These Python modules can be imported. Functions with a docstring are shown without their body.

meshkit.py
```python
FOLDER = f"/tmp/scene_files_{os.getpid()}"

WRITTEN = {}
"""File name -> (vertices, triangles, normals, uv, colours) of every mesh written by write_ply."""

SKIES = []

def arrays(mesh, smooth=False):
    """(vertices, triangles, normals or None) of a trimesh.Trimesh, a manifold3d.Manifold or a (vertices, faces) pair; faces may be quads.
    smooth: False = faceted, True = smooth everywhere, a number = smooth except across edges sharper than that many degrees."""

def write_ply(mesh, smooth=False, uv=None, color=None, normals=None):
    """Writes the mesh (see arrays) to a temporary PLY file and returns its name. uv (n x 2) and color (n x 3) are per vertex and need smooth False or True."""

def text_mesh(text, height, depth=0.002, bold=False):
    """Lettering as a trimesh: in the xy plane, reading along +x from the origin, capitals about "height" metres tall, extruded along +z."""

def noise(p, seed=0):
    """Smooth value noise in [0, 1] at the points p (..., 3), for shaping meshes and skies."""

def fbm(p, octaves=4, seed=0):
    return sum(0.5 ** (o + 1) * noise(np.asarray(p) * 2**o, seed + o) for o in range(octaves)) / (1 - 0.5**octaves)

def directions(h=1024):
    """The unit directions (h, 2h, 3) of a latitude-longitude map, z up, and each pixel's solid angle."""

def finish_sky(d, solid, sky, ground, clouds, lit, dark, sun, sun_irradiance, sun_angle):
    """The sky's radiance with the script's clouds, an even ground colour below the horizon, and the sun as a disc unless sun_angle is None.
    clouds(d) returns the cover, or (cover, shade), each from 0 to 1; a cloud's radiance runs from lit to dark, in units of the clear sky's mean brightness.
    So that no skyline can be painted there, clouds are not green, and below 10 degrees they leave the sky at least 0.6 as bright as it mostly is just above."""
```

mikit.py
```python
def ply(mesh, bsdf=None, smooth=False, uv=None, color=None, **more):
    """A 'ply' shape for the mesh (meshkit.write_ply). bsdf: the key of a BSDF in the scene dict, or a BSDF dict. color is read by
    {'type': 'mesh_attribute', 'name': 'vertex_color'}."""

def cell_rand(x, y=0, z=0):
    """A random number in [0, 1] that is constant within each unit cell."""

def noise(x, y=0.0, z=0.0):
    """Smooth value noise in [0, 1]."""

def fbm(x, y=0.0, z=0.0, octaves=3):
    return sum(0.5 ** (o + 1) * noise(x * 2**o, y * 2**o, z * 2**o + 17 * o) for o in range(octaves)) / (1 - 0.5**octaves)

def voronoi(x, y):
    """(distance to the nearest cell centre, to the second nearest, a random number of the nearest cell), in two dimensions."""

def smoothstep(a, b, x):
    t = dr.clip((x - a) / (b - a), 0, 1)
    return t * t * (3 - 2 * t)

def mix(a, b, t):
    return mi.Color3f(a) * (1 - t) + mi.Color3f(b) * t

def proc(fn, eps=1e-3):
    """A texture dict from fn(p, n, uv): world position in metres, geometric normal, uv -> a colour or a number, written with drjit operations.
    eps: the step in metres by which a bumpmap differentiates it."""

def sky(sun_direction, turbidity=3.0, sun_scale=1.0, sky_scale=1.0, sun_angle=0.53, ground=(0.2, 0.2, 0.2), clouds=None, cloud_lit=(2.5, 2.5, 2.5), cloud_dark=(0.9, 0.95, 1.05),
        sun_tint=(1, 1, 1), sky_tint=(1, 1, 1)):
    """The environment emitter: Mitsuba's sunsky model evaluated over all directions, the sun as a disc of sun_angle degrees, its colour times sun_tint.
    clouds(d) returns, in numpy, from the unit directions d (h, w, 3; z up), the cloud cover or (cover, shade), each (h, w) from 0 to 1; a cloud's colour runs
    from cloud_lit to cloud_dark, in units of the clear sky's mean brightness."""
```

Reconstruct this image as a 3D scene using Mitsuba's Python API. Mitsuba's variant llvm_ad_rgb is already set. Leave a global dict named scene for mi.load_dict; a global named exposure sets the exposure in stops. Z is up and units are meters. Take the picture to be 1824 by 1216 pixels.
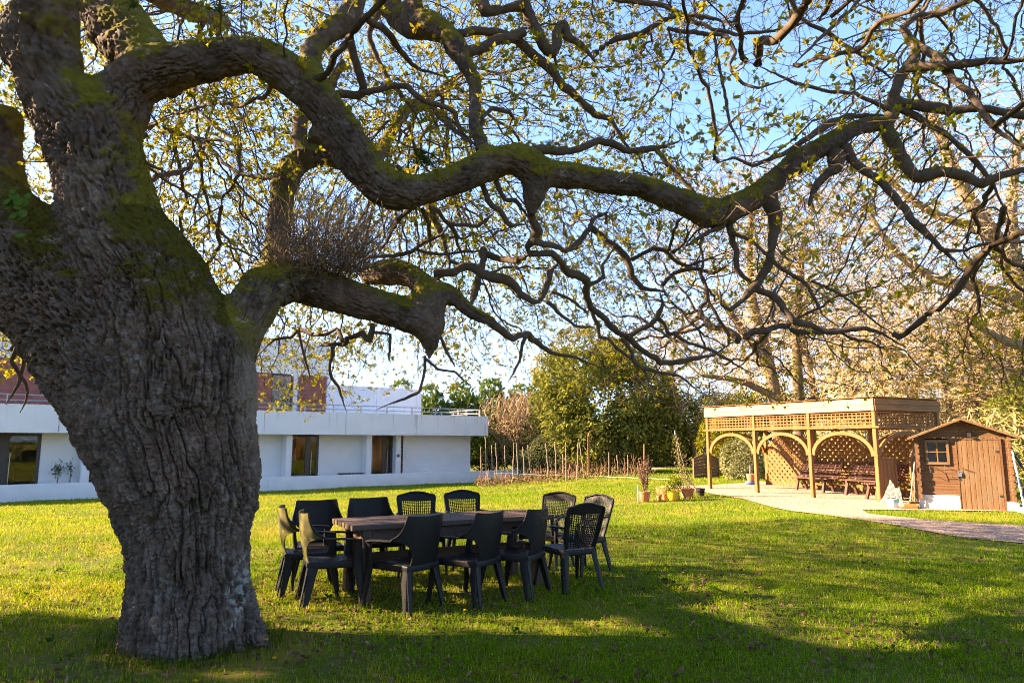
import math
import numpy as np
import trimesh
import mitsuba as mi
import mikit
import meshkit
from scipy.spatial import cKDTree, ConvexHull
from meshkit import noise as vnoise, fbm as vfbm

T = mi.ScalarTransform4f
RNG = np.random.default_rng(7)
scene, labels = {}, {}

# ---------------------------------------------------------------- camera, sky, exposure
EYE = 1.5
PITCH = math.atan(179 / 1250)
scene['camera'] = {
    'type': 'perspective', 'fov': 2 * math.degrees(math.atan(912 / 1250)), 'fov_axis': 'x',
    'near_clip': 0.05, 'far_clip': 2000.0,
    'to_world': T().look_at(origin=[0, 0, EYE], target=[0, math.cos(PITCH), EYE + math.sin(PITCH)], up=[0, 0, 1]),
}
SUN_EL, SUN_AZ = math.radians(27), math.radians(-6)
SUN = (-math.cos(SUN_EL) * math.cos(SUN_AZ), -math.cos(SUN_EL) * math.sin(SUN_AZ), math.sin(SUN_EL))
scene['sky'] = mikit.sky(SUN, turbidity=3.2, sun_scale=2.05, sky_scale=1.16, sky_tint=(0.98, 0.98, 1.20), sun_tint=(1.0, 0.905, 0.84), ground=(0.10, 0.12, 0.04))
exposure = 3.68

# ---------------------------------------------------------------- helpers
used = {}


def numbered(name):
    n = used.get(name, 0)
    used[name] = n + 1
    return name if n == 0 else '%s_%03d' % (name, n)


def thing(name, label=None, cat=None, group=None, kind=None):
    k = numbered(name)
    d = {}
    if label: d['label'] = label
    if cat: d['category'] = cat
    if group: d['group'] = group
    if kind: d['kind'] = kind
    labels[k] = d
    return k


def put(key, mesh, bsdf, smooth=False, uv=None, color=None, **more):
    scene[key] = mikit.ply(mesh, bsdf, smooth, uv, color, **more)
    return key


def part(holder, name, mesh, bsdf, smooth=False, uv=None, color=None, label=None, kind=None, **more):
    k = numbered(holder + '__' + name)
    put(k, mesh, bsdf, smooth, uv, color, **more)
    d = {}
    if label: d['label'] = label
    if kind: d['kind'] = kind
    if d: labels[k] = d
    return k


def unit(v):
    v = np.asarray(v, float)
    return v / np.maximum(np.linalg.norm(v, axis=-1, keepdims=True), 1e-12)


def join(pieces):
    """Pieces are (v, f) or (v, f, extra...) with per-vertex extras; returns them joined."""
    n, vs, fs, ex = 0, [], [], []
    for p in pieces:
        vs.append(p[0]); fs.append(np.asarray(p[1]) + n); n += len(p[0]); ex.append(p[2:])
    out = [np.vstack(vs), np.vstack(fs)]
    for k in range(len(ex[0])):
        out.append(np.vstack([e[k] for e in ex]))
    return out


def tubes(paths, sides=5, cap=True):
    """Many tubes at once: paths is a list of (points (n,3), radii (n,)). Returns v, f and the path number of every vertex."""
    P = np.vstack([p for p, r in paths]); R = np.concatenate([np.broadcast_to(r, len(p)) for p, r in paths])
    L = np.array([len(p) for p, r in paths]); pid = np.repeat(np.arange(len(paths)), L)
    first = np.r_[0, np.cumsum(L)[:-1]]; last = np.cumsum(L) - 1
    i = np.arange(len(P)); nx = i + 1; nx[last] = last; pv = i - 1; pv[first] = first
    t = unit(P[nx] - P[pv])
    refs = unit(np.random.default_rng(3).normal(size=(len(paths), 3)))[pid]
    bad = np.abs((refs * t).sum(1)) > 0.9
    refs[bad] = unit(np.cross(t[bad], refs[bad] + [0.3, 0.7, 0.1]))
    a = unit(np.cross(t, refs)); b = np.cross(t, a)
    ang = np.arange(sides) * 2 * np.pi / sides
    V = P[:, None] + R[:, None, None] * (np.cos(ang)[None, :, None] * a[:, None] + np.sin(ang)[None, :, None] * b[:, None])
    seg = i[i != last[pid]]
    k = np.arange(sides); k2 = (k + 1) % sides
    A = seg[:, None] * sides
    q = np.stack([A + k, A + k2, A + sides + k2, A + sides + k], -1).reshape(-1, 4)
    f = np.vstack([q[:, [0, 1, 2]], q[:, [0, 2, 3]]])
    V = V.reshape(-1, 3); vid = np.repeat(pid, sides)
    if cap and sides > 3:
        e = np.concatenate([first, last])
        caps = []
        for j in range(1, sides - 1):
            caps.append(np.stack([first * sides, first * sides + j + 1, first * sides + j], -1))
            caps.append(np.stack([last * sides, last * sides + j, last * sides + j + 1], -1))
        f = np.vstack([f] + caps)
    return V, f, vid


def catmull(pts, step, ease=1.0):
    """Smooth curve through the rows of pts (any number of columns), sampled about every step metres."""
    p = np.asarray(pts, float)
    if len(p) < 3:
        n = max(2, int(np.linalg.norm(p[-1, :3] - p[0, :3]) / step) + 1)
        return p[0] + (p[-1] - p[0]) * np.linspace(0, 1, n)[:, None]
    e = np.vstack([2 * p[0] - p[1], p, 2 * p[-1] - p[-2]])
    out = []
    for k in range(1, len(e) - 2):
        a, b, c, d = e[k - 1:k + 3]
        n = max(1, int(round(np.linalg.norm(c[:3] - b[:3]) / step)))
        t = (np.arange(n) / n)[:, None]
        m0, m1 = (c - a) * 0.5 * ease, (d - b) * 0.5 * ease
        out.append((2 * t ** 3 - 3 * t ** 2 + 1) * b + (t ** 3 - 2 * t ** 2 + t) * m0 + (-2 * t ** 3 + 3 * t ** 2) * c + (t ** 3 - t ** 2) * m1)
    out.append(p[-1:])
    out = np.vstack(out)
    if p.shape[1] > 3:
        out[:, 3] = np.clip(out[:, 3], p[:, 3].min() * 0.8, None)
    return out


BOXF = np.array([[0, 1, 2], [0, 2, 3]])


def box(c, s, X=(1, 0, 0), Y=(0, 1, 0), Z=(0, 0, 1), rough=0.0):
    """A box with its own corners on each face: centre c, full sizes s along the unit axes X, Y, Z; uv in metres, u along the longest side."""
    X, Y, Z = (np.asarray(q, float) for q in (X, Y, Z)); c = np.asarray(c, float); h = np.asarray(s, float) / 2
    ax = [X, Y, Z]; V, F, U = [], [], []
    off = RNG.random(2) * 37
    long = int(np.argmax(s))
    for k in range(3):
        i, j = (k + 1) % 3, (k + 2) % 3
        for sg in (1, -1):
            o = c + sg * h[k] * ax[k]
            di, dj = ax[i] * h[i], ax[j] * h[j] * sg
            V += [o - di - dj, o + di - dj, o + di + dj, o - di + dj]
            uu = np.array([[-h[i], -h[j]], [h[i], -h[j]], [h[i], h[j]], [-h[i], h[j]]])
            if j == long: uu = uu[:, ::-1]
            U.append(uu + off)
            F.append(BOXF + len(V) - 4)
    return np.array(V), np.vstack(F), np.vstack(U)


def beam(p0, p1, w, h, up=(0, 0, 1), ch=0.006):
    """A straight piece from p0 to p1 with a chamfered w x h section (h along up)."""
    p0, p1 = np.asarray(p0, float), np.asarray(p1, float)
    t = unit(p1 - p0); L = np.linalg.norm(p1 - p0)
    s = unit(np.cross(t, up)); u = np.cross(s, t)
    a, b = w / 2, h / 2
    ch = min(ch, 0.3 * w, 0.3 * h)
    o = np.array([[a - ch, -b], [a, -b + ch], [a, b - ch], [a - ch, b], [-a + ch, b], [-a, b - ch], [-a, -b + ch], [-a + ch, -b]])
    ring = o[:, :1] * s + o[:, 1:] * u
    off = RNG.random(2) * 37
    V, F, U = [], [], []
    acc = 0
    for k in range(8):
        k2 = (k + 1) % 8
        n = len(V)
        V += [p0 + ring[k], p0 + ring[k2], p1 + ring[k2], p1 + ring[k]]
        d = np.linalg.norm(o[k2] - o[k])
        U += [[0, acc], [0, acc + d], [L, acc + d], [L, acc]]
        acc += d
        F += [[n, n + 2, n + 1], [n, n + 3, n + 2]]
    for end, sg in ((p0, -1), (p1, 1)):
        n = len(V)
        V += [end + r for r in ring]
        U += [[x * 0.3, y] for x, y in o]
        for j in range(1, 7):
            F.append([n, n + j + 1, n + j] if sg > 0 else [n, n + j, n + j + 1])
    F = np.array(F)
    V = np.array(V)
    # make the faces look outwards whatever the handedness of the frame
    cen = V.mean(0)
    tri = V[F]
    nrm = np.cross(tri[:, 1] - tri[:, 0], tri[:, 2] - tri[:, 0])
    flip = (nrm * (tri.mean(1) - cen)).sum(1) < 0
    F[flip] = F[flip][:, ::-1]
    return V, F, np.array(U) + off


def lathe(profile, n=20, c=(0, 0, 0), axis_tilt=None):
    """Surface of revolution of (radius, height) rows about z, as (v, f)."""
    pr = np.asarray(profile, float)
    a = np.arange(n) * 2 * np.pi / n
    V = np.stack([pr[:, None, 0] * np.cos(a), pr[:, None, 0] * np.sin(a), np.repeat(pr[:, 1:2], n, 1)], -1)
    m = len(pr)
    i, j = np.meshgrid(np.arange(m - 1), np.arange(n), indexing='ij')
    j2 = (j + 1) % n
    q = np.stack([i * n + j, i * n + j2, (i + 1) * n + j2, (i + 1) * n + j], -1).reshape(-1, 4)
    f = np.vstack([q[:, [0, 1, 2]], q[:, [0, 2, 3]]])
    return V.reshape(-1, 3) + np.asarray(c, float), f


def prism(poly, z0, z1, frame=None):
    """Extrude a shapely polygon; frame (o, X, Y, Z) maps local to world."""
    m = trimesh.creation.extrude_polygon(poly, z1 - z0, engine='earcut')
    v = np.array(m.vertices); v[:, 2] += z0
    f = np.array(m.faces)
    if frame is not None:
        o, X, Y, Z = (np.asarray(q, float) for q in frame)
        v = o + v[:, :1] * X + v[:, 1:2] * Y + v[:, 2:] * Z
        if np.dot(np.cross(X, Y), Z) < 0: f = f[:, ::-1]
    return v, f


def flat(v, f):
    """Unshare the corners (for faceted meshes that carry uv or colours)."""
    return v[f].reshape(-1, 3), np.arange(len(f) * 3).reshape(-1, 3)


def col(n, c, var=0.0, seed=0):
    """n vertex colours round c with an even random brightness change var."""
    c = np.asarray(c, float)
    r = np.random.default_rng(seed).random((n, 1))
    return np.clip(c * (1 + var * (2 * r - 1)), 0.002, 0.95)


def ground_z(x, y):
    """Height of the lawn: level by the oak and the pergola, falling gently to the building at the left."""
    x, y = np.asarray(x, float), np.asarray(y, float)
    d = 0.6 * (x + 20.7) - 0.8 * (y - 28.4)
    t = np.clip((28 - d) / 28, 0, 1.3)
    s = np.clip((8 - x) / 10, 0, 1); s = s * s * (3 - 2 * s)
    z = -0.86 * t ** 1.15 * s
    return z + 0.03 * (np.sin(x * 0.9 + 0.4 * y) * np.sin(y * 0.7 + 1) + np.sin(0.31 * x - 0.53 * y)) * np.clip((y - 2) / 6, 0.3, 1)


# ---------------------------------------------------------------- materials
def vc(rough=0.8, spec=0.3, **k):
    return {'type': 'principled', 'base_color': {'type': 'mesh_attribute', 'name': 'vertex_color'}, 'roughness': rough, 'specular': spec, **k}


def leafy(trans=0.9, rough=0.6):
    return {'type': 'principledthin', 'base_color': {'type': 'mesh_attribute', 'name': 'vertex_color'}, 'roughness': rough, 'diff_trans': trans, 'eta': 1.3, 'spec_trans': 0.0}


scene['m_bark'] = {'type': 'twosided', 'bsdf': vc(0.9, 0.2)}
scene['m_matte'] = vc(0.7, 0.3)
scene['m_leaf'] = leafy(1.1)
scene['m_bush'] = leafy(0.6, 0.5)
scene['m_grass'] = leafy(0.9, 0.55)

# ================================================================ the old oak
# Centre lines of its trunk, boughs and branches in metres: (x, y, z, radius).
BODY = [
 [(-2.40,5.58,-.29,.527),(-2.41,5.57,-.08,.491),(-2.43,5.56,.18,.466),(-2.47,5.55,.59,.455),(-2.49,5.54,.85,.483),(-2.53,5.54,1.14,.560),(-2.61,5.53,1.42,.605),(-2.70,5.52,1.70,.655),(-2.72,5.51,2.01,.663),(-2.78,5.50,2.32,.567),(-2.90,5.47,2.73,.480),(-3.12,5.43,3.08,.408),(-3.27,5.40,3.49,.360),(-3.39,5.35,3.90,.329),(-3.60,5.30,4.18,.275),(-3.71,5.25,4.37,.260),(-3.76,5.20,4.61,.282),(-3.71,5.15,4.84,.254),(-3.66,5.10,5.00,.240),(-3.62,5.05,5.30,.222),(-3.51,5.00,5.65,.188)],
 [(-2.67,5.50,1.62,.524),(-3.06,5.47,2.03,.516),(-3.40,5.43,2.45,.481),(-3.75,5.40,2.80,.465),(-4.12,5.35,3.13,.442),(-4.56,5.30,3.46,.398),(-5.13,5.30,3.78,.334)],
 [(-4.09,5.50,3.10,.204),(-4.19,5.55,3.60,.171),(-4.28,5.60,4.01,.151),(-4.27,5.60,4.18,.133)],
 [(-2.24,5.40,2.31,.131),(-2.12,5.41,2.05,.139),(-2.10,5.43,1.70,.121),(-2.10,5.44,1.36,.129),(-2.07,5.45,1.11,.128)],
 [(-2.55,5.40,.28,.186),(-2.68,5.40,-.02,.172),(-2.80,5.40,-.19,.123)],
 [(-2.16,5.50,.30,.190),(-2.00,5.50,.08,.159),(-1.88,5.50,-.06,.109)],
 [(-2.30,5.35,.27,.225),(-2.25,5.20,-.05,.181),(-2.22,5.05,-.15,.114)],
 [(-3.36,5.40,3.68,.249),(-3.27,5.40,4.09,.265),(-3.13,5.40,4.36,.253),(-2.90,5.40,4.51,.236),(-2.65,5.40,4.57,.208),(-2.43,5.42,4.64,.177),(-2.23,5.44,4.67,.168),(-2.02,5.46,4.63,.168),(-1.86,5.48,4.53,.173),(-1.65,5.50,4.32,.178),(-1.46,5.55,4.10,.188),(-1.29,5.60,3.83,.197),(-1.17,5.65,3.69,.184),(-1.00,5.70,3.60,.166),(-.77,5.77,3.63,.139),(-.51,5.83,3.74,.132),(-.23,5.90,3.90,.148),(-.02,5.92,3.97,.149),(.13,5.94,3.92,.159),(.21,5.96,3.79,.154),(.19,5.98,3.65,.115),(.18,6.00,3.54,.065)],
 [(.09,6.00,3.98,.101),(.34,6.07,3.90,.122),(.53,6.13,3.90,.128),(.93,6.20,3.86,.119),(1.24,6.28,3.84,.120),(1.55,6.35,3.75,.127),(1.75,6.42,3.69,.139),(1.98,6.50,3.67,.146),(2.26,6.53,3.79,.141),(2.46,6.55,3.92,.126),(2.66,6.57,4.10,.116),(2.87,6.60,4.27,.119),(3.10,6.62,4.40,.112),(3.33,6.65,4.54,.095),(3.56,6.67,4.64,.087),(3.77,6.70,4.67,.082)],
 [(-2.40,5.50,2.10,.265),(-2.20,5.60,2.39,.209),(-2.12,5.70,2.64,.214),(-2.05,5.80,2.80,.228),(-1.91,5.95,2.87,.209),(-1.65,6.10,2.83,.187),(-1.37,6.20,2.75,.169),(-1.14,6.30,2.69,.167),(-.91,6.33,2.62,.169),(-.78,6.35,2.55,.144),(-.75,6.38,2.39,.093),(-.76,6.40,2.26,.034)],
 [(-.74,6.35,2.60,.129),(-.81,6.41,2.84,.126),(-.88,6.47,2.99,.122),(-1.06,6.54,3.09,.139),(-1.24,6.60,3.10,.135),(-1.43,6.80,3.13,.106)],
 [(-.78,6.35,2.76,.129),(-.64,6.40,2.87,.104),(-.53,6.45,2.82,.084),(-.38,6.50,2.70,.071),(-.20,6.50,2.62,.053)],
 [(-2.24,6.20,2.84,.152),(-2.41,6.90,3.28,.147),(-2.46,7.10,3.54,.135),(-2.45,7.17,3.96,.131),(-2.46,7.24,4.20,.145),(-2.39,7.31,4.45,.153),(-2.25,7.39,4.62,.149),(-2.08,7.46,4.68,.144),(-1.89,7.53,4.63,.133),(-1.73,7.60,4.57,.121)],
 [(-3.12,5.60,4.71,.250),(-3.51,5.90,5.15,.275),(-3.88,6.20,5.61,.280),(-4.24,6.50,6.21,.270),(-4.69,6.80,6.95,.240)],
 [(-1.65,5.60,4.44,.114),(-1.75,5.68,4.74,.100),(-1.75,5.76,4.94,.101),(-1.67,5.84,5.11,.106),(-1.55,5.92,5.26,.113),(-1.48,6.00,5.45,.112),(-1.47,6.15,5.75,.107),(-1.46,6.30,6.24,.094)],
 [(-.22,6.00,3.94,.085),(-.28,6.07,4.19,.072),(-.36,6.13,4.41,.067),(-.34,6.20,4.64,.068),(-.37,6.27,4.90,.072),(-.47,6.33,5.13,.090),(-.55,6.40,5.32,.116),(-.65,6.48,5.51,.112),(-.82,6.56,5.68,.108),(-.96,6.64,5.82,.101),(-1.02,6.72,6.08,.102),(-1.07,6.80,6.49,.098)],
 [(-.82,6.50,5.58,.112),(-1.02,6.67,5.68,.115),(-1.19,6.85,5.92,.136),(-1.37,7.03,6.25,.146),(-1.62,7.20,6.78,.139)],
]
BRANCHES = [
 [(3.77,6.70,4.67,.079),(3.87,6.71,4.81,.068),(3.91,6.72,5.03,.063),(4.02,6.73,5.27,.060),(4.17,6.74,5.45,.055),(4.20,6.75,5.58,.046),(4.11,6.76,5.68,.041),(4.07,6.77,5.76,.038),(4.19,6.78,5.87,.035),(4.31,6.79,5.98,.032),(4.44,6.80,6.17,.030)],
 [(3.77,6.70,4.65,.076),(3.80,6.66,4.47,.070),(3.88,6.61,4.23,.069),(3.97,6.57,4.07,.063),(4.17,6.52,4.10,.060),(4.35,6.48,4.05,.051),(4.47,6.43,3.94,.048),(4.60,6.39,3.99,.040),(4.85,6.34,4.05,.032),(5.22,6.30,4.13,.021)],
 [(3.88,6.70,4.92,.057),(4.08,6.60,4.81,.053),(4.34,6.50,4.72,.047),(4.60,6.40,4.68,.041),(4.87,6.30,4.56,.035),(5.18,6.20,4.44,.021)],
 [(4.02,6.70,5.27,.046),(4.18,6.53,5.21,.047),(4.40,6.35,5.13,.044),(4.65,6.17,5.05,.034),(4.93,6.00,5.00,.023)],
 [(4.19,6.75,5.55,.046),(4.30,6.62,5.37,.045),(4.34,6.50,5.08,.042),(4.40,6.38,4.87,.035),(4.45,6.25,4.52,.029),(4.58,6.12,4.24,.023),(4.73,6.00,4.08,.015)],
 [(4.28,6.80,5.91,.035),(4.49,6.67,5.89,.035),(4.70,6.53,5.95,.031),(4.96,6.40,6.07,.025)],
 [(3.91,6.70,4.86,.040),(4.16,6.66,4.69,.034),(4.40,6.62,4.47,.028),(4.54,6.58,4.24,.028),(4.68,6.54,3.97,.019),(4.78,6.50,3.56,.013)],
 [(3.21,6.60,4.31,.100),(3.18,6.58,4.16,.072),(3.11,6.56,4.11,.049),(2.97,6.54,3.99,.036),(2.90,6.52,3.88,.035),(2.86,6.50,3.75,.041)],
 [(3.31,6.65,4.41,.084),(3.37,6.58,4.21,.047),(3.53,6.50,4.02,.043),(3.68,6.43,3.78,.043),(3.81,6.35,3.49,.039),(3.98,6.28,3.24,.034),(4.15,6.20,3.22,.028)],
 [(4.00,6.30,3.25,.023),(4.10,6.30,3.14,.013)],
 [(2.40,6.30,4.12,.021),(2.63,6.38,4.23,.027),(2.88,6.46,4.44,.030),(3.18,6.54,4.63,.039),(3.43,6.62,4.74,.036),(3.74,6.70,4.77,.040)],
 [(2.40,6.30,4.12,.021),(2.24,6.23,4.04,.016),(2.06,6.17,4.10,.013),(1.88,6.10,4.02,.010)],
 [(2.49,6.55,3.89,.093),(2.54,6.55,3.70,.068),(2.53,6.56,3.51,.049),(2.49,6.56,3.30,.043),(2.46,6.57,3.15,.043),(2.37,6.57,3.02,.046),(2.30,6.58,2.96,.043),(2.22,6.58,2.86,.032),(2.10,6.59,2.76,.029),(2.02,6.59,2.82,.021),(1.99,6.60,2.95,.019)],
 [(2.31,6.60,2.97,.038),(2.48,6.58,2.90,.035),(2.57,6.56,2.78,.035),(2.66,6.53,2.63,.034),(2.81,6.51,2.59,.032),(2.97,6.49,2.52,.029),(3.11,6.47,2.54,.026),(3.30,6.44,2.55,.024),(3.45,6.42,2.49,.018),(3.63,6.40,2.35,.013)],
 [(2.10,6.55,3.58,.038),(2.12,6.56,3.46,.033),(2.15,6.57,3.32,.030),(2.15,6.58,3.14,.030),(2.27,6.59,3.04,.030),(2.32,6.60,2.99,.030)],
 [(2.11,6.50,3.48,.021),(2.28,6.47,3.38,.021),(2.40,6.44,3.25,.019),(2.47,6.41,3.15,.018),(2.70,6.39,2.99,.018),(2.77,6.36,2.86,.016),(2.84,6.33,2.66,.015),(2.98,6.30,2.53,.010)],
 [(2.75,6.30,2.96,.013),(2.90,6.25,2.87,.013),(3.07,6.20,2.73,.013),(3.23,6.15,2.57,.010),(3.39,6.10,2.41,.007)],
 [(2.03,6.50,3.56,.032),(1.87,6.47,3.48,.021),(1.71,6.43,3.36,.019),(1.62,6.40,3.31,.013)],
 [(.18,6.05,3.59,.045),(.19,6.12,3.47,.041),(.25,6.19,3.40,.043),(.20,6.26,3.34,.044),(.15,6.33,3.29,.039),(.17,6.40,3.22,.037)],
 [(.19,6.20,3.31,.031),(.31,6.43,3.34,.032),(.41,6.67,3.40,.030),(.52,6.90,3.41,.028),(.66,7.13,3.53,.035),(.85,7.37,3.82,.034),(.98,7.60,4.04,.028)],
 [(.17,6.40,3.25,.037),(.39,6.51,3.28,.035),(.46,6.62,3.24,.038),(.52,6.73,3.21,.041),(.59,6.84,3.17,.042),(.74,6.95,3.14,.040),(.76,7.06,3.07,.043),(.77,7.17,2.99,.041),(.81,7.28,2.91,.041),(.91,7.39,2.88,.039),(1.03,7.50,2.79,.040),(1.13,7.61,2.71,.037),(1.26,7.72,2.66,.041),(1.45,7.83,2.54,.038),(1.61,7.94,2.46,.035),(1.72,8.05,2.40,.036),(1.94,8.16,2.42,.036),(2.20,8.27,2.49,.033),(2.43,8.38,2.55,.030),(2.66,8.49,2.68,.024),(2.91,8.60,2.79,.017)],
 [(1.20,7.60,2.63,.028),(1.32,7.64,2.47,.025),(1.36,7.68,2.38,.022),(1.46,7.72,2.29,.019),(1.52,7.76,2.18,.016),(1.58,7.80,2.04,.009)],
 [(1.46,7.70,2.30,.019),(1.69,7.72,2.25,.019),(1.85,7.75,2.23,.016),(2.01,7.78,2.10,.012),(2.18,7.80,2.01,.009)],
 [(1.27,7.60,2.64,.028),(1.47,7.56,2.74,.028),(1.59,7.52,2.82,.027),(1.61,7.48,2.91,.027),(1.62,7.44,3.00,.027),(1.59,7.40,3.09,.027)],
 [(1.60,7.50,2.83,.021),(1.74,7.63,2.69,.022),(1.99,7.77,2.60,.019),(2.29,7.90,2.52,.019),(2.54,7.95,2.37,.016),(2.81,8.00,2.24,.010)],
 [(.85,7.40,2.88,.024),(.91,7.45,2.76,.024),(.94,7.50,2.62,.021),(1.04,7.55,2.61,.018),(1.13,7.60,2.52,.018),(1.28,7.65,2.43,.015),(1.41,7.70,2.28,.009)],
 [(.85,7.40,3.83,.034),(.95,7.40,3.73,.034),(1.04,7.40,3.67,.034),(1.15,7.40,3.59,.040),(1.25,7.40,3.45,.040),(1.29,7.40,3.28,.039),(1.42,7.40,3.15,.036),(1.63,7.40,3.10,.030),(1.67,7.40,3.04,.024)],
 [(1.29,7.40,3.45,.024),(1.41,7.37,3.51,.024),(1.51,7.34,3.56,.024),(1.64,7.31,3.52,.024),(1.74,7.29,3.43,.021),(1.89,7.26,3.36,.021),(2.08,7.23,3.42,.018),(2.24,7.20,3.48,.012)],
 [(1.62,7.40,3.17,.021),(1.73,7.30,3.27,.024),(1.88,7.20,3.29,.024),(1.97,7.10,3.27,.020),(2.07,7.00,3.20,.020),(2.18,6.90,3.27,.017),(2.20,6.80,3.29,.014)],
 [(1.72,7.30,3.50,.018),(1.83,7.27,3.58,.018),(1.88,7.23,3.69,.018),(1.85,7.20,3.76,.015)],
 [(1.68,7.30,3.53,.018),(1.68,7.07,3.64,.018),(1.69,6.83,3.70,.017),(1.68,6.60,3.67,.016)],
 [(.27,6.70,2.86,.030),(.35,6.67,3.01,.033),(.38,6.63,3.15,.033),(.44,6.60,3.20,.035)],
 [(.34,6.80,2.87,.022),(.47,6.93,2.77,.020),(.66,7.07,2.66,.017),(.86,7.20,2.68,.015)],
 [(.39,6.80,2.97,.017),(.52,6.93,2.96,.017),(.67,7.07,2.89,.017),(.80,7.20,2.81,.015)],
 [(.81,7.20,3.13,.021),(.96,7.25,3.22,.021),(.96,7.30,3.36,.018),(1.06,7.35,3.52,.015),(1.12,7.40,3.66,.012)],
 [(-.84,5.90,3.53,.022),(-1.01,6.15,3.52,.023),(-1.12,6.40,3.51,.021),(-1.22,6.65,3.44,.016),(-1.37,6.90,3.34,.011)],
 [(-.78,5.90,3.51,.022),(-.78,6.23,3.49,.021),(-.80,6.57,3.48,.019),(-.83,6.90,3.42,.014)],
 [(-.73,5.90,3.53,.022),(-.66,6.12,3.56,.023),(-.61,6.34,3.54,.021),(-.54,6.56,3.51,.022),(-.53,6.78,3.44,.020),(-.50,7.00,3.33,.014)],
 [(-.58,6.20,3.48,.021),(-.44,6.35,3.51,.021),(-.34,6.50,3.54,.019),(-.25,6.65,3.67,.019),(-.18,6.80,3.78,.017)],
 [(-.27,6.00,3.79,.025),(-.24,6.02,3.66,.025),(-.18,6.03,3.58,.025),(-.10,6.05,3.54,.025),(-.06,6.07,3.46,.025),(-.01,6.08,3.42,.023),(.13,6.10,3.44,.020)],
 [(-.15,6.00,3.82,.023),(-.07,6.03,3.65,.020),(.03,6.05,3.66,.020),(.10,6.07,3.57,.020),(.15,6.10,3.49,.020)],
 [(-.74,6.50,3.09,.048),(-.58,6.52,3.10,.043),(-.48,6.54,3.16,.046),(-.38,6.57,3.17,.051),(-.32,6.59,3.13,.054),(-.19,6.61,3.07,.054),(-.05,6.63,3.05,.052),(.07,6.66,2.93,.049),(.19,6.68,2.85,.046),(.27,6.70,2.85,.044)],
 [(-.30,7.20,3.51,.042),(-.31,7.05,3.33,.041),(-.33,6.90,3.11,.040),(-.37,6.75,2.92,.039),(-.39,6.60,2.79,.032)],
 [(-.32,7.20,3.48,.039),(-.12,7.00,3.36,.035),(.02,6.80,3.28,.034),(.10,6.60,3.26,.030),(.17,6.40,3.26,.024)],
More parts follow.
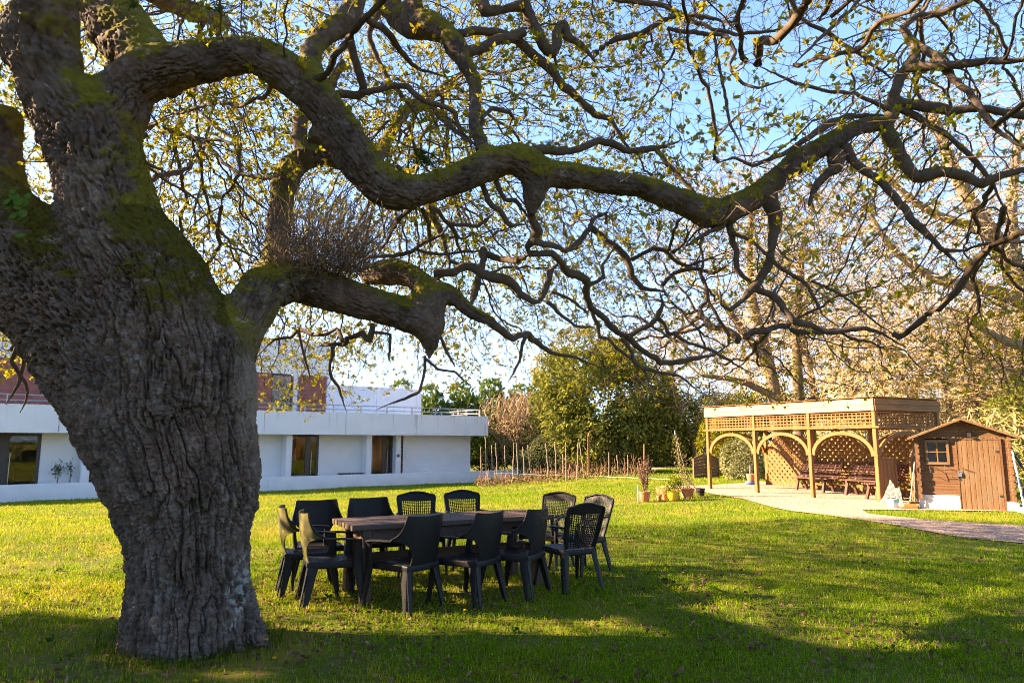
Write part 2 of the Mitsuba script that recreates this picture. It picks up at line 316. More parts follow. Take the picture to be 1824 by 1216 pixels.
 [(-1.61,7.20,3.43,.018),(-1.19,7.08,3.42,.023),(-1.05,6.96,3.42,.023),(-.91,6.84,3.48,.023),(-.71,6.72,3.53,.022),(-.62,6.60,3.57,.019)],
 [(-.98,7.00,3.46,.017),(-.76,7.13,3.45,.018),(-.43,7.27,3.51,.015),(-.26,7.40,3.56,.012)],
 [(-.20,6.60,2.63,.051),(-.09,6.76,2.56,.044),(.01,6.91,2.50,.039),(.07,7.07,2.56,.034),(.15,7.22,2.61,.035),(.21,7.38,2.59,.033),(.30,7.53,2.54,.027),(.45,7.69,2.48,.025),(.75,7.84,2.42,.019),(1.08,8.00,2.31,.013)],
 [(.14,6.90,2.54,.022),(.10,7.00,2.43,.017),(.02,7.10,2.22,.014),(-.04,7.20,2.11,.012)],
 [(-.63,6.50,5.53,.039),(-.41,6.56,5.60,.042),(-.18,6.63,5.63,.046),(.02,6.69,5.58,.049),(.19,6.75,5.47,.052),(.39,6.82,5.35,.050),(.56,6.88,5.17,.050),(.75,6.95,5.02,.047),(.88,7.01,4.93,.045),(1.05,7.07,4.91,.045),(1.17,7.14,4.72,.042),(1.25,7.20,4.65,.042)],
 [(.16,6.10,4.14,.036),(.33,6.18,4.17,.039),(.50,6.26,4.20,.039),(.68,6.33,4.28,.037),(.83,6.41,4.37,.038),(1.04,6.49,4.34,.038),(1.20,6.57,4.33,.033),(1.43,6.64,4.39,.031),(1.59,6.72,4.48,.025),(1.73,6.80,4.56,.020)],
 [(1.45,6.70,4.41,.025),(1.63,6.63,4.12,.025),(1.77,6.57,3.93,.022),(1.84,6.50,3.79,.019)],
 [(.13,6.60,6.09,.063),(.13,6.63,5.96,.063),(.18,6.67,5.82,.063),(.25,6.70,5.69,.064),(.32,6.73,5.55,.064),(.41,6.77,5.49,.064),(.47,6.80,5.63,.053),(.48,6.83,5.77,.053),(.54,6.87,5.86,.059),(.58,6.90,5.74,.054),(.73,6.93,5.68,.048),(.84,6.97,5.58,.042),(.89,7.00,5.52,.036)],
 [(.90,7.00,5.62,.030),(1.00,6.95,5.67,.030),(1.13,6.90,5.71,.030),(1.33,6.85,5.73,.030),(1.50,6.80,5.83,.026),(1.71,6.75,5.88,.023),(1.90,6.70,5.87,.020),(2.17,6.65,5.75,.017),(2.38,6.60,5.53,.014)],
 [(-.32,6.60,6.00,.069),(-.27,6.60,5.83,.063),(-.10,6.60,5.84,.046),(.10,6.60,5.90,.057)],
 [(-.47,6.40,5.26,.066),(-.34,6.45,5.34,.061),(-.22,6.50,5.42,.059),(-.04,6.55,5.53,.056),(.13,6.60,5.62,.051)],
 [(-1.43,6.20,5.53,.032),(-1.33,6.40,5.56,.036),(-1.23,6.60,5.57,.037),(-1.16,6.80,5.54,.035),(-1.14,7.00,5.57,.030),(-1.03,7.20,5.54,.025),(-.71,7.40,5.55,.016)],
 [(-1.59,6.20,5.47,.048),(-1.52,6.28,5.13,.046),(-1.48,6.36,5.04,.046),(-1.44,6.44,4.95,.044),(-1.50,6.52,4.90,.044),(-1.75,6.60,4.95,.045)],
 [(-1.45,6.40,4.85,.038),(-1.28,6.38,4.88,.035),(-1.15,6.36,4.90,.035),(-1.01,6.33,4.88,.032),(-.86,6.31,4.73,.032),(-.66,6.29,4.66,.027),(-.53,6.27,4.56,.024),(-.51,6.24,4.45,.021),(-.43,6.22,4.34,.018),(-.32,6.20,4.21,.016)],
 [(-.88,6.80,4.97,.029),(-.71,6.57,4.69,.028),(-.52,6.33,4.42,.024),(-.34,6.10,4.19,.021)],
 [(-.28,6.10,4.23,.021),(-.27,6.28,4.54,.021),(-.19,6.46,4.73,.022),(-.04,6.64,4.78,.023),(.03,6.82,4.79,.020),(-.04,7.00,4.76,.018)],
 [(.43,6.80,5.50,.020),(.46,6.90,5.34,.015),(.41,7.00,5.14,.012)],
 [(1.63,6.80,5.78,.023),(1.90,6.71,5.67,.023),(2.16,6.63,5.58,.023),(2.24,6.54,5.38,.020),(2.15,6.46,5.18,.017),(2.24,6.37,4.93,.016),(2.35,6.29,4.85,.016),(2.69,6.20,4.92,.013)],
 [(2.07,6.70,5.65,.020),(2.06,6.62,5.37,.017),(2.13,6.55,4.84,.017),(2.15,6.48,4.52,.014),(2.24,6.40,4.14,.011)],
 [(-1.39,7.50,6.79,.039),(-1.65,7.58,6.20,.033),(-1.45,7.65,5.68,.029),(-1.16,7.72,5.31,.023),(-1.00,7.80,4.99,.016)],
 [(.82,6.80,6.23,.036),(1.15,6.67,6.01,.032),(1.52,6.53,5.86,.028),(1.81,6.40,5.59,.022),(2.20,6.27,5.39,.019),(2.58,6.13,5.36,.016),(2.95,6.00,5.39,.013)],
 [(2.63,6.20,5.81,.027),(2.77,6.30,5.59,.022),(3.13,6.40,5.47,.022),(3.50,6.50,5.29,.022),(3.82,6.60,5.11,.023)],
 [(3.56,6.40,5.95,.025),(3.19,6.27,5.56,.019),(2.84,6.13,5.19,.016),(2.56,6.00,4.89,.010)],
 [(3.80,6.70,4.83,.028),(3.45,6.56,4.91,.022),(3.10,6.42,4.87,.019),(2.77,6.28,4.88,.016),(2.46,6.14,4.91,.013),(2.15,6.00,4.95,.010)],
 [(-2.05,5.60,4.50,.019),(-2.22,5.90,4.57,.020),(-2.45,6.20,4.66,.018),(-2.69,6.50,4.76,.019),(-2.96,6.80,4.95,.020),(-3.25,7.10,5.09,.021),(-3.66,7.40,5.14,.019),(-4.04,7.70,5.24,.016),(-4.39,8.00,5.15,.010)],
 [(-3.22,5.70,3.63,.024),(-3.26,6.00,3.78,.023),(-3.31,6.30,3.96,.024),(-3.31,6.60,4.11,.025),(-3.32,6.90,4.30,.023),(-3.45,7.20,4.54,.018),(-3.42,7.50,4.81,.013)],
 [(-3.24,5.70,3.95,.019),(-3.29,5.87,3.99,.017),(-3.25,6.03,3.97,.018),(-3.16,6.20,3.95,.018)],
 [(-3.24,5.70,3.88,.014),(-3.30,5.96,3.95,.015),(-3.28,6.22,3.95,.013),(-3.18,6.48,3.90,.014),(-3.15,6.74,3.89,.011),(-3.08,7.00,3.72,.009)],
 [(-2.42,7.10,4.26,.027),(-2.67,7.25,4.34,.024),(-3.00,7.40,4.42,.025),(-3.27,7.55,4.60,.022),(-3.44,7.70,4.81,.023),(-3.79,7.85,5.09,.017),(-4.14,8.00,5.33,.010)],
 [(-3.08,7.60,4.52,.019),(-3.16,7.70,4.84,.023),(-3.25,7.80,5.02,.023),(-3.55,7.90,5.23,.020),(-3.82,8.00,5.51,.014)],
 [(-3.07,7.60,4.54,.019),(-3.18,7.67,4.36,.019),(-3.30,7.73,4.29,.016),(-3.35,7.80,4.11,.010)],
 [(-3.22,7.80,4.92,.016),(-3.44,7.90,5.04,.017),(-3.70,8.00,5.10,.017),(-3.99,8.10,5.22,.014),(-4.38,8.20,5.39,.010)],
 [(-2.22,7.20,4.55,.103),(-2.35,7.30,4.80,.098),(-2.38,7.40,5.05,.085),(-2.34,7.50,5.28,.080),(-2.28,7.60,5.59,.065)],
 [(-2.16,7.30,4.74,.086),(-2.18,7.47,5.01,.079),(-2.17,7.65,5.30,.068),(-2.15,7.83,5.71,.057),(-2.07,8.00,6.09,.048)],
 [(-1.73,7.60,4.57,.108),(-1.44,7.76,4.63,.085),(-1.17,7.92,4.49,.066),(-1.02,8.08,4.34,.054),(-.83,8.24,3.97,.041),(-.77,8.40,3.59,.028)],
 [(-1.25,6.20,2.54,.028),(-1.29,6.30,2.43,.028),(-1.39,6.40,2.51,.026),(-1.55,6.50,2.47,.026),(-1.60,6.60,2.43,.027),(-1.75,6.70,2.43,.024),(-1.90,6.80,2.42,.016)],
 [(-1.56,6.40,2.42,.021),(-1.61,6.48,2.48,.021),(-1.66,6.55,2.55,.021),(-1.80,6.62,2.51,.021),(-1.95,6.70,2.53,.019),(-2.08,6.78,2.58,.019),(-2.19,6.85,2.51,.017),(-2.37,6.92,2.50,.014),(-2.58,7.00,2.32,.008)],
 [(-1.68,6.50,2.39,.018),(-1.69,6.56,2.30,.018),(-1.73,6.62,2.18,.016),(-1.68,6.68,2.05,.016),(-1.62,6.74,1.90,.013),(-1.59,6.80,1.78,.008)],
 [(-1.23,6.20,2.47,.018),(-1.12,6.30,2.46,.015),(-1.14,6.40,2.35,.013),(-1.17,6.50,2.29,.013),(-1.14,6.60,2.22,.008)],
 [(-.80,6.40,2.28,.015),(-.81,6.44,2.15,.016),(-.86,6.48,1.97,.016),(-.98,6.52,1.91,.013),(-1.13,6.56,1.86,.010),(-1.27,6.60,1.80,.008)],
 [(-.79,6.40,2.25,.015),(-.68,6.47,2.17,.013),(-.53,6.53,2.15,.013),(-.38,6.60,2.01,.008)],
 [(-.66,6.40,2.46,.016),(-.59,6.45,2.31,.016),(-.53,6.50,2.19,.013)],
 [(-2.06,6.70,2.55,.014),(-2.05,6.80,2.34,.014),(-1.99,6.90,2.08,.008)],
 [(-4.75,6.60,2.38,.024),(-4.65,6.67,2.28,.021),(-4.75,6.73,2.02,.016),(-4.89,6.80,1.86,.011)],
 [(-4.29,6.20,2.63,.023),(-4.52,6.30,2.24,.020),(-4.42,6.40,1.99,.015),(-4.54,6.50,1.77,.010)],
 [(-3.51,5.00,5.65,.177),(-3.13,4.60,6.11,.125),(-2.78,4.40,6.69,.081),(-2.32,4.20,7.38,.048)],
 [(-4.69,6.80,6.95,.234),(-5.57,7.60,8.88,.206),(-5.80,8.20,10.47,.165),(-5.78,9.00,12.31,.125)],
 [(-5.13,5.30,3.78,.312),(-6.11,5.40,4.21,.252),(-7.71,5.80,4.78,.199),(-9.40,6.00,5.34,.130)],
 [(-5.13,5.30,3.78,.201),(-6.67,6.20,4.44,.210),(-8.85,7.50,5.19,.210),(-11.24,9.00,6.01,.191),(-13.44,10.50,6.58,.151)],
 [(-1.46,6.30,6.24,.088),(-1.36,6.60,7.24,.076),(-.96,7.00,8.51,.063),(-.08,7.50,9.95,.048)],
 [(-1.07,6.80,6.49,.095),(-.97,7.20,7.62,.083),(-.38,8.00,9.26,.072)],
 [(-1.62,7.20,6.78,.132),(-2.21,8.00,8.15,.121),(-2.84,9.00,9.69,.105),(-2.95,10.50,11.69,.076)],
 [(-4.34,6.60,6.28,.173),(-4.54,8.00,7.07,.153),(-4.71,9.50,7.75,.140),(-4.87,11.00,8.53,.114)],
 [(-1.73,7.60,4.57,.096),(-1.68,8.60,5.20,.087),(-1.60,9.80,6.33,.083),(-1.10,11.50,7.68,.069)],
 [(.13,6.60,6.09,.057),(.26,6.20,6.41,.049),(.69,5.60,6.65,.035)],
 [(4.44,6.80,6.17,.030),(4.57,6.60,6.60,.026),(4.85,6.40,7.20,.020)],
]



def frames(c):
    """Tangents and parallel-transported side vectors along a curve."""
    t = unit(np.gradient(c[:, :3], axis=0))
    a = np.zeros_like(t); a[0] = unit(np.cross(t[0], [0.31, 0.9, 0.2]))
    for i in range(1, len(t)):
        a[i] = unit(a[i - 1] - t[i] * np.dot(a[i - 1], t[i]))
    return t, a, np.cross(t, a), np.r_[0, np.cumsum(np.linalg.norm(np.diff(c[:, :3], axis=0), axis=1))]


def surface_net(D, origin, h):
    """Surface nets of the sampled field D (negative inside)."""
    S = D < 0
    nx, ny, nz = D.shape
    cnt = np.zeros((nx - 1, ny - 1, nz - 1), np.int8)
    for a in (0, 1):
        for b in (0, 1):
            for c in (0, 1):
                cnt += S[a:nx - 1 + a, b:ny - 1 + b, c:nz - 1 + c]
    act = (cnt > 0) & (cnt < 8)
    I = np.argwhere(act)
    idx = -np.ones(act.shape, np.int32); idx[tuple(I.T)] = np.arange(len(I))
    acc = np.zeros((len(I), 3)); num = np.zeros((len(I), 1))
    corners = [np.array(k) for k in np.ndindex(2, 2, 2)]
    for p in corners:
        for ax in range(3):
            if p[ax]: continue
            q = p.copy(); q[ax] = 1
            dp, dq = D[tuple((I + p).T)], D[tuple((I + q).T)]
            x = (dp < 0) != (dq < 0)
            t = np.where(x, dp / np.where(x, dp - dq, 1), 0)
            w = I + p + (q - p) * t[:, None]
            acc[x] += w[x]; num[x] += 1
    V = origin + h * acc / num
    F = []
    for ax in range(3):
        b, c = (ax + 1) % 3, (ax + 2) % 3
        sl0 = [slice(None)] * 3; sl1 = [slice(None)] * 3
        sl0[ax] = slice(0, -1); sl1[ax] = slice(1, None)
        ch = S[tuple(sl0)] != S[tuple(sl1)]
        E_ = np.argwhere(ch)
        ok = (E_[:, b] > 0) & (E_[:, c] > 0) & (E_[:, b] < D.shape[b] - 1) & (E_[:, c] < D.shape[c] - 1)
        E_ = E_[ok]
        eb = np.eye(3, dtype=int)[b]; ec = np.eye(3, dtype=int)[c]
        q = [idx[tuple((E_ - eb - ec).T)], idx[tuple((E_ - ec).T)], idx[tuple(E_.T)], idx[tuple((E_ - eb).T)]]
        q = np.stack(q, -1)
        inside = S[tuple(E_.T)]
        q[~inside] = q[~inside][:, ::-1]
        F += [q[:, [0, 1, 2]], q[:, [0, 2, 3]]]
    return V, np.vstack(F)


curves = [catmull(ch, 0.03) for ch in BODY]
for k, c in enumerate(curves):
    c[:, 3] *= 0.97 if k < 7 else 0.90                      # room for the bark and moss that are laid on
for c in curves:  # gnarls
    n = len(c)
    c[:, 3] *= 1 + 0.16 * (vfbm(np.stack([np.arange(n) * 0.03 * 4, np.full(n, c[0, 0] * 9), np.zeros(n)], -1), 3) - 0.5)
trees_ = [cKDTree(c[:, :3]) for c in curves]


def body_field(P, reach):
    """Smooth union of the limbs' distances."""
    D = np.full(len(P), 9.0)
    for c, kt in zip(curves, trees_):
        d, i = kt.query(P, distance_upper_bound=reach + c[:, 3].max(), workers=-1)
        ok = np.isfinite(d)
        dd = d[ok] - c[i[ok], 3]
        k = 0.14
        o = D[ok]
        hh = np.clip(0.5 + 0.5 * (o - dd) / k, 0, 1)
        D[ok] = o * (1 - hh) + dd * hh - k * hh * (1 - hh)
    return D


allc = np.vstack(curves)
lo = np.array([-6.2, allc[:, 1].min() - 0.7, -0.5]); hi = np.array([allc[:, 0].max() + 0.15, allc[:, 1].max() + 0.4, 6.4])
H0, NB = 0.040, 5
nb = np.ceil((hi - lo) / (H0 * NB)).astype(int)
gb = np.stack(np.meshgrid(*[np.arange(k) for k in nb], indexing='ij'), -1).reshape(-1, 3)
cen = lo + (gb + 0.5) * NB * H0
near = np.abs(body_field(cen, 0.3)) < NB * H0 * 1.35
D = np.full(tuple(nb * NB + 1), 9.0, np.float32)
D[tuple((gb * NB + NB // 2).T)] = 0  # placeholder, overwritten below
coarse = body_field(cen, 0.3)
Dc = coarse.reshape(tuple(nb))
D[:-1, :-1, :-1] = np.repeat(np.repeat(np.repeat(Dc, NB, 0), NB, 1), NB, 2)
loc = np.stack(np.meshgrid(*[np.arange(NB + 1)] * 3, indexing='ij'), -1).reshape(-1, 3)
fine = np.unique((gb[near][:, None] * NB + loc[None]).reshape(-1, 3) @ np.array([1, 10000, 100000000]))
fi = np.stack([fine % 10000, (fine // 10000) % 10000, fine // 100000000], -1)
D[tuple(fi.T)] = body_field(lo + fi * H0, 0.15)
BV, BF = surface_net(D, lo, H0)
del D
keep = BV[BF].mean(1)[:, 2] < 6.3
BF = BF[keep]
m = trimesh.Trimesh(BV, BF, process=False)
m.remove_unreferenced_vertices()
m = m.subdivide()
trimesh.smoothing.filter_taubin(m, iterations=6)
BV, BF = np.array(m.vertices), np.array(m.faces)
# finer skin where the photograph looks at it closely
cen_ = BV[BF].mean(1); fn_ = np.cross(BV[BF[:, 1]] - BV[BF[:, 0]], BV[BF[:, 2]] - BV[BF[:, 0]])
facing = (fn_ * ([0, 0, EYE] - cen_)).sum(1) > -0.35 * np.linalg.norm(fn_, axis=1) * np.linalg.norm(cen_, axis=1)
seen = facing & (np.linalg.norm(cen_ - [0, 0, EYE], axis=1) < 6.7) & (cen_[:, 2] - EYE < 0.85 * cen_[:, 1]) & (cen_[:, 0] > -0.86 * cen_[:, 1])
edge_ = lambda f: np.unique(np.sort(np.vstack([f[:, [0, 1]], f[:, [1, 2]], f[:, [2, 0]]]), 1) @ np.array([1, 10000000]))
SEAMS = []


def refine(BV, BF, seen):
    """Split the chosen faces; the midpoints on the border to the others are noted, to be kept on their straight edges."""
    sh = np.intersect1d(edge_(BF[seen]), edge_(BF[~seen])); en = np.stack([sh % 10000000, sh // 10000000], -1)
    mids, old = BV[en].mean(1), BV
    v, f = (np.array(q) for q in trimesh.remesh.subdivide(BV, BF, face_index=np.flatnonzero(seen)))
    kt = cKDTree(v)
    mapped = kt.query(old)[1]
    for q in SEAMS: q[0], q[1] = mapped[q[0]], mapped[q[1]]
    SEAMS.append([kt.query(mids)[1], mapped[en]])
    return v, f


BV, BF = refine(BV, BF, seen)
cen_ = BV[BF].mean(1); fn_ = np.cross(BV[BF[:, 1]] - BV[BF[:, 0]], BV[BF[:, 2]] - BV[BF[:, 0]])
facing = (fn_ * ([0, 0, EYE] - cen_)).sum(1) > 0.12 * np.linalg.norm(fn_, axis=1) * np.linalg.norm(cen_, axis=1)
small = np.linalg.norm(fn_, axis=1) < 0.00035
BV, BF = refine(BV, BF, facing & small & (cen_[:, 2] < 2.9) & (cen_[:, 1] < 5.75) & (cen_[:, 0] < -1.7) & (cen_[:, 0] > -0.80 * cen_[:, 1]))
BN = meshkit.arrays((BV, BF), True)[2]

# bark: plates and fissures that run along each limb, blended where limbs meet
disp = np.zeros(len(BV)); wsum = np.zeros(len(BV)); rad = np.zeros(len(BV)); tz = np.zeros(len(BV)); body_s = np.full(len(BV), 9.0)
for k, (c, kt) in enumerate(zip(curves, trees_)):
    if 3 <= k <= 6: continue                              # the root flares and the shoulder carry the trunk's own bark
    d, i = kt.query(BV, distance_upper_bound=c[:, 3].max() + 0.3, workers=-1)
    ok = np.flatnonzero(np.isfinite(d)); i = i[ok]
    gap = np.abs(d[ok] - c[i, 3])
    w = np.exp(-gap / 0.035)
    ok2 = w > (2e-4 if k == 0 else 0.02); ok, i, w = ok[ok2], i[ok2], w[ok2]
    if not len(ok): continue
    t, a, b, s = frames(c)
    off = BV[ok] - c[i, :3]
    r = c[i, 3]
    A, B = (off * a[i]).sum(1), (off * b[i]).sum(1)
    S_ = s[i] + (off * t[i]).sum(1)
    q = np.stack([A, B, S_], -1) + k * 7.3
    warp = 0.030 * (vfbm(q * [6, 6, 3], 2, 3) - 0.5)
    q1 = q + warp[:, None]
    big_ = np.clip(r / 0.5, 0.25, 1)
    f1 = 14.5 / np.clip(big_, 0.55, 1)
    st = np.where(t[i, 2] > 0.75, 0.13, 0.20)
    g1 = q1 * np.stack([f1, f1, f1 * st], -1)
    n1 = vfbm(g1, 3, 11)
    fis = 1 - np.exp(-((n1 - 0.5) / 0.042) ** 2)          # narrow valleys on the noise's middle contour
    n2 = vfbm(q1 * [30, 30, 5.5], 3, 23)
    fis2 = 1 - np.exp(-((n2 - 0.5) / 0.075) ** 2)
    n3 = vfbm(q1 * [11, 11, 22], 3, 41)
    cross = 1 - np.exp(-((n3 - 0.5) / 0.040) ** 2)
    ridge = np.abs(2 * vfbm(g1 * [1.7, 1.7, 1.4] + 40, 2, 29) - 1)
    fine_ = vfbm(q * [85, 85, 30], 2, 5) - 0.5
    amp = np.clip(r * 0.115, 0.008, 0.052)
    hgt = amp * (1.0 * (fis - 1) + 0.50 * (fis2 - 1) + 0.26 * (cross - 1) + 0.40 * ridge + 0.40 * fine_ + 0.16 * (vfbm(q * [170, 170, 80], 1, 6) - 0.5)) + 0.09 * r * (vfbm(q * [2.2, 2.2, 1.6], 2, 77) - 0.5) + np.where(r < 0.33, 0.42, 0.0) * r * (vfbm(q * [5, 5, 4.2], 2, 78) - 0.5)
    disp[ok] += w * hgt; wsum[ok] += w; rad[ok] += w * r; tz[ok] += w * np.abs(t[i, 2])
wsum = np.maximum(wsum, 1e-6); disp /= wsum; rad /= wsum; tz /= wsum
# smooth worn scar on the right shoulder, as a real smooth patch of the wood
scar = np.exp(-(((BV[:, 0] + 1.97) / 0.10) ** 2 + ((BV[:, 2] - 1.92) / 0.36) ** 2)) * (BN[:, 1] < 0.3)
scar = np.clip(scar * 1.5 + 0.9 * (vfbm(BV * [14, 14, 5], 3, 66) - 0.5) * (scar > 0.05), 0, 1)
disp *= 1 - 0.62 * scar
# moss on what looks upwards, thickest along the boughs
mn = vfbm(BV * 3.1, 3, 51); mf = vfbm(BV * 17, 3, 52)
lean = np.clip(BN[:, 2] + 0.15 * (BN[:, 0] > 0) * np.clip(BN[:, 0], 0, 1), -1, 1)
moss = np.clip((lean - np.where(BV[:, 2] > 2.7, 0.22, 0.50) + 1.5 * (mn - 0.5) + 0.8 * (mf - 0.5)) / 0.3, 0, 1) * np.clip((BV[:, 2] - 1.5) / 0.6, 0, 1)
side = np.clip((BN[:, 0] * 0.9 + 0.35 * BN[:, 2] - 0.62 + 1.6 * (mn - 0.5) + 0.9 * (mf - 0.5)) / 0.3, 0, 1) * np.clip((BV[:, 2] - 2.0) / 0.3, 0, 1) * (BV[:, 0] < -1.5)
moss = np.maximum(moss, 0.8 * side * (rad < 0.62)) * (1 - scar)
tuft = vfbm(BV * 45, 2, 61)
disp = disp * (1 - 0.55 * moss) + moss * (0.010 + 0.030 * (tuft - 0.4))
# flare into the soil
BV2 = BV + BN * disp[:, None]
for mid_i, ends_ in SEAMS: BV2[mid_i] = BV2[ends_].mean(1)   # no cracks where the finer skin ends
lich = np.clip((vfbm(BV * 9, 3, 71) - 0.69) / 0.05, 0, 1) * np.clip((vfbm(BV * 70, 2, 72) - 0.48) / 0.1, 0, 1)
base_patch = np.clip((np.exp(-(((BV[:, 0] + 2.02) / 0.06) ** 2 + ((BV[:, 2] - 0.42) / 0.34) ** 2)) - 0.35) * 3, 0, 1) * np.clip((vfbm(BV * [30, 30, 14], 3, 73) - 0.53) / 0.06, 0, 1)
lich = np.clip(0.55 * lich + base_patch, 0, 1)
tone = vfbm(BV * [5, 5, 2.4], 4, 81)
tone2 = vfbm(BV * 38, 2, 82)
bark = np.array([0.138, 0.106, 0.082]) * np.where(rad < 0.33, 0.74, 1.0)[:, None] * (0.28 + 1.05 * tone + 0.9 * (tone2 - 0.5))[:, None]
red = np.clip((vfbm(BV * 4, 2, 83) - 0.5) * 3, 0, 1)[:, None]
plate = np.clip((vfbm(BV * [16, 16, 6], 3, 84) - 0.5) * 4, -1, 1)[:, None]
bark = bark * (1 + 0.34 * plate) * np.where(plate > 0, [[0.97, 1.0, 1.04]], [[1.04, 1.0, 0.95]])
bark = bark * (1 - 0.35 * red) + np.array([0.155, 0.100, 0.074]) * 0.35 * red
mosscol = np.array([0.105, 0.098, 0.010]) * (0.55 + 0.9 * mf)[:, None] + np.array([0.035, 0.022, 0]) * np.clip(mn - 0.4, 0, 1)[:, None]
mosscol = mosscol * np.where((rad > 0.36) & (BV[:, 2] < 4.2), 0.55, 1.0)[:, None]
C = bark * (1 - scar[:, None] * 0.8) + np.array([0.19, 0.155, 0.125]) * scar[:, None] * 0.8
C = C * (1 - moss[:, None]) + mosscol * moss[:, None]
C = C * (1 - 0.8 * lich[:, None]) + np.array([0.32, 0.32, 0.28]) * 0.8 * lich[:, None]

oak = thing('oak_tree', 'huge old spreading oak with deeply furrowed trunk and mossy crooked boughs, in young yellow-green leaf', 'tree')
part(oak, 'trunk', (BV2, BF), 'm_bark', True, color=np.clip(C, 0.003, 0.9), label='thick furrowed trunk dividing into long mossy boughs')

# traced branches: each a part of its own
def crooked(c, amp, seed):
    n = len(c); s = np.arange(n) * 0.03
    o = np.stack([vfbm(np.stack([s * 3.0, np.full(n, seed * 3.7), np.full(n, k * 5.1)], -1), 3, seed) for k in range(3)], -1) - 0.5
    e = np.minimum(1, np.minimum(np.arange(n), np.arange(n)[::-1]) / 4)[:, None]
    o2 = np.stack([vfbm(np.stack([s * 11.0, np.full(n, seed * 2.9), np.full(n, k * 4.3)], -1), 2, seed + 50) for k in range(3)], -1) - 0.5
    c = c.copy(); c[:, :3] += (amp * o + np.clip(c[:, 3:4] * 1.6, 0.012, 0.035) * o2) * e
    c[:, 3] *= 1 + 0.35 * (vnoise(np.stack([s * 7, np.full(n, seed * 1.7), 0 * s], -1), seed) - 0.4)
    return c


br_curves = []
for k, ch in enumerate(BRANCHES):
    c = crooked(catmull(ch, 0.03, 0.45), 0.055, k + 1)
    c[:, 3] *= 0.90
    if ch[-1][3] < 0.045:
        c[:, 3] *= np.interp(np.linspace(0, 1, len(c)), [0, 0.72, 1], [1, 1, 0.35])
    br_curves.append(c)
    if c[:, 2].min() > 6.6 and c[:, 0].min() < -4: pass
    sides = 12 if c[:, 3].max() > 0.03 else 8
    V, F, _ = tubes([(c[:, :3], c[:, 3])], sides)
    if c[:, 3].max() > 0.02:
        ctr = np.repeat(c[:, :3], sides, 0); rr = np.repeat(c[:, 3], sides)
        o = V - ctr
        V = ctr + o * (1 + 0.22 * (vfbm(V * [22, 22, 22], 3, 9) - 0.5))[:, None]
    N = meshkit.arrays((V, F), True)[2]
    ms = np.clip((N[:, 2] - 0.25 + 1.8 * (vfbm(V * 4, 3, 51) - 0.5)) / 0.3, 0, 1) * np.clip((np.repeat(c[:, 3], sides) - 0.025) / 0.05, 0, 0.7)
    tn = vfbm(V * 14, 3, 15)
    cc = np.array([0.098, 0.074, 0.055]) * (0.55 + 0.9 * tn)[:, None]
    cc = cc * (1 - ms[:, None]) + np.array([0.085, 0.080, 0.010]) * (0.6 + 0.8 * tn)[:, None] * ms[:, None]
    part(oak, 'branch', (V, F), 'm_bark', True, color=cc)

# the crown's smaller branches grow towards scattered points of free air (space colonisation)
def grow(roots, rootdir, attract, step, reach, kill, jitter, seed, rounds=140, zdrop=0.0):
    """Returns (points, parent index; -1 - j for a child of root j)."""
    rng = np.random.default_rng(seed)
    P = [r for r in roots]; par = [-1] * len(roots); dr_ = [d for d in rootdir]
    P = np.array(P); par = np.array(par); dirs = np.array(dr_)
    A = attract.copy(); d, near_i = cKDTree(P).query(A)
    alive = d > kill
    A, d, near_i = A[alive], d[alive], near_i[alive]
    kids = np.zeros(len(P), int)
    for _ in range(rounds):
        m_ = d < reach
        if not m_.any(): break
        g = np.zeros((len(P), 3)); n = np.zeros(len(P))
        np.add.at(g, near_i[m_], unit(A[m_] - P[near_i[m_]])); np.add.at(n, near_i[m_], 1)
        src = np.flatnonzero((n > 0) & (kids < 4))
        if not len(src): break
        dd = unit(unit(g[src]) + 0.45 * dirs[src] + jitter * rng.normal(size=(len(src), 3)) + [0, 0, -zdrop])
        Q = P[src] + dd * step * rng.uniform(0.75, 1.25, (len(src), 1))
        kids[src] += 1
        base = len(P)
        P = np.vstack([P, Q]); par = np.r_[par, src]; dirs = np.vstack([dirs, dd]); kids = np.r_[kids, np.zeros(len(Q), int)]
        nd, ni = cKDTree(Q).query(A)
        up = nd < d
        d[up] = nd[up]; near_i[up] = ni[up] + base
        alive = d > kill
        A, d, near_i = A[alive], d[alive], near_i[alive]
        if not len(A): break
    return P, par, len(roots)


def paths_of(P, par, nroot, rtip, power, rmax, taper_root=None):
    """Radii by the pipe model and the list of (points, radii, is tip) from a grown forest."""
    n = len(P)
    acc = np.zeros(n); main = -np.ones(n, int); best = np.zeros(n)
    rr = np.zeros(n)
    for i in range(n - 1, nroot - 1, -1):
        rr[i] = max(acc[i] ** (1 / power), rtip)
        p = par[i]
        acc[p] += rr[i] ** power
        if rr[i] > best[p]: best[p] = rr[i]; main[p] = i
    rr = np.minimum(rr, rmax)
    out = []
    for i in range(nroot, n):
        p = par[i]
        if p >= nroot and main[p] == i: continue
        idx = [p, i]
        while main[idx[-1]] >= 0: idx.append(main[idx[-1]])
        r = rr[idx].copy()
        r[0] = r[1]
        out.append((P[idx], r))
    return out, rr


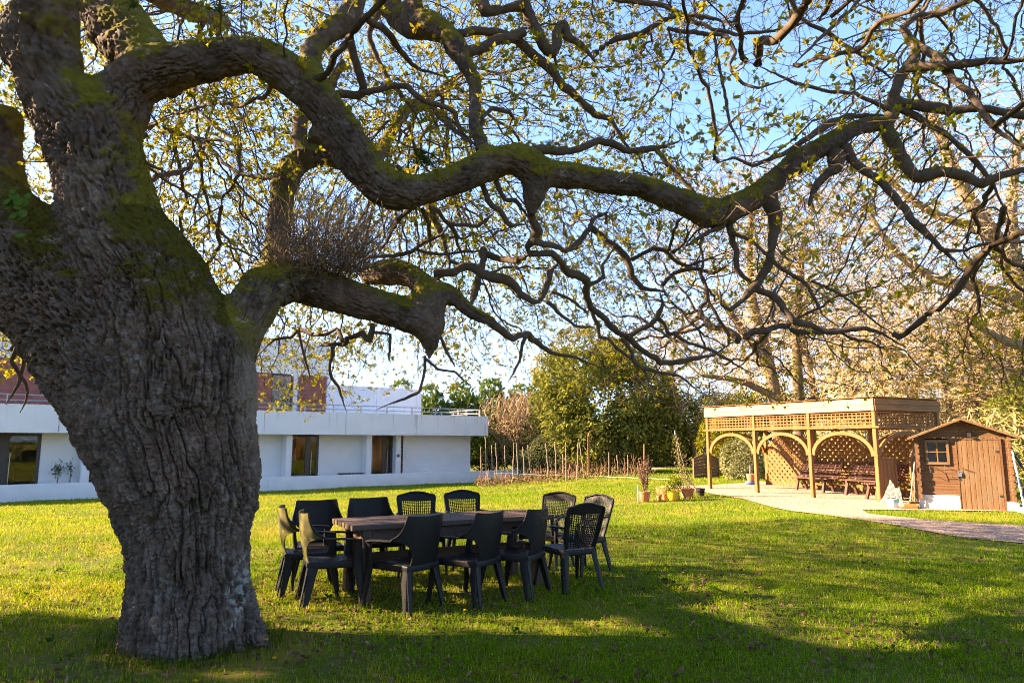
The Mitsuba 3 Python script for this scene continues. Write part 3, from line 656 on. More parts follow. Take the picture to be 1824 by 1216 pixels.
rng = np.random.default_rng(21)
n = 170000
X = np.stack([rng.uniform(-11, 9.5, n), rng.uniform(-3.5, 14.5, n), rng.uniform(1.9, 10.5, n)], -1)
rr_ = np.hypot((X[:, 0] + 1.5) / 1.05, (X[:, 1] - 6.0) / 0.93)
top = 9.8 * np.sqrt(np.clip(1 - (rr_ / 10.3) ** 2, 0, 1)) + 0.6
low = np.interp(rr_, [0, 2.5, 5, 8, 10], [4.0, 3.5, 2.75, 2.35, 2.7]) + 1.3 * (vfbm(X * [0.45, 0.45, 0], 2, 5) - 0.5)
ok = (X[:, 2] < top) & (X[:, 2] > low)
clump = vfbm(X * 0.75, 2, 31)
ang_up = (X[:, 2] - EYE) / np.maximum(X[:, 1], 0.01)
inview = (X[:, 1] > 0) & (ang_up < 0.76) & (np.abs(X[:, 0]) < 0.80 * X[:, 1] + 0.3)
ok &= ~(inview & (X[:, 1] < 5.95) & (X[:, 0] < 1.2))           # nothing hangs in front of the trunk and the long bough
ok &= ~(inview & (X[:, 1] < 5.0))
for cx, cy, cz, sx, sy, sz in ((2.6, 7.5, 5.2, 1.0, 1.6, 0.75), (3.5, 10, 6.5, 1.5, 2.0, 1.1), (-2.3, 8, 6.0, 0.5, 1.5, 0.4)):
    ok &= ((X[:, 0] - cx) / sx) ** 2 + ((X[:, 1] - cy) / sy) ** 2 + ((X[:, 2] - cz) / sz) ** 2 > 1
ok &= np.where(inview, clump > 0.36, clump > 0.47)                            # the crown outside the picture is thinner drawn
att = X[ok]
roots = np.vstack([c[::4, :3] for c in curves[5:] + br_curves]); rdir = np.vstack([unit(np.gradient(c[:, :3], axis=0))[::4] for c in curves[5:] + br_curves])
P, par, nr = grow(roots, rdir, att, 0.085, 1.6, 0.118, 0.26, 4)
paths, rr = paths_of(P, par, nr, 0.0034, 2.35, 0.05)
OAK_STATS = (len(att), len(P) - nr, len(paths))
mid = [(p, r) for p, r in paths if r.max() > 0.011]
thin = [(p, r) for p, r in paths if r.max() <= 0.011]
V, F, _ = tubes(mid, 4); tn = vfbm(V * 12, 2, 15)
part(oak, 'bough_twigs', (V, F), 'm_bark', True, color=np.array([0.090, 0.067, 0.047]) * (0.5 + 0.9 * tn)[:, None], kind='stuff')
thin = [(p, r) if len(p) < 4 else (p[np.unique(np.r_[0, np.arange(1, len(p), 2), len(p) - 1])], r[np.unique(np.r_[0, np.arange(1, len(p), 2), len(p) - 1])]) for p, r in thin]
V, F, _ = tubes(thin, 3); tn = vfbm(V * 9, 2, 15)
part(oak, 'twigs', (V, F), 'm_bark', True, color=np.array([0.115, 0.084, 0.055]) * (0.5 + 0.9 * tn)[:, None], kind='stuff')

# young leaves in small bunches on the thin wood
LEAF_V = np.array([[0, 0, 0], [0.30, 0.56, 0.10], [0, 1.0, -0.06], [-0.30, 0.56, 0.10]])
LEAF_F = np.array([[0, 1, 2], [0, 2, 3]])


def leaves(base, axis, size, rng, shape=(LEAF_V, LEAF_F)):
    """One leaf per row of base, growing along axis with a random roll."""
    y = unit(axis); x = unit(np.cross(y, rng.normal(size=y.shape))); z = np.cross(x, y)
    lv, lf = shape
    V = base[:, None] + size[:, None, None] * (lv[None, :, :1] * x[:, None] + lv[None, :, 1:2] * y[:, None] + lv[None, :, 2:] * z[:, None])
    F = lf[None] + (np.arange(len(base)) * len(lv))[:, None, None]
    return V.reshape(-1, 3), F.reshape(-1, 3)


isview = lambda q: ((q[:, 2] - EYE) < 0.74 * q[:, 1]) & (np.abs(q[:, 0]) < 0.78 * q[:, 1] + 0.2) & (q[:, 1] > 0)
tips = np.flatnonzero((np.bincount(par[nr:], minlength=len(P))[nr:] == 0)) + nr
more = nr + np.flatnonzero((rr[nr:] < 0.006) & isview(P[nr:]) & (rng.random(len(P) - nr) < 0.50))
src = np.r_[tips, tips[isview(P[tips])], more]
pd = unit(P[src] - P[par[src]])
sp_d = unit(pd * 0.9 + rng.normal(size=pd.shape) * 0.62 + [0, 0, 0.10])
sp_l = rng.uniform(0.05, 0.20, len(src))
sp_m = P[src] + sp_d * (sp_l * 0.55)[:, None]
sp_e = sp_m + unit(sp_d + rng.normal(size=pd.shape) * 0.45) * (sp_l * 0.45)[:, None]
seen_s = np.flatnonzero(isview(sp_m))
V, F, _ = tubes([(np.array([P[src[j]], sp_e[j]]), np.array([0.0034, 0.0020])) for j in seen_s], 3)
part(oak, 'spurs', (V, F), 'm_bark', True, color=np.array([0.120, 0.088, 0.056]) * (0.5 + 0.9 * vfbm(V * 9, 2, 15))[:, None], kind='stuff')
pr = (0.42 + 0.50 * np.clip((2.4 - sp_e[:, 0]) / 3.0, 0, 1)) * np.clip(0.35 + 1.6 * (vfbm(sp_e * 0.9, 2, 91) - 0.30), 0.2, 1)
sp = np.flatnonzero(rng.random(len(src)) < pr)
spots = src[sp]
k = rng.integers(4, 8, len(sp))
b = np.repeat(sp, k); pb = sp_e[b]
ax = unit(sp_d[b] * 0.55 + rng.normal(size=(len(b), 3)) * 0.72)
size = rng.uniform(0.036, 0.072, len(b)) * np.where(isview(pb), 1.0, 1.9)
V, F = leaves(pb + rng.normal(size=(len(b), 3)) * 0.009, ax, size, rng)
g = np.repeat(rng.random(len(b)), 4)[:, None]; bunch = np.repeat(vnoise(pb * 1.3, 3), 4)[:, None]
lc = np.array([0.39, 0.30, 0.020]) * (0.75 + 0.5 * g) * (1 - 0.35 * bunch) + np.array([-0.06, 0.03, 0.0]) * bunch
part(oak, 'leaves', (V, F), 'm_leaf', False, color=np.clip(lc, 0.01, 0.5), kind='stuff')
OAK_STATS += (len(b),)
# a few of last year's brown leaves that still hang on the right-hand twigs
old = rng.choice(spots[(P[spots, 0] > 2.0) & isview(P[spots])], 26)
V, F = leaves(P[old], rng.normal(size=(26, 3)) + [0, 0, -1.2], rng.uniform(0.05, 0.09, 26), rng)
part(oak, 'withered_leaves', (V, F), 'm_leaf', False, color=col(len(V), (0.20, 0.085, 0.035), 0.2), label="last year's brown leaves still hanging on the twigs", kind='stuff')

# ================================================================ lawn, path, litter
import shapely
from shapely.geometry import Polygon, Point
PATH = Polygon([(7.82,9.64),(7.68,10.85),(7.03,11.34),(6.77,12.48),(6.35,13.9),(6.05,15.5),(6.15,17.15),(6.2,19.16),(5.9,20.9),(5.9,22.3),(5.6,23.6),(5.0,24.4),(5.2,25.0),(6.3,24.6),(6.9,24.5),(9.3,26.6),(12.6,20.2),(10.6,17.6),(14.6,16.5),(14.4,15.9),(12.81,15.0),(10.9,15.2),(9.2,15.75),(7.80,16.0),(7.36,14.82),(7.87,13.50),(9.15,12.89),(10.6,11.6),(13,10),(13,8.4)]).buffer(0.12).buffer(-0.12)
FARPATH = Polygon([(5.90, 35.4), (9.6, 41.8), (11.3, 47), (6.9, 40)])


def grid_axis(lo_, hi_, near, grow_):
    a = [0.0]; st = near
    while a[-1] < hi_: a.append(a[-1] + st); st *= grow_
    b = [0.0]; st = near
    while b[-1] > lo_: b.append(b[-1] - st); st *= grow_
    return np.array(b[:0:-1] + a)


gx = grid_axis(-600, 600, 0.5, 1.05); gy = grid_axis(-600, 900, 0.5, 1.045)
GX, GY = np.meshgrid(gx, gy, indexing='ij')
V = np.stack([GX, GY, ground_z(GX, GY)], -1).reshape(-1, 3)
i, j = np.meshgrid(np.arange(len(gx) - 1), np.arange(len(gy) - 1), indexing='ij')
a = i * len(gy) + j
q = np.stack([a, a + len(gy), a + len(gy) + 1, a + 1], -1).reshape(-1, 4)


def lawn_colour(p, n, uv):
    b = mikit.fbm(p.x * 1.1, p.y * 1.1, 0, 3)
    f = mikit.fbm(p.x * 22, p.y * 22, 0, 3)
    g = mikit.mix((0.055, 0.080, 0.006), (0.12, 0.115, 0.012), mikit.smoothstep(0.35, 0.7, b))
    return mikit.mix(g, (0.105, 0.072, 0.036), mikit.smoothstep(0.50, 0.75, f) * 0.8)


scene['m_lawn'] = {'type': 'principled', 'base_color': mikit.proc(lawn_colour), 'roughness': 0.95, 'specular': 0.1}
put('ground', (V, q), 'm_lawn', True)
labels['ground'] = {'kind': 'structure', 'label': 'mown lawn falling gently towards the white building'}


def path_colour(p, n, uv):
    b = mikit.fbm(p.x * 0.9, p.y * 0.9, 3, 3)
    f = mikit.fbm(p.x * 30, p.y * 30, 0, 3)
    c = mikit.mix((0.200, 0.142, 0.108), (0.275, 0.205, 0.160), b)
    c = mikit.mix(c, (0.17, 0.125, 0.085), mikit.smoothstep(0.58, 0.75, f))
    return mikit.mix(c, (0.38, 0.32, 0.26), mikit.smoothstep(0.72, 0.8, mikit.noise(p.x * 45, p.y * 45, 2)))


scene['m_path'] = {'type': 'bumpmap', 'arbitrary': mikit.proc(lambda p, n, uv: mikit.fbm(p.x * 25, p.y * 25, 0, 3)), 'scale': 0.03,
                   'bsdf': {'type': 'principled', 'base_color': mikit.proc(path_colour), 'roughness': 0.95, 'specular': 0.15}}
for nm, pg in (('path', PATH), ('garden_path', FARPATH)):
    v2, f2 = trimesh.creation.triangulate_polygon(pg, engine='earcut')
    v3 = np.c_[v2, np.zeros(len(v2))]
    v3, f3 = trimesh.remesh.subdivide_to_size(v3, np.asarray(f2), 0.9)
    v3[:, 2] = ground_z(v3[:, 0], v3[:, 1]) + 0.02
    put(nm, (v3, f3), 'm_path', True)
    labels[nm] = {'kind': 'structure', 'label': 'sandy gravel path curving to the wooden pergola' if nm == 'path' else ('far gravel path beyond the flower pots' if nm == 'garden_path' else 'short gravel strip behind the flower pots')}


def in_path(x, y): return shapely.contains_xy(PATH, x, y) | shapely.contains_xy(FARPATH, x, y)


def wall_side(x, y):
    """Distance in front of the building's low wall."""
    return 0.603 * (x + 20.7) - 0.7975 * (y - 28.4) - 0.32


rg = np.random.default_rng(5)


def scatter(y0, y1, per_m2, over=0.4):
    """Even random points of the lawn in view between two distances."""
    n = int(((y1 - y0) * (y1 + y0) * 0.80 + (y1 - y0) * 3.2) * per_m2)
    y = np.sqrt(rg.uniform(y0 ** 2, y1 ** 2, n)); x = rg.uniform(-1, 1, n) * (0.80 * y + 1.6)
    ok = ~in_path(x, y) & ((wall_side(x, y) > 0) | (x > 1.5))
    ok &= np.hypot(x + 2.42, y - 5.6) > 0.40
    ok &= ~((x > 9.1) & (x < 11.3) & (y > 15.9 - 0.42 * (x - 9.1)) & (y < 19))
    return x[ok], y[ok]


def blades(x, y, h, w, segs, colr):
    n = len(x); z = ground_z(x, y)
    az = rg.uniform(0, 2 * np.pi, n); la = rg.uniform(0, 2 * np.pi, n); le = np.abs(rg.normal(0, 0.45, n)) + 0.1
    side = np.stack([np.cos(az), np.sin(az), 0 * az], -1)
    lean = np.stack([np.cos(la) * le, np.sin(la) * le, np.ones(n)], -1)
    base = np.stack([x, y, z - 0.004], -1)
    hw = (w / 2)[:, None]
    if segs == 1:
        V = np.stack([base - side * hw, base + side * hw, base + unit(lean) * h[:, None]], 1); F = np.array([[0, 1, 2]])
    else:
        midp = base + (lean * [0.45, 0.45, 1]) * (h * 0.55)[:, None]
        tip = base + (lean * [1.25, 1.25, 1 - 0.25]) * h[:, None]
        V = np.stack([base - side * hw, base + side * hw, midp - side * hw * 0.8, midp + side * hw * 0.8, tip], 1)
        F = np.array([[0, 1, 3], [0, 3, 2], [2, 3, 4]])
    k = V.shape[1]
    return V.reshape(-1, 3), (F[None] + (np.arange(n) * k)[:, None, None]).reshape(-1, 3), np.repeat(colr, k, 0)


def grass_tone(x, y):
    n = len(x)
    b = vfbm(np.stack([x * 0.55, y * 0.55, 0 * x], -1), 3, 4); s = vfbm(np.stack([x * 2.4, y * 2.4, 0 * x], -1), 2, 9)
    r = rg.random(n)
    fresh, yel, straw = np.array([0.150, 0.250, 0.006]), np.array([0.275, 0.295, 0.008]), np.array([0.38, 0.30, 0.11])
    t = np.clip(0.10 + 1.5 * (b - 0.42) + 0.9 * (s - 0.5) + np.clip(-0.055 * x, -0.12, 0.45), 0, 1)[:, None]
    c = fresh * (1 - t) + yel * t
    dry = (r < 0.05 + 0.14 * t[:, 0])[:, None]
    return np.where(dry, straw, c) * rg.uniform(0.7, 1.3, (n, 1))


def worn(x, y):
    """How thin the grass is: bare and littered below the oak and in a few patches."""
    d = np.hypot(x + 2.4, y - 5.3)
    b = vfbm(np.stack([x * 0.8, y * 0.8, 0 * x + 4], -1), 3, 14)
    return np.clip(0.95 * np.exp(-(d / 1.15) ** 2) + 1.6 * (b - 0.50) * (y < 11), 0, 0.92)


pieces = []
for y0, y1, dens, hh, ww, segs in ((2.6, 5.5, 3900, 0.055, 0.0050, 2), (5.5, 9.0, 1900, 0.055, 0.0068, 2), (9.0, 15, 760, 0.058, 0.011, 1), (15, 26, 300, 0.062, 0.018, 1), (26, 48, 100, 0.075, 0.032, 1)):
    x, y = scatter(y0, y1, dens)
    k = rg.random(len(x)) > worn(x, y); x, y = x[k], y[k]
    tuft = vfbm(np.stack([x * 3.2, y * 3.2, 0 * x], -1), 2, 19)
    h = hh * rg.uniform(0.45, 1.25, len(x)) * (0.55 + 0.95 * tuft)
    pieces.append(blades(x, y, h, ww * rg.uniform(0.7, 1.3, len(x)), segs, grass_tone(x, y)))
# lusher tufts here and there, and round the trunk and path edges
cx, cy = scatter(3.2, 13, 2.2)
cn = rg.integers(14, 40, len(cx)); ci = np.repeat(np.arange(len(cx)), cn)
x = cx[ci] + rg.normal(0, 0.05, len(ci)); y = cy[ci] + rg.normal(0, 0.05, len(ci))
k = ~in_path(x, y); x, y = x[k], y[k]
pieces.append(blades(x, y, rg.uniform(0.05, 0.12, len(x)), np.full(len(x), 0.0055), 2, np.array([0.11, 0.19, 0.005]) * rg.uniform(0.7, 1.3, (len(x), 1))))
ang = rg.uniform(0, 2 * np.pi, 1100); rd = rg.normal(0.60, 0.10, 1100)
x, y = -2.40 + rd * np.cos(ang), 5.58 + rd * np.sin(ang)
pieces.append(blades(x, y, rg.uniform(0.04, 0.13, len(x)), np.full(len(x), 0.006), 2, np.array([0.06, 0.10, 0.005]) * rg.uniform(0.6, 1.3, (len(x), 1))))
V, F, Cc = join(pieces)
put('lawn_grass', (V, F), 'm_grass', False, color=np.clip(Cc, 0.002, 0.6))
labels['lawn_grass'] = {'kind': 'stuff', 'label': 'short yellow-green lawn grass, patchy and thin below the oak', 'category': 'grass'}

# dead oak leaves on the grass
x, y = scatter(3.0, 13, 260)
d = vfbm(np.stack([x * 0.9, y * 0.9, 0 * x], -1), 3, 44); fall = np.exp(-(np.hypot((x - 0.2) / 4.2, (y - 5.8) / 3.6)) ** 2)
k = rg.random(len(x)) < np.clip(2.4 * (d - 0.42), 0.02, 1) * (0.15 + 0.95 * fall)
x, y = x[k], y[k]
up = rg.normal(size=(len(x), 3)) * [1, 1, 0.32]
V, F = leaves(np.stack([x, y, ground_z(x, y) + rg.uniform(0.008, 0.045, len(x))], -1), up, rg.uniform(0.022, 0.056, len(x)), rg,
              (np.array([[0, 0, 0], [0.22, 0.3, 0.10], [0.30, 0.62, 0.13], [0.14, 0.9, 0.05], [0, 1.0, 0.1], [-0.16, 0.85, 0.06], [-0.30, 0.58, 0.16], [-0.2, 0.3, 0.08], [0, 0.5, 0.0]]),
               np.array([[0, 1, 8], [1, 2, 8], [2, 3, 8], [3, 4, 8], [4, 5, 8], [5, 6, 8], [6, 7, 8], [7, 0, 8]])))
tc = np.repeat(rg.random((len(x), 1)), 9, 0)
put('fallen_leaves', (V, F), 'm_leaf', False, color=np.array([0.145, 0.085, 0.050]) * (0.6 + 0.6 * tc) + np.array([0.17, 0.12, 0.085]) * tc ** 3)
labels['fallen_leaves'] = {'kind': 'stuff', 'label': 'dead brown oak leaves strewn over the grass below the oak', 'category': 'fallen leaves'}
# low broad-leaved weeds
cx, cy = scatter(3.2, 9.5, 3.0)
k = rg.random(len(cx)) < 0.30 + 0.7 * (np.hypot(cx + 2.4, cy - 5.4) < 1.1); cx, cy = cx[k], cy[k]
n = rg.integers(5, 12, len(cx)); ci = np.repeat(np.arange(len(cx)), n); az = rg.uniform(0, 6.283, len(ci))
b0 = np.stack([cx[ci] + rg.normal(0, 0.035, len(ci)), cy[ci] + rg.normal(0, 0.035, len(ci)), 0 * az], -1); b0[:, 2] = ground_z(b0[:, 0], b0[:, 1]) + rg.uniform(0.005, 0.06, len(ci))
V, F = leaves(b0, np.stack([np.cos(az), np.sin(az), rg.uniform(0.0, 0.5, len(az))], -1), rg.uniform(0.025, 0.06, len(az)), rg)
put('low_weeds', (V, F), 'm_bush', False, color=col(len(V), (0.045, 0.085, 0.010), 0.3))
labels['low_weeds'] = {'kind': 'stuff', 'label': 'low broad-leaved green weeds among the grass', 'category': 'weeds'}
# dandelions
for x0, y0, lab in ((-1.83, 5.45, 'beside the right of the oak trunk'), (-1.62, 5.0, 'in the shade just right of the trunk foot'), (-0.85, 5.6, 'in front of the leftmost near chair'), (-1.95, 4.55, 'in the foreground shade before the trunk'), (1.35, 6.35, 'right of the near chairs'), (2.3, 5.2, 'alone in the right foreground'), (-0.42, 6.35, 'under the middle near chair'), (1.05, 6.6, 'by the woven near chair')):
    z0 = float(ground_z(x0, y0)); h = 0.045 + 0.03 * rg.random()
    t = thing('dandelion', 'yellow dandelion flower ' + lab, 'flower', 'dandelions in the lawn')
    c = catmull([[x0, y0, z0], [x0 + 0.006, y0, z0 + h * 0.6], [x0 + 0.01, y0 + 0.004, z0 + h]], 0.01)
    V, F, _ = tubes([(c, np.full(len(c), 0.0018))], 5)
    part(t, 'stem', (V, F), 'm_bush', True, color=col(len(V), (0.10, 0.13, 0.03)))
    n = 26; az = np.arange(n) * 2.4
    V, F = leaves(np.repeat(c[-1:], n, 0), np.stack([np.cos(az), np.sin(az), np.linspace(0.05, 1.6, n)], -1), np.linspace(0.017, 0.010, n), rg)
    part(t, 'flower_head', (V, F), 'm_bush', False, color=col(len(V), (0.75, 0.50, 0.01), 0.12))

# ================================================================ white building
BA = np.array([-20.7, 28.4]); BE = np.array([0.7975, 0.6033]); BNn = np.array([0.6033, -0.7975])
BX, BY, BZ = np.array([*BE, 0]), np.array([-BNn[0], -BNn[1], 0]), np.array([0, 0, 1.0])   # along, inwards, up
BO = np.array([*BA, 0.0])


def bbox(s0, s1, d0, d1, z0, z1):
    """Box of the building: s along the front, d inwards from the parapet's face."""
    return box(BO + BX * (s0 + s1) / 2 + BY * (d0 + d1) / 2 + BZ * (z0 + z1) / 2, (s1 - s0, d1 - d0, z1 - z0), BX, BY, BZ)


def bquad(s0, s1, d, z0, z1):
    """A single upright sheet across the building's front."""
    return np.array([BO + BX * s + BY * d + BZ * z for s, z in ((s0, z0), (s1, z0), (s1, z1), (s0, z1))]), np.array([[0, 1, 2], [0, 2, 3]])


def concrete(p, n, uv):
    st = mikit.fbm(p.x * 2.6 + p.y * 2.6, p.z * 0.35, 1.5, 3)
    b = mikit.fbm(p.x * 1.3, p.y * 1.3, p.z * 1.3, 3)
    c = mikit.mix((0.66, 0.655, 0.63), (0.76, 0.755, 0.735), b)
    drip = mikit.smoothstep(0.58, 0.78, st) * mikit.smoothstep(1.7, 2.9, p.z) * 0.42
    c = mikit.mix(c, (0.36, 0.33, 0.25), drip)
    return mikit.mix(c, (0.40, 0.39, 0.34), mikit.smoothstep(-0.35, -0.8, p.z) * 0.35 * mikit.noise(p.x * 3, p.y * 3, 4))


scene['m_concrete'] = {'type': 'principled', 'base_color': mikit.proc(concrete), 'roughness': 0.85, 'specular': 0.2}
scene['m_render'] = {'type': 'bumpmap', 'arbitrary': mikit.proc(lambda p, n, uv: mikit.fbm(p.x * 14, p.y * 14, p.z * 14, 3), 0.01), 'scale': 0.02,
                     'bsdf': {'type': 'principled', 'base_color': mikit.proc(lambda p, n, uv: mikit.mix((0.60, 0.60, 0.585), (0.70, 0.695, 0.68), mikit.fbm(p.x * 2, p.y * 2, p.z * 2, 3))), 'roughness': 0.9, 'specular': 0.15}}


def brick(p, n, uv):
    v = p.z / 0.075; row = mi.Int32(mi.Float(v))
    u = (p.x * 0.7975 + p.y * 0.6033) / 0.225 + 0.5 * (mi.Float(row) - 2 * dr_floor(mi.Float(row) / 2))
    cu, cv = u - dr_floor(u), v - dr_floor(v)
    r = mikit.cell_rand(dr_floor(u), dr_floor(v), 3)
    c = mikit.mix((0.20, 0.065, 0.045), (0.30, 0.105, 0.07), r)
    joint = dr_max(mikit.smoothstep(0.93, 0.98, cv), mikit.smoothstep(0.96, 0.99, cu))
    return mikit.mix(c, (0.26, 0.20, 0.17), joint)


import drjit as dr
dr_floor, dr_max = dr.floor, dr.maximum
scene['m_brick'] = {'type': 'principled', 'base_color': mikit.proc(brick), 'roughness': 0.85, 'specular': 0.2}
scene['m_dark_metal'] = {'type': 'principled', 'base_color': {'type': 'rgb', 'value': [0.035, 0.028, 0.026]}, 'roughness': 0.45, 'specular': 0.5}
scene['m_steel'] = {'type': 'principled', 'base_color': {'type': 'rgb', 'value': [0.42, 0.43, 0.44]}, 'roughness': 0.35, 'metallic': 0.85}
scene['m_blue_metal'] = {'type': 'principled', 'base_color': {'type': 'rgb', 'value': [0.13, 0.20, 0.30]}, 'roughness': 0.4, 'metallic': 0.3}
scene['m_glass'] = {'type': 'thindielectric', 'int_ior': 1.36}
scene['m_glass_tint'] = {'type': 'principled', 'base_color': {'type': 'rgb', 'value': [0.02, 0.024, 0.026]}, 'roughness': 0.03, 'specular': 0.6}
scene['m_interior'] = {'type': 'diffuse', 'reflectance': {'type': 'rgb', 'value': [0.06, 0.06, 0.062]}}

bld = thing('modern_building', 'long low white concrete building with brick upper storey, terrace railing and glazed doors', 'building')
S0, S1 = -9.0, 24.15
# parapet panels with open joints
js = [S0, -6.45, -2.18, 2.10, 6.37, 10.65, 14.93, 19.21, 23.95, S1]
for k in range(len(js) - 1):
    v, f, u = bbox(js[k] + 0.012, js[k + 1] - 0.012, 0, 0.18, 1.88, 3.02)
    part(bld, 'parapet_panel', (v, f), 'm_concrete', False, uv=u)
v, f, u = join([bbox(S1 - 0.20, S1 - 0.02, 0.185, 11, 1.88, 3.02), bbox(S0, S1 - 0.205, 0.185, 11, 1.90, 2.35)])
part(bld, 'roof_slab', (v, f), 'm_concrete', False, uv=u)
v, f, u = bbox(S0, S1 - 0.03, -0.012, 0.20, 3.021, 3.045)
part(bld, 'coping', (v, f), 'm_concrete', False, uv=u)
# ground-floor bays: fin, glazing, recessed wall
FL = -0.74
for k in range(-2, 5):
    p0 = 3.09 + 4.415 * k
    if p0 < S0: continue
    if k <= 3:
        v, f, u = bbox(p0, p0 + 0.30, 0.35, 1.35, FL, 1.88)
        part(bld, 'fin_wall', (v, f), 'm_render', False, uv=u)
    g0 = p0 + 0.36; g1 = min(p0 + 1.96, 18.22); pw, sw = 0.88, 0.18
    if k == -1: g1, pw, sw = 1.60, 1.10, 0.30
    if k <= 3:
        wn = part(bld, 'glazed_door', join([bbox(g0 + pw, g0 + pw + sw, 0.98, 1.08, FL, 1.86), bbox(g1 - 0.13, g1, 0.98, 1.08, FL, 1.86), bbox(g0 - 0.02, g1 - 0.135, 0.985, 1.075, 1.76, 1.87),
                                        bbox(g0 + pw + sw, g1 - 0.13, 1.0, 1.06, FL, FL + 0.12), bbox(g0 + pw + sw + 0.005, g0 + pw + sw + 0.07, 1.0, 1.06, FL + 0.125, 1.755)])[:2], 'm_dark_metal')
        part(wn, 'pane', bquad(g0, g0 + pw, 1.02, FL, 1.76), 'm_glass')
        part(wn, 'pane', bquad(g0 + pw + sw + 0.075, g1 - 0.135, 1.025, FL + 0.125, 1.755), 'm_glass')
        v, f, _ = tubes([(BO + BX * (g0 + pw + sw + 0.11) + BY * 0.93 + BZ * z, 0.018) for z in (0,)] and [(np.array([BO + BX * (g0 + pw + sw + 0.12) + BY * 0.93 + BZ * z for z in (-0.55, 0.2, 1.05)]), 0.016)], 8)
        part(wn, 'handle', (v, f), 'm_steel', True)
        # the room behind the glass
        v, f, u = join([bbox(g0 - 0.05, g1 + 0.05, 4.5, 4.6, FL, 1.88), bbox(g0 - 0.15, g0 - 0.06, 1.1, 4.5, FL, 1.88), bbox(g1 + 0.06, g1 + 0.15, 1.1, 4.5, FL, 1.88), bbox(g0 - 0.05, g1 + 0.05, 1.1, 4.5, FL - 0.05, FL)])
        part(bld, 'room', (v, f), 'm_interior')
    w0 = g1 + 0.005 if k < 4 else 18.52
    w1 = p0 + 4.41 if k < 3 else 23.45
    if k == 3: w0 = 18.52; v, f, u = bbox(18.225, 18.515, 0.55, 1.3, FL, 1.88); part(bld, 'fin_wall', (v, f), 'm_render', False, uv=u)
    if k == 4: continue
    v, f, u = bbox(w0, w1, 1.0 if k < 3 else 0.9, 1.2, FL, 1.88)
    part(bld, 'recessed_wall', (v, f), 'm_render', False, uv=u)
v, f, u = join([bbox(23.27, 23.45, 1.205, 11, FL, 1.88), bbox(S0, 23.2, 5.2, 5.4, FL, 1.88)])
part(bld, 'end_wall', (v, f), 'm_render', False, uv=u)
v, f, u = bbox(S0, 24.2, 0.0, 5.0, FL - 0.2, FL - 0.06)
part(bld, 'terrace_floor', (v, f), 'm_concrete', False, uv=u)
v, f, _ = tubes([(np.array([BO + BX * 18.74 + BY * 0.80 + BZ * z for z in (-0.7, 0.5, 1.86)]), 0.05)], 10)
part(bld, 'drainpipe', (v, f), 'm_dark_metal', True)
v, f = prism(Point(0, 0).buffer(0.085), 0, 0.03, (BO + BX * 18.36 + BY * 0.545 + BZ * 0.75, BX, BZ, -BY))
part(bld, 'wall_disc', (v, f), 'm_matte', False, color=col(len(v), (0.16, 0.07, 0.06)), label='small dark round disc on the wall by the drainpipe')
# upper storey
for s0, s1 in ((S0, 12.24), (13.78, 15.38)):
    v, f, u = bbox(s0, s1, 4.0, 4.2, 2.36, 5.30)
    part(bld, 'brick_wall', (v, f), 'm_brick')
v, f, u = bbox(S0, 15.42, 3.96, 4.2, 5.302, 7.25)
part(bld, 'upper_wall', (v, f), 'm_concrete', False, uv=u)
v, f, u = bbox(15.43, 15.65, 3.97, 12, 2.36, 7.25)
part(bld, 'upper_wall', (v, f), 'm_concrete', False, uv=u)
v, f, u = bbox(S0, 15.42, 4.21, 12, 7.0, 7.2)
part(bld, 'roof', (v, f), 'm_concrete', False, uv=u)
v, f, u = join([bbox(15.66, 19.6, 6.0, 6.2, 2.36, 5.0), bbox(19.62, 22.9, 6.0, 6.2, 2.36, 5.0), bbox(22.72, 22.9, 6.205, 12, 2.36, 5.0)])
part(bld, 'upper_wall', (v, f), 'm_concrete', False, uv=u)
wn = part(bld, 'upper_window', join([bbox(12.245, 13.30, 4.02, 4.10, 5.20, 5.298), bbox(12.245, 12.29, 4.02, 4.10, 2.37, 5.195), bbox(12.295, 13.30, 4.03, 4.09, 3.55, 3.60)])[:2], 'm_dark_metal')
part(wn, 'pane', bquad(12.295, 13.32, 4.05, 2.37, 5.19), 'm_glass')
v, f, u = join([bbox(12.2, 13.8, 4.6, 4.65, 2.36, 5.3)])
part(wn, 'curtain', (v, f), 'm_matte', False, color=col(len(v), (0.10, 0.065, 0.03)))
v, f, u = bbox(13.42, 13.66, 3.90, 4.15, 2.36, 5.295); part(bld, 'steel_column', (v, f), 'm_steel')
v, f, u = bbox(13.665, 13.775, 4.0, 4.15, 2.36, 5.295); part(bld, 'window_jamb', (v, f), 'm_blue_metal')
# terrace railing
rl = part(bld, 'railing', join([tubes([(np.array([BO + BX * s + BY * d + BZ * z for s, d in ((S0, 0.4), (23.8, 0.4), (23.8, 6.0))]), 0.024)], 8)[:2] for z in (3.45, 3.22)])[:2], 'm_steel', False, label='tubular steel railing along the terrace edge')
for s in np.arange(-7.6, 23.9, 1.57):
    v, f, u = bbox(s - 0.02, s + 0.02, 0.37, 0.43, 2.90, 3.46); part(rl, 'post', (v, f), 'm_steel')
for d in (1.9, 3.4, 4.9):
    v, f, u = bbox(23.77, 23.83, d - 0.02, d + 0.02, 2.90, 3.46); part(rl, 'post', (v, f), 'm_steel')
# low garden wall before the terrace
gw = thing('garden_wall', 'low white wall between the lawn and the building terrace', 'wall')
for s0, s1 in ((-9, 3.95), (3.96, 10.9), (10.91, 17.6), (17.61, 25.4)):
    v, f, u = bbox(s0, s1, -0.30, -0.12, -1.2, -0.19); part(gw, 'section', (v, f), 'm_concrete', False, uv=u)
v, f, u = bbox(25.41, 28.2, -0.28, -0.1, -1.2, -0.17); part(gw, 'section', (v, f), 'm_concrete', False, uv=u, label='grey right-hand end of the low wall')
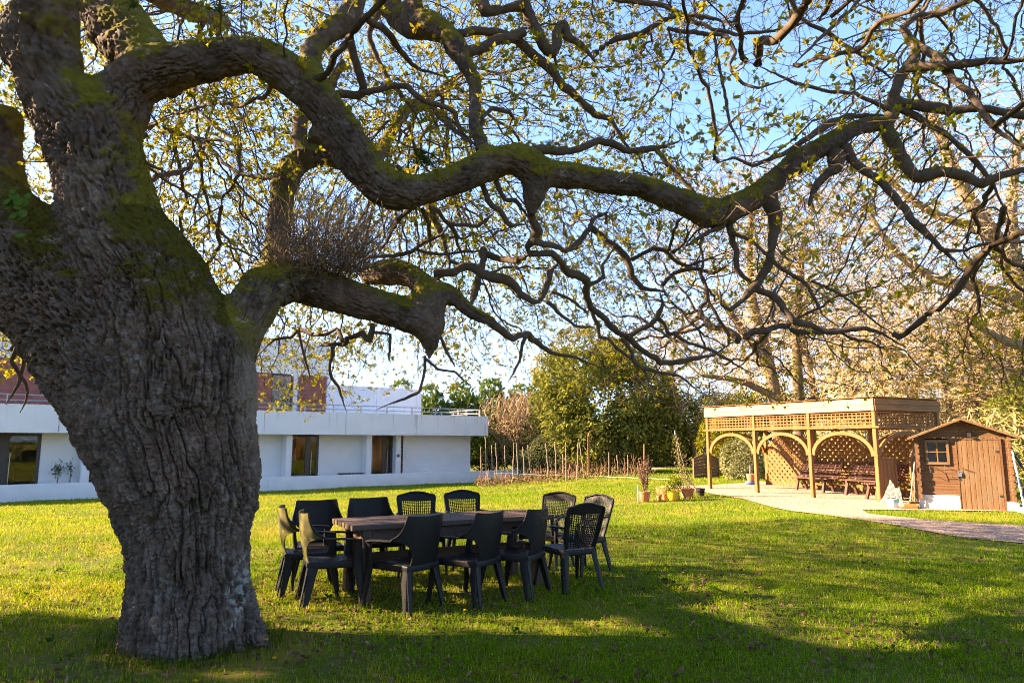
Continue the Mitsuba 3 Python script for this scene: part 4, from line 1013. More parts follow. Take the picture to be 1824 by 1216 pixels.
# terrace seat and two potted saplings
def terrace_slab(s0, s1, lab):
    t = thing('terrace_bench', lab, 'bench')
    v, f, u = bbox(s0, s1, 0.05, 0.5, -0.19, -0.12); part(t, 'seat', (v, f), 'm_dark_metal')
    for s in (s0 + 0.12, s1 - 0.12):
        v, f, u = bbox(s - 0.03, s + 0.03, 0.1, 0.45, FL, -0.192); part(t, 'leg', (v, f), 'm_dark_metal')


terrace_slab(14.75, 16.1, 'dark low bench on the terrace before the white wall')
terrace_slab(12.35, 13.0, 'small dark seat on the terrace behind the glass')
for q_, (s, hgt, lab) in enumerate(((2.25, 1.25, 'small leafy sapling in a tub before the white wall, left one'), (2.70, 1.3, 'thin sparse sapling in a tub before the white wall, right one'))):
    t = thing('sapling', lab, 'plant')
    o = BO + BX * s + BY * 0.6 + BZ * FL
    v, f = lathe([[0.0, 0], [0.12, 0], [0.15, 0.3], [0.13, 0.3], [0.12, 0.26], [0, 0.26]], 14, o); part(t, 'tub', (v, f), 'm_matte', True, color=col(len(v), (0.12, 0.10, 0.09)))
    c = catmull([o + BZ * 0.25, o + BZ * 0.7 + BX * 0.03, o + BZ * hgt + BX * 0.02], 0.1)
    v, f, _ = tubes([(c, np.linspace(0.025, 0.008, len(c)))], 6); part(t, 'stem', (v, f), 'm_bark', True, color=col(len(v), (0.14, 0.11, 0.08)))
    n = 150 - 85 * q_
    b = o + BZ * (hgt - 0.15) + rg.normal(size=(n, 3)) * [0.10 - 0.03 * q_, 0.10, 0.17]
    v, f = leaves(b, rg.normal(size=(n, 3)) + [0, 0, -0.4], rg.uniform(0.06, 0.11, n), rg); part(t, 'foliage', (v, f), 'm_bush', False, color=col(len(v), (0.05, 0.075, 0.02), 0.3), kind='stuff')

# ================================================================ wood materials
def wood(a, b, c, k=1.0):
    def fn(p, n, uv):
        g = mikit.fbm(uv.x * 2.2, uv.y * 55, 0, 3)
        w = mikit.fbm(p.x * 3, p.y * 3, p.z * 3, 2)
        col_ = mikit.mix(a, b, mikit.smoothstep(0.3, 0.7, g))
        return mikit.mix(col_, c, mikit.smoothstep(0.45, 0.8, w) * 0.6 * k)
    return {'type': 'principled', 'base_color': mikit.proc(fn), 'roughness': 0.7, 'specular': 0.25}


scene['m_pine'] = wood((0.18, 0.086, 0.024), (0.25, 0.125, 0.040), (0.19, 0.105, 0.044))
scene['m_pine_pale'] = wood((0.36, 0.225, 0.130), (0.47, 0.305, 0.19), (0.31, 0.205, 0.125))
scene['m_shed'] = wood((0.115, 0.058, 0.027), (0.165, 0.087, 0.042), (0.15, 0.090, 0.050))
scene['m_door'] = wood((0.135, 0.075, 0.034), (0.19, 0.112, 0.055), (0.17, 0.115, 0.068))
scene['m_bench'] = wood((0.085, 0.042, 0.034), (0.130, 0.068, 0.056), (0.11, 0.064, 0.056))
scene['m_table'] = wood((0.055, 0.035, 0.025), (0.105, 0.068, 0.048), (0.09, 0.068, 0.056))
scene['m_fence'] = wood((0.13, 0.080, 0.052), (0.19, 0.125, 0.085), (0.12, 0.09, 0.07))


class Frame:
    def __init__(s, o, x, y=None):
        s.o = np.asarray(o, float); s.X = np.array([*unit(np.asarray(x, float)), 0.0]); s.Z = np.array([0, 0, 1.0])
        s.Y = np.array([-s.X[1], s.X[0], 0]) if y is None else np.array([*unit(np.asarray(y, float)), 0.0])

    def __call__(s, a, b, c): return s.o + s.X * a + s.Y * b + s.Z * c

    def box(s, a0, a1, b0, b1, c0, c1): return box(s((a0 + a1) / 2, (b0 + b1) / 2, (c0 + c1) / 2), (a1 - a0, b1 - b0, c1 - c0), s.X, s.Y, s.Z)

    def beam(s, p, q, w, h, up=None, ch=0.006): return beam(s(*p), s(*q), w, h, s.Z if up is None else s.X * up[0] + s.Y * up[1] + s.Z * up[2], ch)


def emit(h, name, pieces, m, label=None, kind=None):
    pieces = pieces if isinstance(pieces, list) else [pieces]
    v, f, u = join(pieces)
    return part(h, name, (v, f), m, False, uv=u, label=label, kind=kind)


# ================================================================ pergola
PF = Frame([6.43, 23.2, -0.06], [0.463, -0.886], [0.886, 0.463])
pg = thing('pergola', 'honey-brown wooden pergola with arched bays, lattice band and flat roof beside the shed', 'pergola')
BAY, DEP, ZT = 1.99, 2.6, 2.70
arc = lambda a0, a1, z0, z1, n=14: [(a0 + (a1 - a0) * (1 - math.cos(math.pi * t / n)) / 2, z0 + (z1 - z0) * math.sin(math.pi * t / n)) for t in range(n + 1)]


def arch(holder, p_of, z0=1.22, z1=1.84, w=0.09, th=0.045, L=BAY):
    """A bent timber arch between two posts; p_of(a, b, z) gives the point."""
    n = 18
    out, inn = arc(0.05, L - 0.05, z0, z1, n), arc(0.05 + w, L - 0.05 - w, z0 - 0.02, z1 - w, n)
    V, F, U = [], [], []
    s = 0
    for k in range(n):
        q = [out[k], out[k + 1], inn[k + 1], inn[k]]
        ln = math.hypot(out[k + 1][0] - out[k][0], out[k + 1][1] - out[k][1])
        for b in (-th / 2, th / 2):
            m = len(V); V += [p_of(a, b, z) for a, z in q]; U += [[s, w], [s + ln, w], [s + ln, 0], [s, 0]]; F += [[m, m + 1, m + 2], [m, m + 2, m + 3]]
        for e in ((0, 1), (3, 2)):
            m = len(V); V += [p_of(*q[e[0]][:1], -th / 2, q[e[0]][1]), p_of(q[e[1]][0], -th / 2, q[e[1]][1]), p_of(q[e[1]][0], th / 2, q[e[1]][1]), p_of(q[e[0]][0], th / 2, q[e[0]][1])]
            U += [[s, 0], [s + ln, 0], [s + ln, th], [s, th]]; F += [[m, m + 1, m + 2], [m, m + 2, m + 3]]
        s += ln
    scene_key = part(holder, 'arch', (np.array(V), np.array(F)), 'm_pine2', False, uv=np.array(U))
    return scene_key


scene['m_pine2'] = {'type': 'twosided', 'bsdf': scene['m_pine']}
for b in (0, DEP):
    for k in range(4):
        a = BAY * k
        emit(pg, 'post', [PF.beam((a, b, -0.15), (a, b, 2.36 if b == 0 else 2.6), 0.10, 0.10, (1, 0, 0)), PF.box(a - 0.062, a + 0.062, b - 0.062, b + 0.062, 1.20, 1.24)], 'm_pine')
for k in range(3):
    arch(pg, lambda a, b, z, k=k: PF(BAY * k + a, b, z))
    arch(pg, lambda a, b, z, k=k: PF(BAY * k + a, DEP + b, z))
arch(pg, lambda a, b, z: PF(3 * BAY + b, a, z), L=DEP)
arch(pg, lambda a, b, z: PF(b, a, z), L=DEP)
L3 = 3 * BAY


def lattice_band(p_of, L, z0=1.97, z1=2.33, step=0.118):
    ps = []
    n = int(L / step)
    for i in range(1, n):
        a = L * i / n
        ps.append((a - 0.013, a + 0.013, -0.012, 0.0, z0, z1))
    for i in range(1, 4):
        z = z0 + (z1 - z0) * i / 4
        ps.append((0.05, L - 0.05, -0.026, -0.0135, z - 0.014, z + 0.014))
    ps.append((0.05, L - 0.05, -0.022, 0.008, z0, z0 + 0.035)); ps.append((0.05, L - 0.05, -0.022, 0.008, z1 - 0.03, z1))
    return ps


XF, YF = PF.X, PF.Y
for k in range(3):
    for b0 in (0.0, DEP):
        emit(pg, 'lattice', [PF.box(BAY * k + q[0], BAY * k + q[1], b0 + q[2], b0 + q[3], q[4], q[5]) for q in lattice_band(None, BAY)], 'm_pine', kind='stuff')
for a0 in (0.0, L3):
    emit(pg, 'lattice', [PF.box(a0 + q[2] + 0.01, a0 + q[3] + 0.01, q[0], q[1], q[4], q[5]) for q in lattice_band(None, DEP)], 'm_pine', kind='stuff')
# rails under the lattice, fascia boards, roof
for b in (-0.03, DEP + 0.03): emit(pg, 'rail', PF.beam((-0.16, b, 1.935), (L3 + 0.16, b, 1.935), 0.10, 0.045), 'm_pine')
for a in (-0.03, L3 + 0.03): emit(pg, 'rail', PF.beam((a, 0.03, 1.93), (a, DEP - 0.03, 1.93), 0.09, 0.04), 'm_pine')
for k in range(3):
    a0, a1 = BAY * k - (0.06 if k == 0 else 0) + 0.004, BAY * (k + 1) + (0.06 if k == 2 else 0) - 0.004
    for z in (2.43, 2.585):
        emit(pg, 'fascia_board', PF.beam((a0, -0.075, z), (a1, -0.075, z), 0.028, 0.148), 'm_pine_pale')
        emit(pg, 'fascia_board', PF.beam((a0, DEP + 0.075, z), (a1, DEP + 0.075, z), 0.028, 0.148), 'm_pine')
for a in (-0.075, L3 + 0.075):
    for z in (2.43, 2.585): emit(pg, 'fascia_board', PF.beam((a, -0.055, z), (a, DEP + 0.055, z), 0.028, 0.148), 'm_pine')
for k in range(3):
    emit(pg, 'roof_panel', PF.beam((BAY * k - (0.17 if k == 0 else -0.003), DEP / 2, 2.70), (BAY * (k + 1) + (0.12 if k == 2 else -0.003), DEP / 2, 2.70), DEP + 0.26, 0.018), 'm_pine')
for k in range(7): emit(pg, 'rafter', PF.beam((L3 * k / 6, -0.05, 2.62), (L3 * k / 6, DEP + 0.05, 2.62), 0.045, 0.11), 'm_pine')


# house-shaped trellis panels
def trellis(frame, a0, W, b, z0, zs, zt, fl, axis=0, name='trellis'):
    """Panel along axis 0 (front direction) or 1 (depth): straight to zs, clipped corners up to zt with a flat top fl wide."""
    P_ = (lambda a, d, z: frame(a0 + a, b + d, z)) if axis == 0 else (lambda a, d, z: frame(b + d, a0 + a, z))
    n_ = frame.Y if axis == 0 else frame.X
    pts = [(0, z0), (W, z0), (W, zs), ((W + fl) / 2, zt), ((W - fl) / 2, zt), (0, zs)]
    key_ = emit(pg, name, [beam(P_(*pts[i][:1], 0, pts[i][1]), P_(pts[(i + 1) % 6][0], 0, pts[(i + 1) % 6][1]), 0.05, 0.045, n_) for i in range(6)], 'm_pine', label='house-shaped trellis panel of diagonal slats')
    poly = Polygon(pts).buffer(-0.02)
    step = 0.205
    for sgn in (1, -1):
        slats = []
        for c in np.arange(-4, 5, step):
            ln = shapely.LineString([(-1, c - sgn * -1 * -1 if False else c + sgn * -1), (4, c + sgn * 4)]).intersection(poly)
            if ln.is_empty or ln.length < 0.08: continue
            (x0, y0), (x1, y1) = ln.coords[0], ln.coords[-1]
            d = 0.008 * sgn
            slats.append(beam(P_(x0, d, y0), P_(x1, d, y1), 0.088 if sgn > 0 else 0.084, 0.012, n_, 0.002))
        for sl in slats: emit(key_, 'slat', sl, 'm_pine')
    return key_


for k in range(3): trellis(PF, BAY * k + 0.06, BAY - 0.12, DEP - 0.02, 0.0, 1.22, 1.78, 0.55)
trellis(PF, 1.35, 1.2, L3 - 0.02, 0.0, 1.15, 1.75, 0.4, axis=1)
# low boarded side panel at the right-hand front post
sp = emit(pg, 'side_panel', [PF.beam((L3, 0.08 + 0.14 * i + 0.07, 0.0), (L3, 0.08 + 0.14 * i + 0.07, 1.13), 0.134, 0.02, (1, 0, 0), 0.003) for i in range(4)] + [PF.beam((L3, 0.06, 1.15), (L3, 0.68, 1.15), 0.05, 0.03)] + [PF.beam((L3, 0.68, -0.1), (L3, 0.68, 1.14), 0.06, 0.06, (1, 0, 0))], 'm_pine')


# ================================================================ slatted benches
def bench(fr, lab, W=1.45):
    t = thing('garden_bench', lab, 'bench', 'slatted benches in the pergola')
    for i in range(6):
        z = 0.43 - 0.012 * math.sin(i / 5 * math.pi); b = 0.07 * i
        emit(t, 'seat_slat', fr.beam((-W / 2, b - 0.40, z), (W / 2, b - 0.40, z), 0.058, 0.03), 'm_bench')
    for i in range(7):
        z = 0.50 + 0.068 * i; b = 0.03 + 0.030 * i
        emit(t, 'back_slat', fr.beam((-W / 2, b, z), (W / 2, b, z), 0.03, 0.052, (0, -0.4, 0.9)), 'm_bench')
    for a in (-W / 2 + 0.24, W / 2 - 0.24):
        emit(t, 'leg', [fr.beam((a, -0.34, 0.40), (a, -0.48, -0.03), 0.07, 0.08, (1, 0, 0)), fr.beam((a, -0.14, 0.40), (a, 0.06, -0.03), 0.07, 0.08, (1, 0, 0)), fr.beam((a, -0.42, 0.385), (a, 0.02, 0.385), 0.06, 0.05),
                        fr.beam((a, 0.0, 0.40), (a, 0.24, 0.92), 0.05, 0.05, (1, 0, 0))], 'm_bench')


def along(a, b, x, y): return Frame(PF(a, b, 0.04), PF.X[:2] * x[0] + PF.Y[:2] * x[1], PF.X[:2] * y[0] + PF.Y[:2] * y[1])


bench(along(2.45, 2.15, (1, 0), (0, 1)), 'red-brown slatted bench before the left trellis panel of the pergola')
bench(along(4.2, 2.15, (1, 0), (0, 1)), 'red-brown slatted bench in the middle of the pergola, partly behind its right post')
bench(along(5.35, 1.35, (0, 1), (1, 0)), 'red-brown slatted bench at the right end of the pergola, only its end seen', 1.2)

# ================================================================ shed
SF = Frame([9.21, 16.23, 0.0], [0.86, -0.51], [0.51, 0.86])
SW, SD = 1.83, 1.25
sh = thing('garden_shed', 'small weathered brown log shed with plank door, four-pane window and mossy roof', 'shed')
ez, rz, ra = 1.58, 1.97, 0.93
for i in range(11):
    z0 = 0.0 + 0.1455 * i; z1 = z0 + 0.143
    segs = [(0.0, 0.20), (0.66, 0.80), (1.60, SW)] if 1.02 < (z0 + z1) / 2 < 1.56 else [(0.0, 0.80), (1.60, SW)]
    for a0, a1 in segs: emit(sh, 'board', SF.beam((a0, 0.02, (z0 + z1) / 2), (a1, 0.02, (z0 + z1) / 2), 0.04, 0.143, ch=0.004), 'm_shed')
    for a in (0.02, SW - 0.02): emit(sh, 'board', SF.beam((a, 0.045, (z0 + z1) / 2 + 0.002), (a, SD, (z0 + z1) / 2 + 0.002), 0.04, 0.142, ch=0.004), 'm_shed')
    emit(sh, 'board', SF.beam((0.045, SD, (z0 + z1) / 2), (SW - 0.045, SD, (z0 + z1) / 2), 0.04, 0.143, ch=0.004), 'm_shed')
for i in range(3):
    z0 = ez + 0.022 + 0.14 * i; a = 0.93 * (i * 0.14 + 0.15) / (rz - ez + 0.14); a2 = SW - 0.83 * (i * 0.14 + 0.15) / (rz - ez + 0.14)
    poly = Polygon([(0.0 + 2.0 * max(0, z0 - ez), z0), (SW - 1.9 * max(0, z0 - ez), z0), (SW - 1.9 * (z0 + 0.1385 - ez), z0 + 0.1385), (2.0 * (z0 + 0.1385 - ez), z0 + 0.1385)]) if i < 2 else Polygon([(2.0 * (z0 - ez), z0), (SW - 1.9 * (z0 - ez), z0), (ra, rz - 0.02)])
    v, f = flat(*prism(poly, -0.04, 0.0, (SF(0, 0, 0), SF.X, SF.Z, -SF.Y)))
    l = (v - SF.o)
    part(sh, 'gable_board', (v, f), 'm_shed', False, uv=np.stack([l @ SF.X, l @ SF.Z + 9 * i], -1))
# log ends standing out at the corners
for a, s in ((0.05, -1), (SW - 0.05, 1)):
    for i in range(10):
        z = 0.30 + 0.143 * i
        emit(sh, 'log_end', SF.beam((a + s * 0.0, -0.11 - 0.012 * (i % 2), z), (a + s * 0.0, 0.0, z), 0.07, 0.125, ch=0.022), 'm_shed')
# roof: two boarded slopes with edge battens
for s, (a1, z1) in enumerate(((-0.13, ez - 0.02), (SW + 0.15, ez + 0.0))):
    d = unit(np.array([a1 - ra, 0, z1 - rz - 0.03])); nrm = np.array([-d[2], 0, d[0]]) * (1 if d[0] < 0 else -1)
    ln = math.hypot(a1 - ra, z1 - rz - 0.03)
    for k in range(6):
        b0 = -0.20 + k * (SD + 0.38) / 6; b1 = b0 + (SD + 0.38) / 6 - 0.004
        emit(sh, 'roof_board', SF.beam((ra, (b0 + b1) / 2, rz + 0.03), (a1, (b0 + b1) / 2, z1), b1 - b0, 0.025, (nrm[0], 0, abs(nrm[2]))), 'm_fence')
    for k in range(5):
        t0, t1 = k / 5 + 0.004, (k + 1) / 5 - 0.004
        p = lambda t: (ra + (a1 - ra) * t, -0.215, rz + 0.035 + (z1 - rz - 0.03) * t)
        emit(sh, 'verge_batten', SF.beam(p(t0), p(t1), 0.03, 0.055, ch=0.01), 'm_door')
# moss cushions on the roof
n = 420; t = rg.uniform(0, 1, n) ** 0.8; sd = rg.random(n) < 0.72; b = rg.uniform(-0.18, SD + 0.15, n)
a = np.where(sd, ra + (SW + 0.12 - ra) * t, ra + (-0.10 - ra) * t * 0.5); z = rz + 0.045 + np.where(sd, (ez - rz - 0.03) * t, (ez - 0.05 - rz) * t * 0.5)
mb = []
ico = trimesh.creation.icosphere(1)
for k in range(n):
    if vnoise(np.array([a[k] * 4, b[k] * 4, 0]), 3) < 0.42: continue
    v = ico.vertices * [rg.uniform(0.02, 0.06), rg.uniform(0.02, 0.06), rg.uniform(0.012, 0.035)]
    mb.append((SF(a[k], b[k], z[k]) + v[:, :1] * SF.X + v[:, 1:2] * SF.Y + v[:, 2:] * SF.Z, ico.faces))
v, f = join(mb); part(sh, 'roof_moss', (v, f), 'm_matte', True, color=col(len(v), (0.17, 0.13, 0.02), 0.35), kind='stuff')
# window
wn = emit(sh, 'window', [SF.box(0.20, 0.66, -0.035, 0.005, 1.50, 1.555), SF.box(0.20, 0.66, -0.035, 0.005, 1.00, 1.055), SF.box(0.20, 0.25, -0.034, 0.004, 1.0555, 1.4995), SF.box(0.61, 0.66, -0.034, 0.004, 1.0555, 1.4995)], 'm_door')
emit(wn, 'glazing_bar', SF.box(0.42, 0.44, -0.025, 0.0, 1.056, 1.499), 'm_pine'); emit(wn, 'glazing_bar', [SF.box(0.2505, 0.4195, -0.024, -0.001, 1.27, 1.29), SF.box(0.4405, 0.6095, -0.024, -0.001, 1.27, 1.29)], 'm_pine')
for x0, x1 in ((0.2505, 0.4195), (0.4405, 0.6095)):
    for z0, z1 in ((1.056, 1.2695), (1.2905, 1.499)):
        part(wn, 'pane', (np.array([SF(x0, -0.010, z0), SF(x1, -0.010, z0), SF(x1, -0.010, z1), SF(x0, -0.010, z1)]), np.array([[0, 1, 2], [0, 2, 3]])), 'm_glass')
v, f, u = SF.box(0.21, 0.65, 0.25, 0.26, 0.95, 1.55); part(wn, 'curtain', (v, f), 'm_matte', False, color=col(len(v), (0.10, 0.13, 0.20)))
# plank door in its frame
dr_ = emit(sh, 'door', [SF.beam((0.86 + 0.098 * i, -0.005, 0.02), (0.86 + 0.098 * i, -0.005, 1.545), 0.093, 0.03, (0, 1, 0)) for i in range(1)], 'm_door')
for i in range(1, 8): emit(dr_, 'plank', SF.beam((0.86 + 0.0985 * i, -0.005 - 0.002 * (i % 2), 0.02 + 0.004 * (i % 3)), (0.86 + 0.0985 * i, -0.005 - 0.002 * (i % 2), 1.545), 0.0945, 0.03, (0, 1, 0)), 'm_door')
emit(sh, 'door_frame', [SF.box(0.79, 0.812, -0.03, 0.03, 0.0, 1.58), SF.box(1.60, 1.635, -0.035, 0.03, 0.0, 1.58), SF.box(0.8125, 1.5995, -0.03, 0.03, 1.55, 1.585)], 'm_shed')
for z in (0.35, 1.30):
    v, f, u = SF.box(1.52, 1.60, -0.034, -0.021, z - 0.02, z + 0.02); part(dr_, 'hinge', (v, f), 'm_dark_metal')
v, f = join([tubes([(np.array([SF(0.83 + 0.03 * math.cos(t), -0.04, 0.82 + 0.045 * math.sin(t)) for t in np.linspace(0, math.pi, 9)]), 0.006)], 6)[:2], SF.box(0.795, 0.865, -0.055, -0.028, 0.745, 0.82)[:2], SF.box(0.775, 0.88, -0.027, -0.021, 0.80, 0.845)[:2]])
part(dr_, 'padlock', (v, f), 'm_steel')
# white skirting sheet along the foot
for q_ in ((0.0, 0.79, -0.012, 0.0, 0.0, 0.33), (1.636, SW + 0.02, -0.03, -0.002, 0.0, 0.24)):
    v, f, u = SF.box(*q_)
    for _ in range(4): v, f = trimesh.remesh.subdivide(v, f)
    lo_ = (v - SF.o); v = v - SF.Y * (0.02 * np.abs(np.sin(lo_ @ SF.X * 16 + lo_ @ SF.Z * 7)) * ((lo_ @ SF.Y) < -0.004))[:, None]
    part(sh, 'skirting', (v, f), 'm_matte', True, color=col(len(v), (0.58, 0.53, 0.47), 0.06), label='pale creased sheet along the foot of the wall')
emit(sh, 'threshold', SF.beam((0.78, -0.07, 0.012), (1.66, -0.07, 0.012), 0.08, 0.05), 'm_door')
# lamp over the door and bracket under the window
lm = part(sh, 'lamp', join([SF.box(1.03, 1.10, -0.10, -0.03, 1.615, 1.70)[:2], SF.box(1.05, 1.08, -0.06, 0.0, 1.7005, 1.74)[:2]]), 'm_dark_metal', label='small black lamp above the door')
v, f, _ = tubes([(np.array([SF(a, -0.005, 0.99), SF(a, -0.14, 0.97), SF(a, -0.16, 0.82), SF(a, -0.06, 0.80)]), 0.007) for a in (0.27, 0.55)] + [(np.array([SF(0.27, -0.155, 0.875), SF(0.55, -0.155, 0.875)]), 0.006)], 6)
part(sh, 'bracket', (v, f), 'm_dark_metal')
v, f, _ = tubes([(np.array([SF(0.87, -0.05, 0.93), SF(0.95, -0.055, 0.90), SF(1.08, -0.05, 0.86)]), 0.006)], 6); part(dr_, 'hook', (v, f), 'm_dark_metal')

# things standing about the shed
def stick(name, lab, cat, p, q, r, m, c=None, bands=None, group=None):
    t = thing(name, lab, cat, group)
    pts = np.linspace(p, q, 24); pts[1:-1] += rg.normal(0, 0.003, (22, 3))
    v, f, _ = tubes([(pts, r)], 8)
    cc = col(len(v), c, 0.15, 3)
    if bands is not None:
        s = np.repeat(np.linspace(0, 1, 24), 8)
        for b0, b1, bc in bands: cc[(s >= b0) & (s <= b1)] = bc
    put(t, (v, f), m, True, color=cc)


stick('marker_pole', 'white pole with blue bands leaning on the right corner of the shed', 'pole', SF(SW + 0.10, -0.24, 0.0), SF(SW - 0.02, -0.15, 1.32), 0.020, 'm_matte', (0.72, 0.72, 0.72), [(0.46, 0.60, (0.10, 0.17, 0.42)), (0.96, 1, (0.10, 0.17, 0.42)), (0.30, 0.33, (0.10, 0.17, 0.42))])
stick('wooden_prop', 'grey pole slanting against the right side of the shed', 'pole', SF(SW + 0.62, 0.55, 0.0), SF(SW + 0.05, 0.75, 1.30), 0.028, 'm_matte', (0.10, 0.075, 0.055))
stick('tool_handle', 'pale wooden handle leaning on the left corner of the shed', 'tool', SF(-0.20, -0.18, 0.0), SF(-0.02, -0.13, 1.05), 0.016, 'm_matte', (0.45, 0.32, 0.22))
stick('tool_handle', 'darker second handle leaning beside the pale one at the left shed corner', 'tool', SF(-0.09, -0.10, 0.0), SF(-0.05, -0.06, 0.80), 0.018, 'm_matte', (0.28, 0.16, 0.10))
t = thing('bucket', 'white bucket with turquoise rim on the ground left of the shed', 'bucket')
v, f = lathe([[0.0, 0.0], [0.105, 0.0], [0.125, 0.21], [0.13, 0.215], [0.12, 0.215], [0.10, 0.02], [0.0, 0.02]], 24, SF(-0.52, -0.15, 0.0)); part(t, 'body', (v, f), 'm_matte', True, color=col(len(v), (0.66, 0.70, 0.70), 0.03))
v, f = lathe([[0.128, 0.15], [0.133, 0.15], [0.138, 0.225], [0.126, 0.225]], 24, SF(-0.52, -0.15, 0.0)); part(t, 'rim', (v, f), 'm_matte', True, color=col(len(v), (0.20, 0.52, 0.45), 0.03))
t = thing('timber_offcuts', 'short orange timber offcuts stacked by the left shed corner', 'timber')
for k, (a, b, z, l, an) in enumerate(((-0.20, -0.28, 0.03, 0.34, 0.1), (-0.16, -0.12, 0.03, 0.3, 0.3), (-0.15, -0.2, 0.09, 0.26, -0.2), (-0.12, -0.08, 0.15, 0.2, 0.9))):
    emit(t, 'piece', SF.beam((a - l / 2, b - an * 0.1, z), (a + l / 2, b + an * 0.1, z), 0.09, 0.055), 'm_pine')
# dotted garden net hung over the corner of the pergola
t = thing('dotted_net', 'pale translucent dotted net draped between pergola post and shed', 'net')
nu, nv = 30, 24
uu, vv_ = np.meshgrid(np.linspace(0, 1, nu), np.linspace(0, 1, nv), indexing='ij')
A_, B_ = PF(L3 + 0.1, -0.08, 0.0), SF(-0.35, 0.12, 0.0)
hgt = np.interp(uu, [0, 0.25, 0.50, 0.55, 0.75, 0.9, 1], [0.10, 0.30, 0.62, 0.60, 0.42, 0.46, 0.34])
pts = A_ + (B_ - A_) * uu[..., None]; pts[..., 2] = vv_ * hgt
pts += (0.07 * np.sin(uu * 23 + 2 * vv_) * (1.2 - vv_))[..., None] * np.array([-0.9, -0.4, 0]) + (0.25 * (1 - vv_))[..., None] * np.array([-0.2, -0.25, 0])
i, j = np.meshgrid(np.arange(nu - 1), np.arange(nv - 1), indexing='ij'); a = i * nv + j
q = np.stack([a, a + nv, a + nv + 1, a + 1], -1).reshape(-1, 4)


def netc(p, n, uv):
    cu, cv = uv.x * 11, uv.y * 8
    row = dr.floor(cv); fx = cu + 0.5 * (row - 2 * dr.floor(row / 2)); fx = fx - dr.floor(fx) - 0.5; fy = cv - row - 0.5
    return mikit.smoothstep(0.34, 0.27, dr.sqrt(fx * fx + fy * fy * 0.8)) * 0.42 + 0.13


scene['m_net'] = {'type': 'mask', 'opacity': mikit.proc(netc), 'bsdf': {'type': 'twosided', 'bsdf': {'type': 'diffuse', 'reflectance': {'type': 'rgb', 'value': [0.62, 0.53, 0.47]}}}}
put(t, (pts.reshape(-1, 3), q), 'm_net', True, uv=np.stack([uu, vv_], -1).reshape(-1, 2))
# white sacks at the right of the shed
t = thing('white_sack', 'crumpled white sacking heaped at the right corner of the shed', 'sack')
m_ = trimesh.creation.icosphere(4); v = np.array(m_.vertices)
v = v * [0.42, 0.25, 0.13] * (1 + 0.55 * (vfbm(v * 2.3, 3, 8)[:, None] - 0.5)); v[:, 2] = np.maximum(v[:, 2], -0.04)
put(t, (SF(SW + 0.40, -0.10, 0.05) + v[:, :1] * SF.X + v[:, 1:2] * SF.Y + v[:, 2:] * SF.Z, m_.faces), 'm_matte', True, color=col(len(v), (0.62, 0.58, 0.55), 0.05))

# ================================================================ garden table
TF = Frame([-1.83, 7.32, 0.0], [0.883, 0.469], [0.469, -0.883])   # a along, b towards the camera
TL, TW = 2.20, 0.74
tb = thing('garden_table', 'long weathered wooden garden table of thick planks ringed by black plastic chairs', 'table')
gz = float(ground_z(-0.5, 7.2)); TF.o[2] = gz; TF.Z = np.array([0, 0, 0.96])
for i in range(8):
    b = TW * (i + 0.5) / 8
    emit(tb, 'plank', TF.beam((0.006 * (i % 3), b, 0.722), (TL - 0.008 * (i % 2), b, 0.722), TW / 8 - 0.006, 0.048), 'm_table')
for b in (0.08, TW - 0.08): emit(tb, 'apron', TF.beam((0.20, b, 0.635), (TL - 0.20, b, 0.635), 0.04, 0.12), 'm_table')
for a in (0.17, TL - 0.17):
    emit(tb, 'apron', TF.beam((a, 0.103, 0.635), (a, TW - 0.103, 0.635), 0.04, 0.118), 'm_table')
    for b in (0.09, TW - 0.09): emit(tb, 'leg', TF.beam((a - 0.004, b, -0.05), (a - 0.004, b, 0.695), 0.12, 0.09, (1, 0, 0), 0.01), 'm_table')
    emit(tb, 'crossbar', TF.beam((a + 0.03, 0.14, 0.36), (a + 0.03, TW - 0.14, 0.36), 0.05, 0.11), 'm_table')
emit(tb, 'stretcher', TF.beam((0.20, TW / 2, 0.36), (TL - 0.20, TW / 2, 0.36), 0.05, 0.13), 'm_table')

# ================================================================ plastic garden chairs
def plastic(p, n, uv):
    g = mikit.fbm(p.x * 8, p.y * 8, p.z * 8, 3)
    return mikit.mix((0.0055, 0.0058, 0.0070), (0.011, 0.011, 0.0125), g)


def mossy_plastic(p, n, uv):
    g = mikit.fbm(p.x * 9, p.y * 9, p.z * 7, 3)
    return mikit.mix((0.055, 0.052, 0.020), (0.125, 0.115, 0.022), mikit.smoothstep(0.3, 0.62, g))


scene['m_plastic'] = {'type': 'twosided', 'bsdf': {'type': 'principled', 'base_color': mikit.proc(plastic), 'roughness': 0.50, 'specular': 0.26}}
scene['m_mossy_plastic'] = {'type': 'twosided', 'bsdf': {'type': 'principled', 'base_color': mikit.proc(mossy_plastic), 'roughness': 0.6, 'specular': 0.3}}


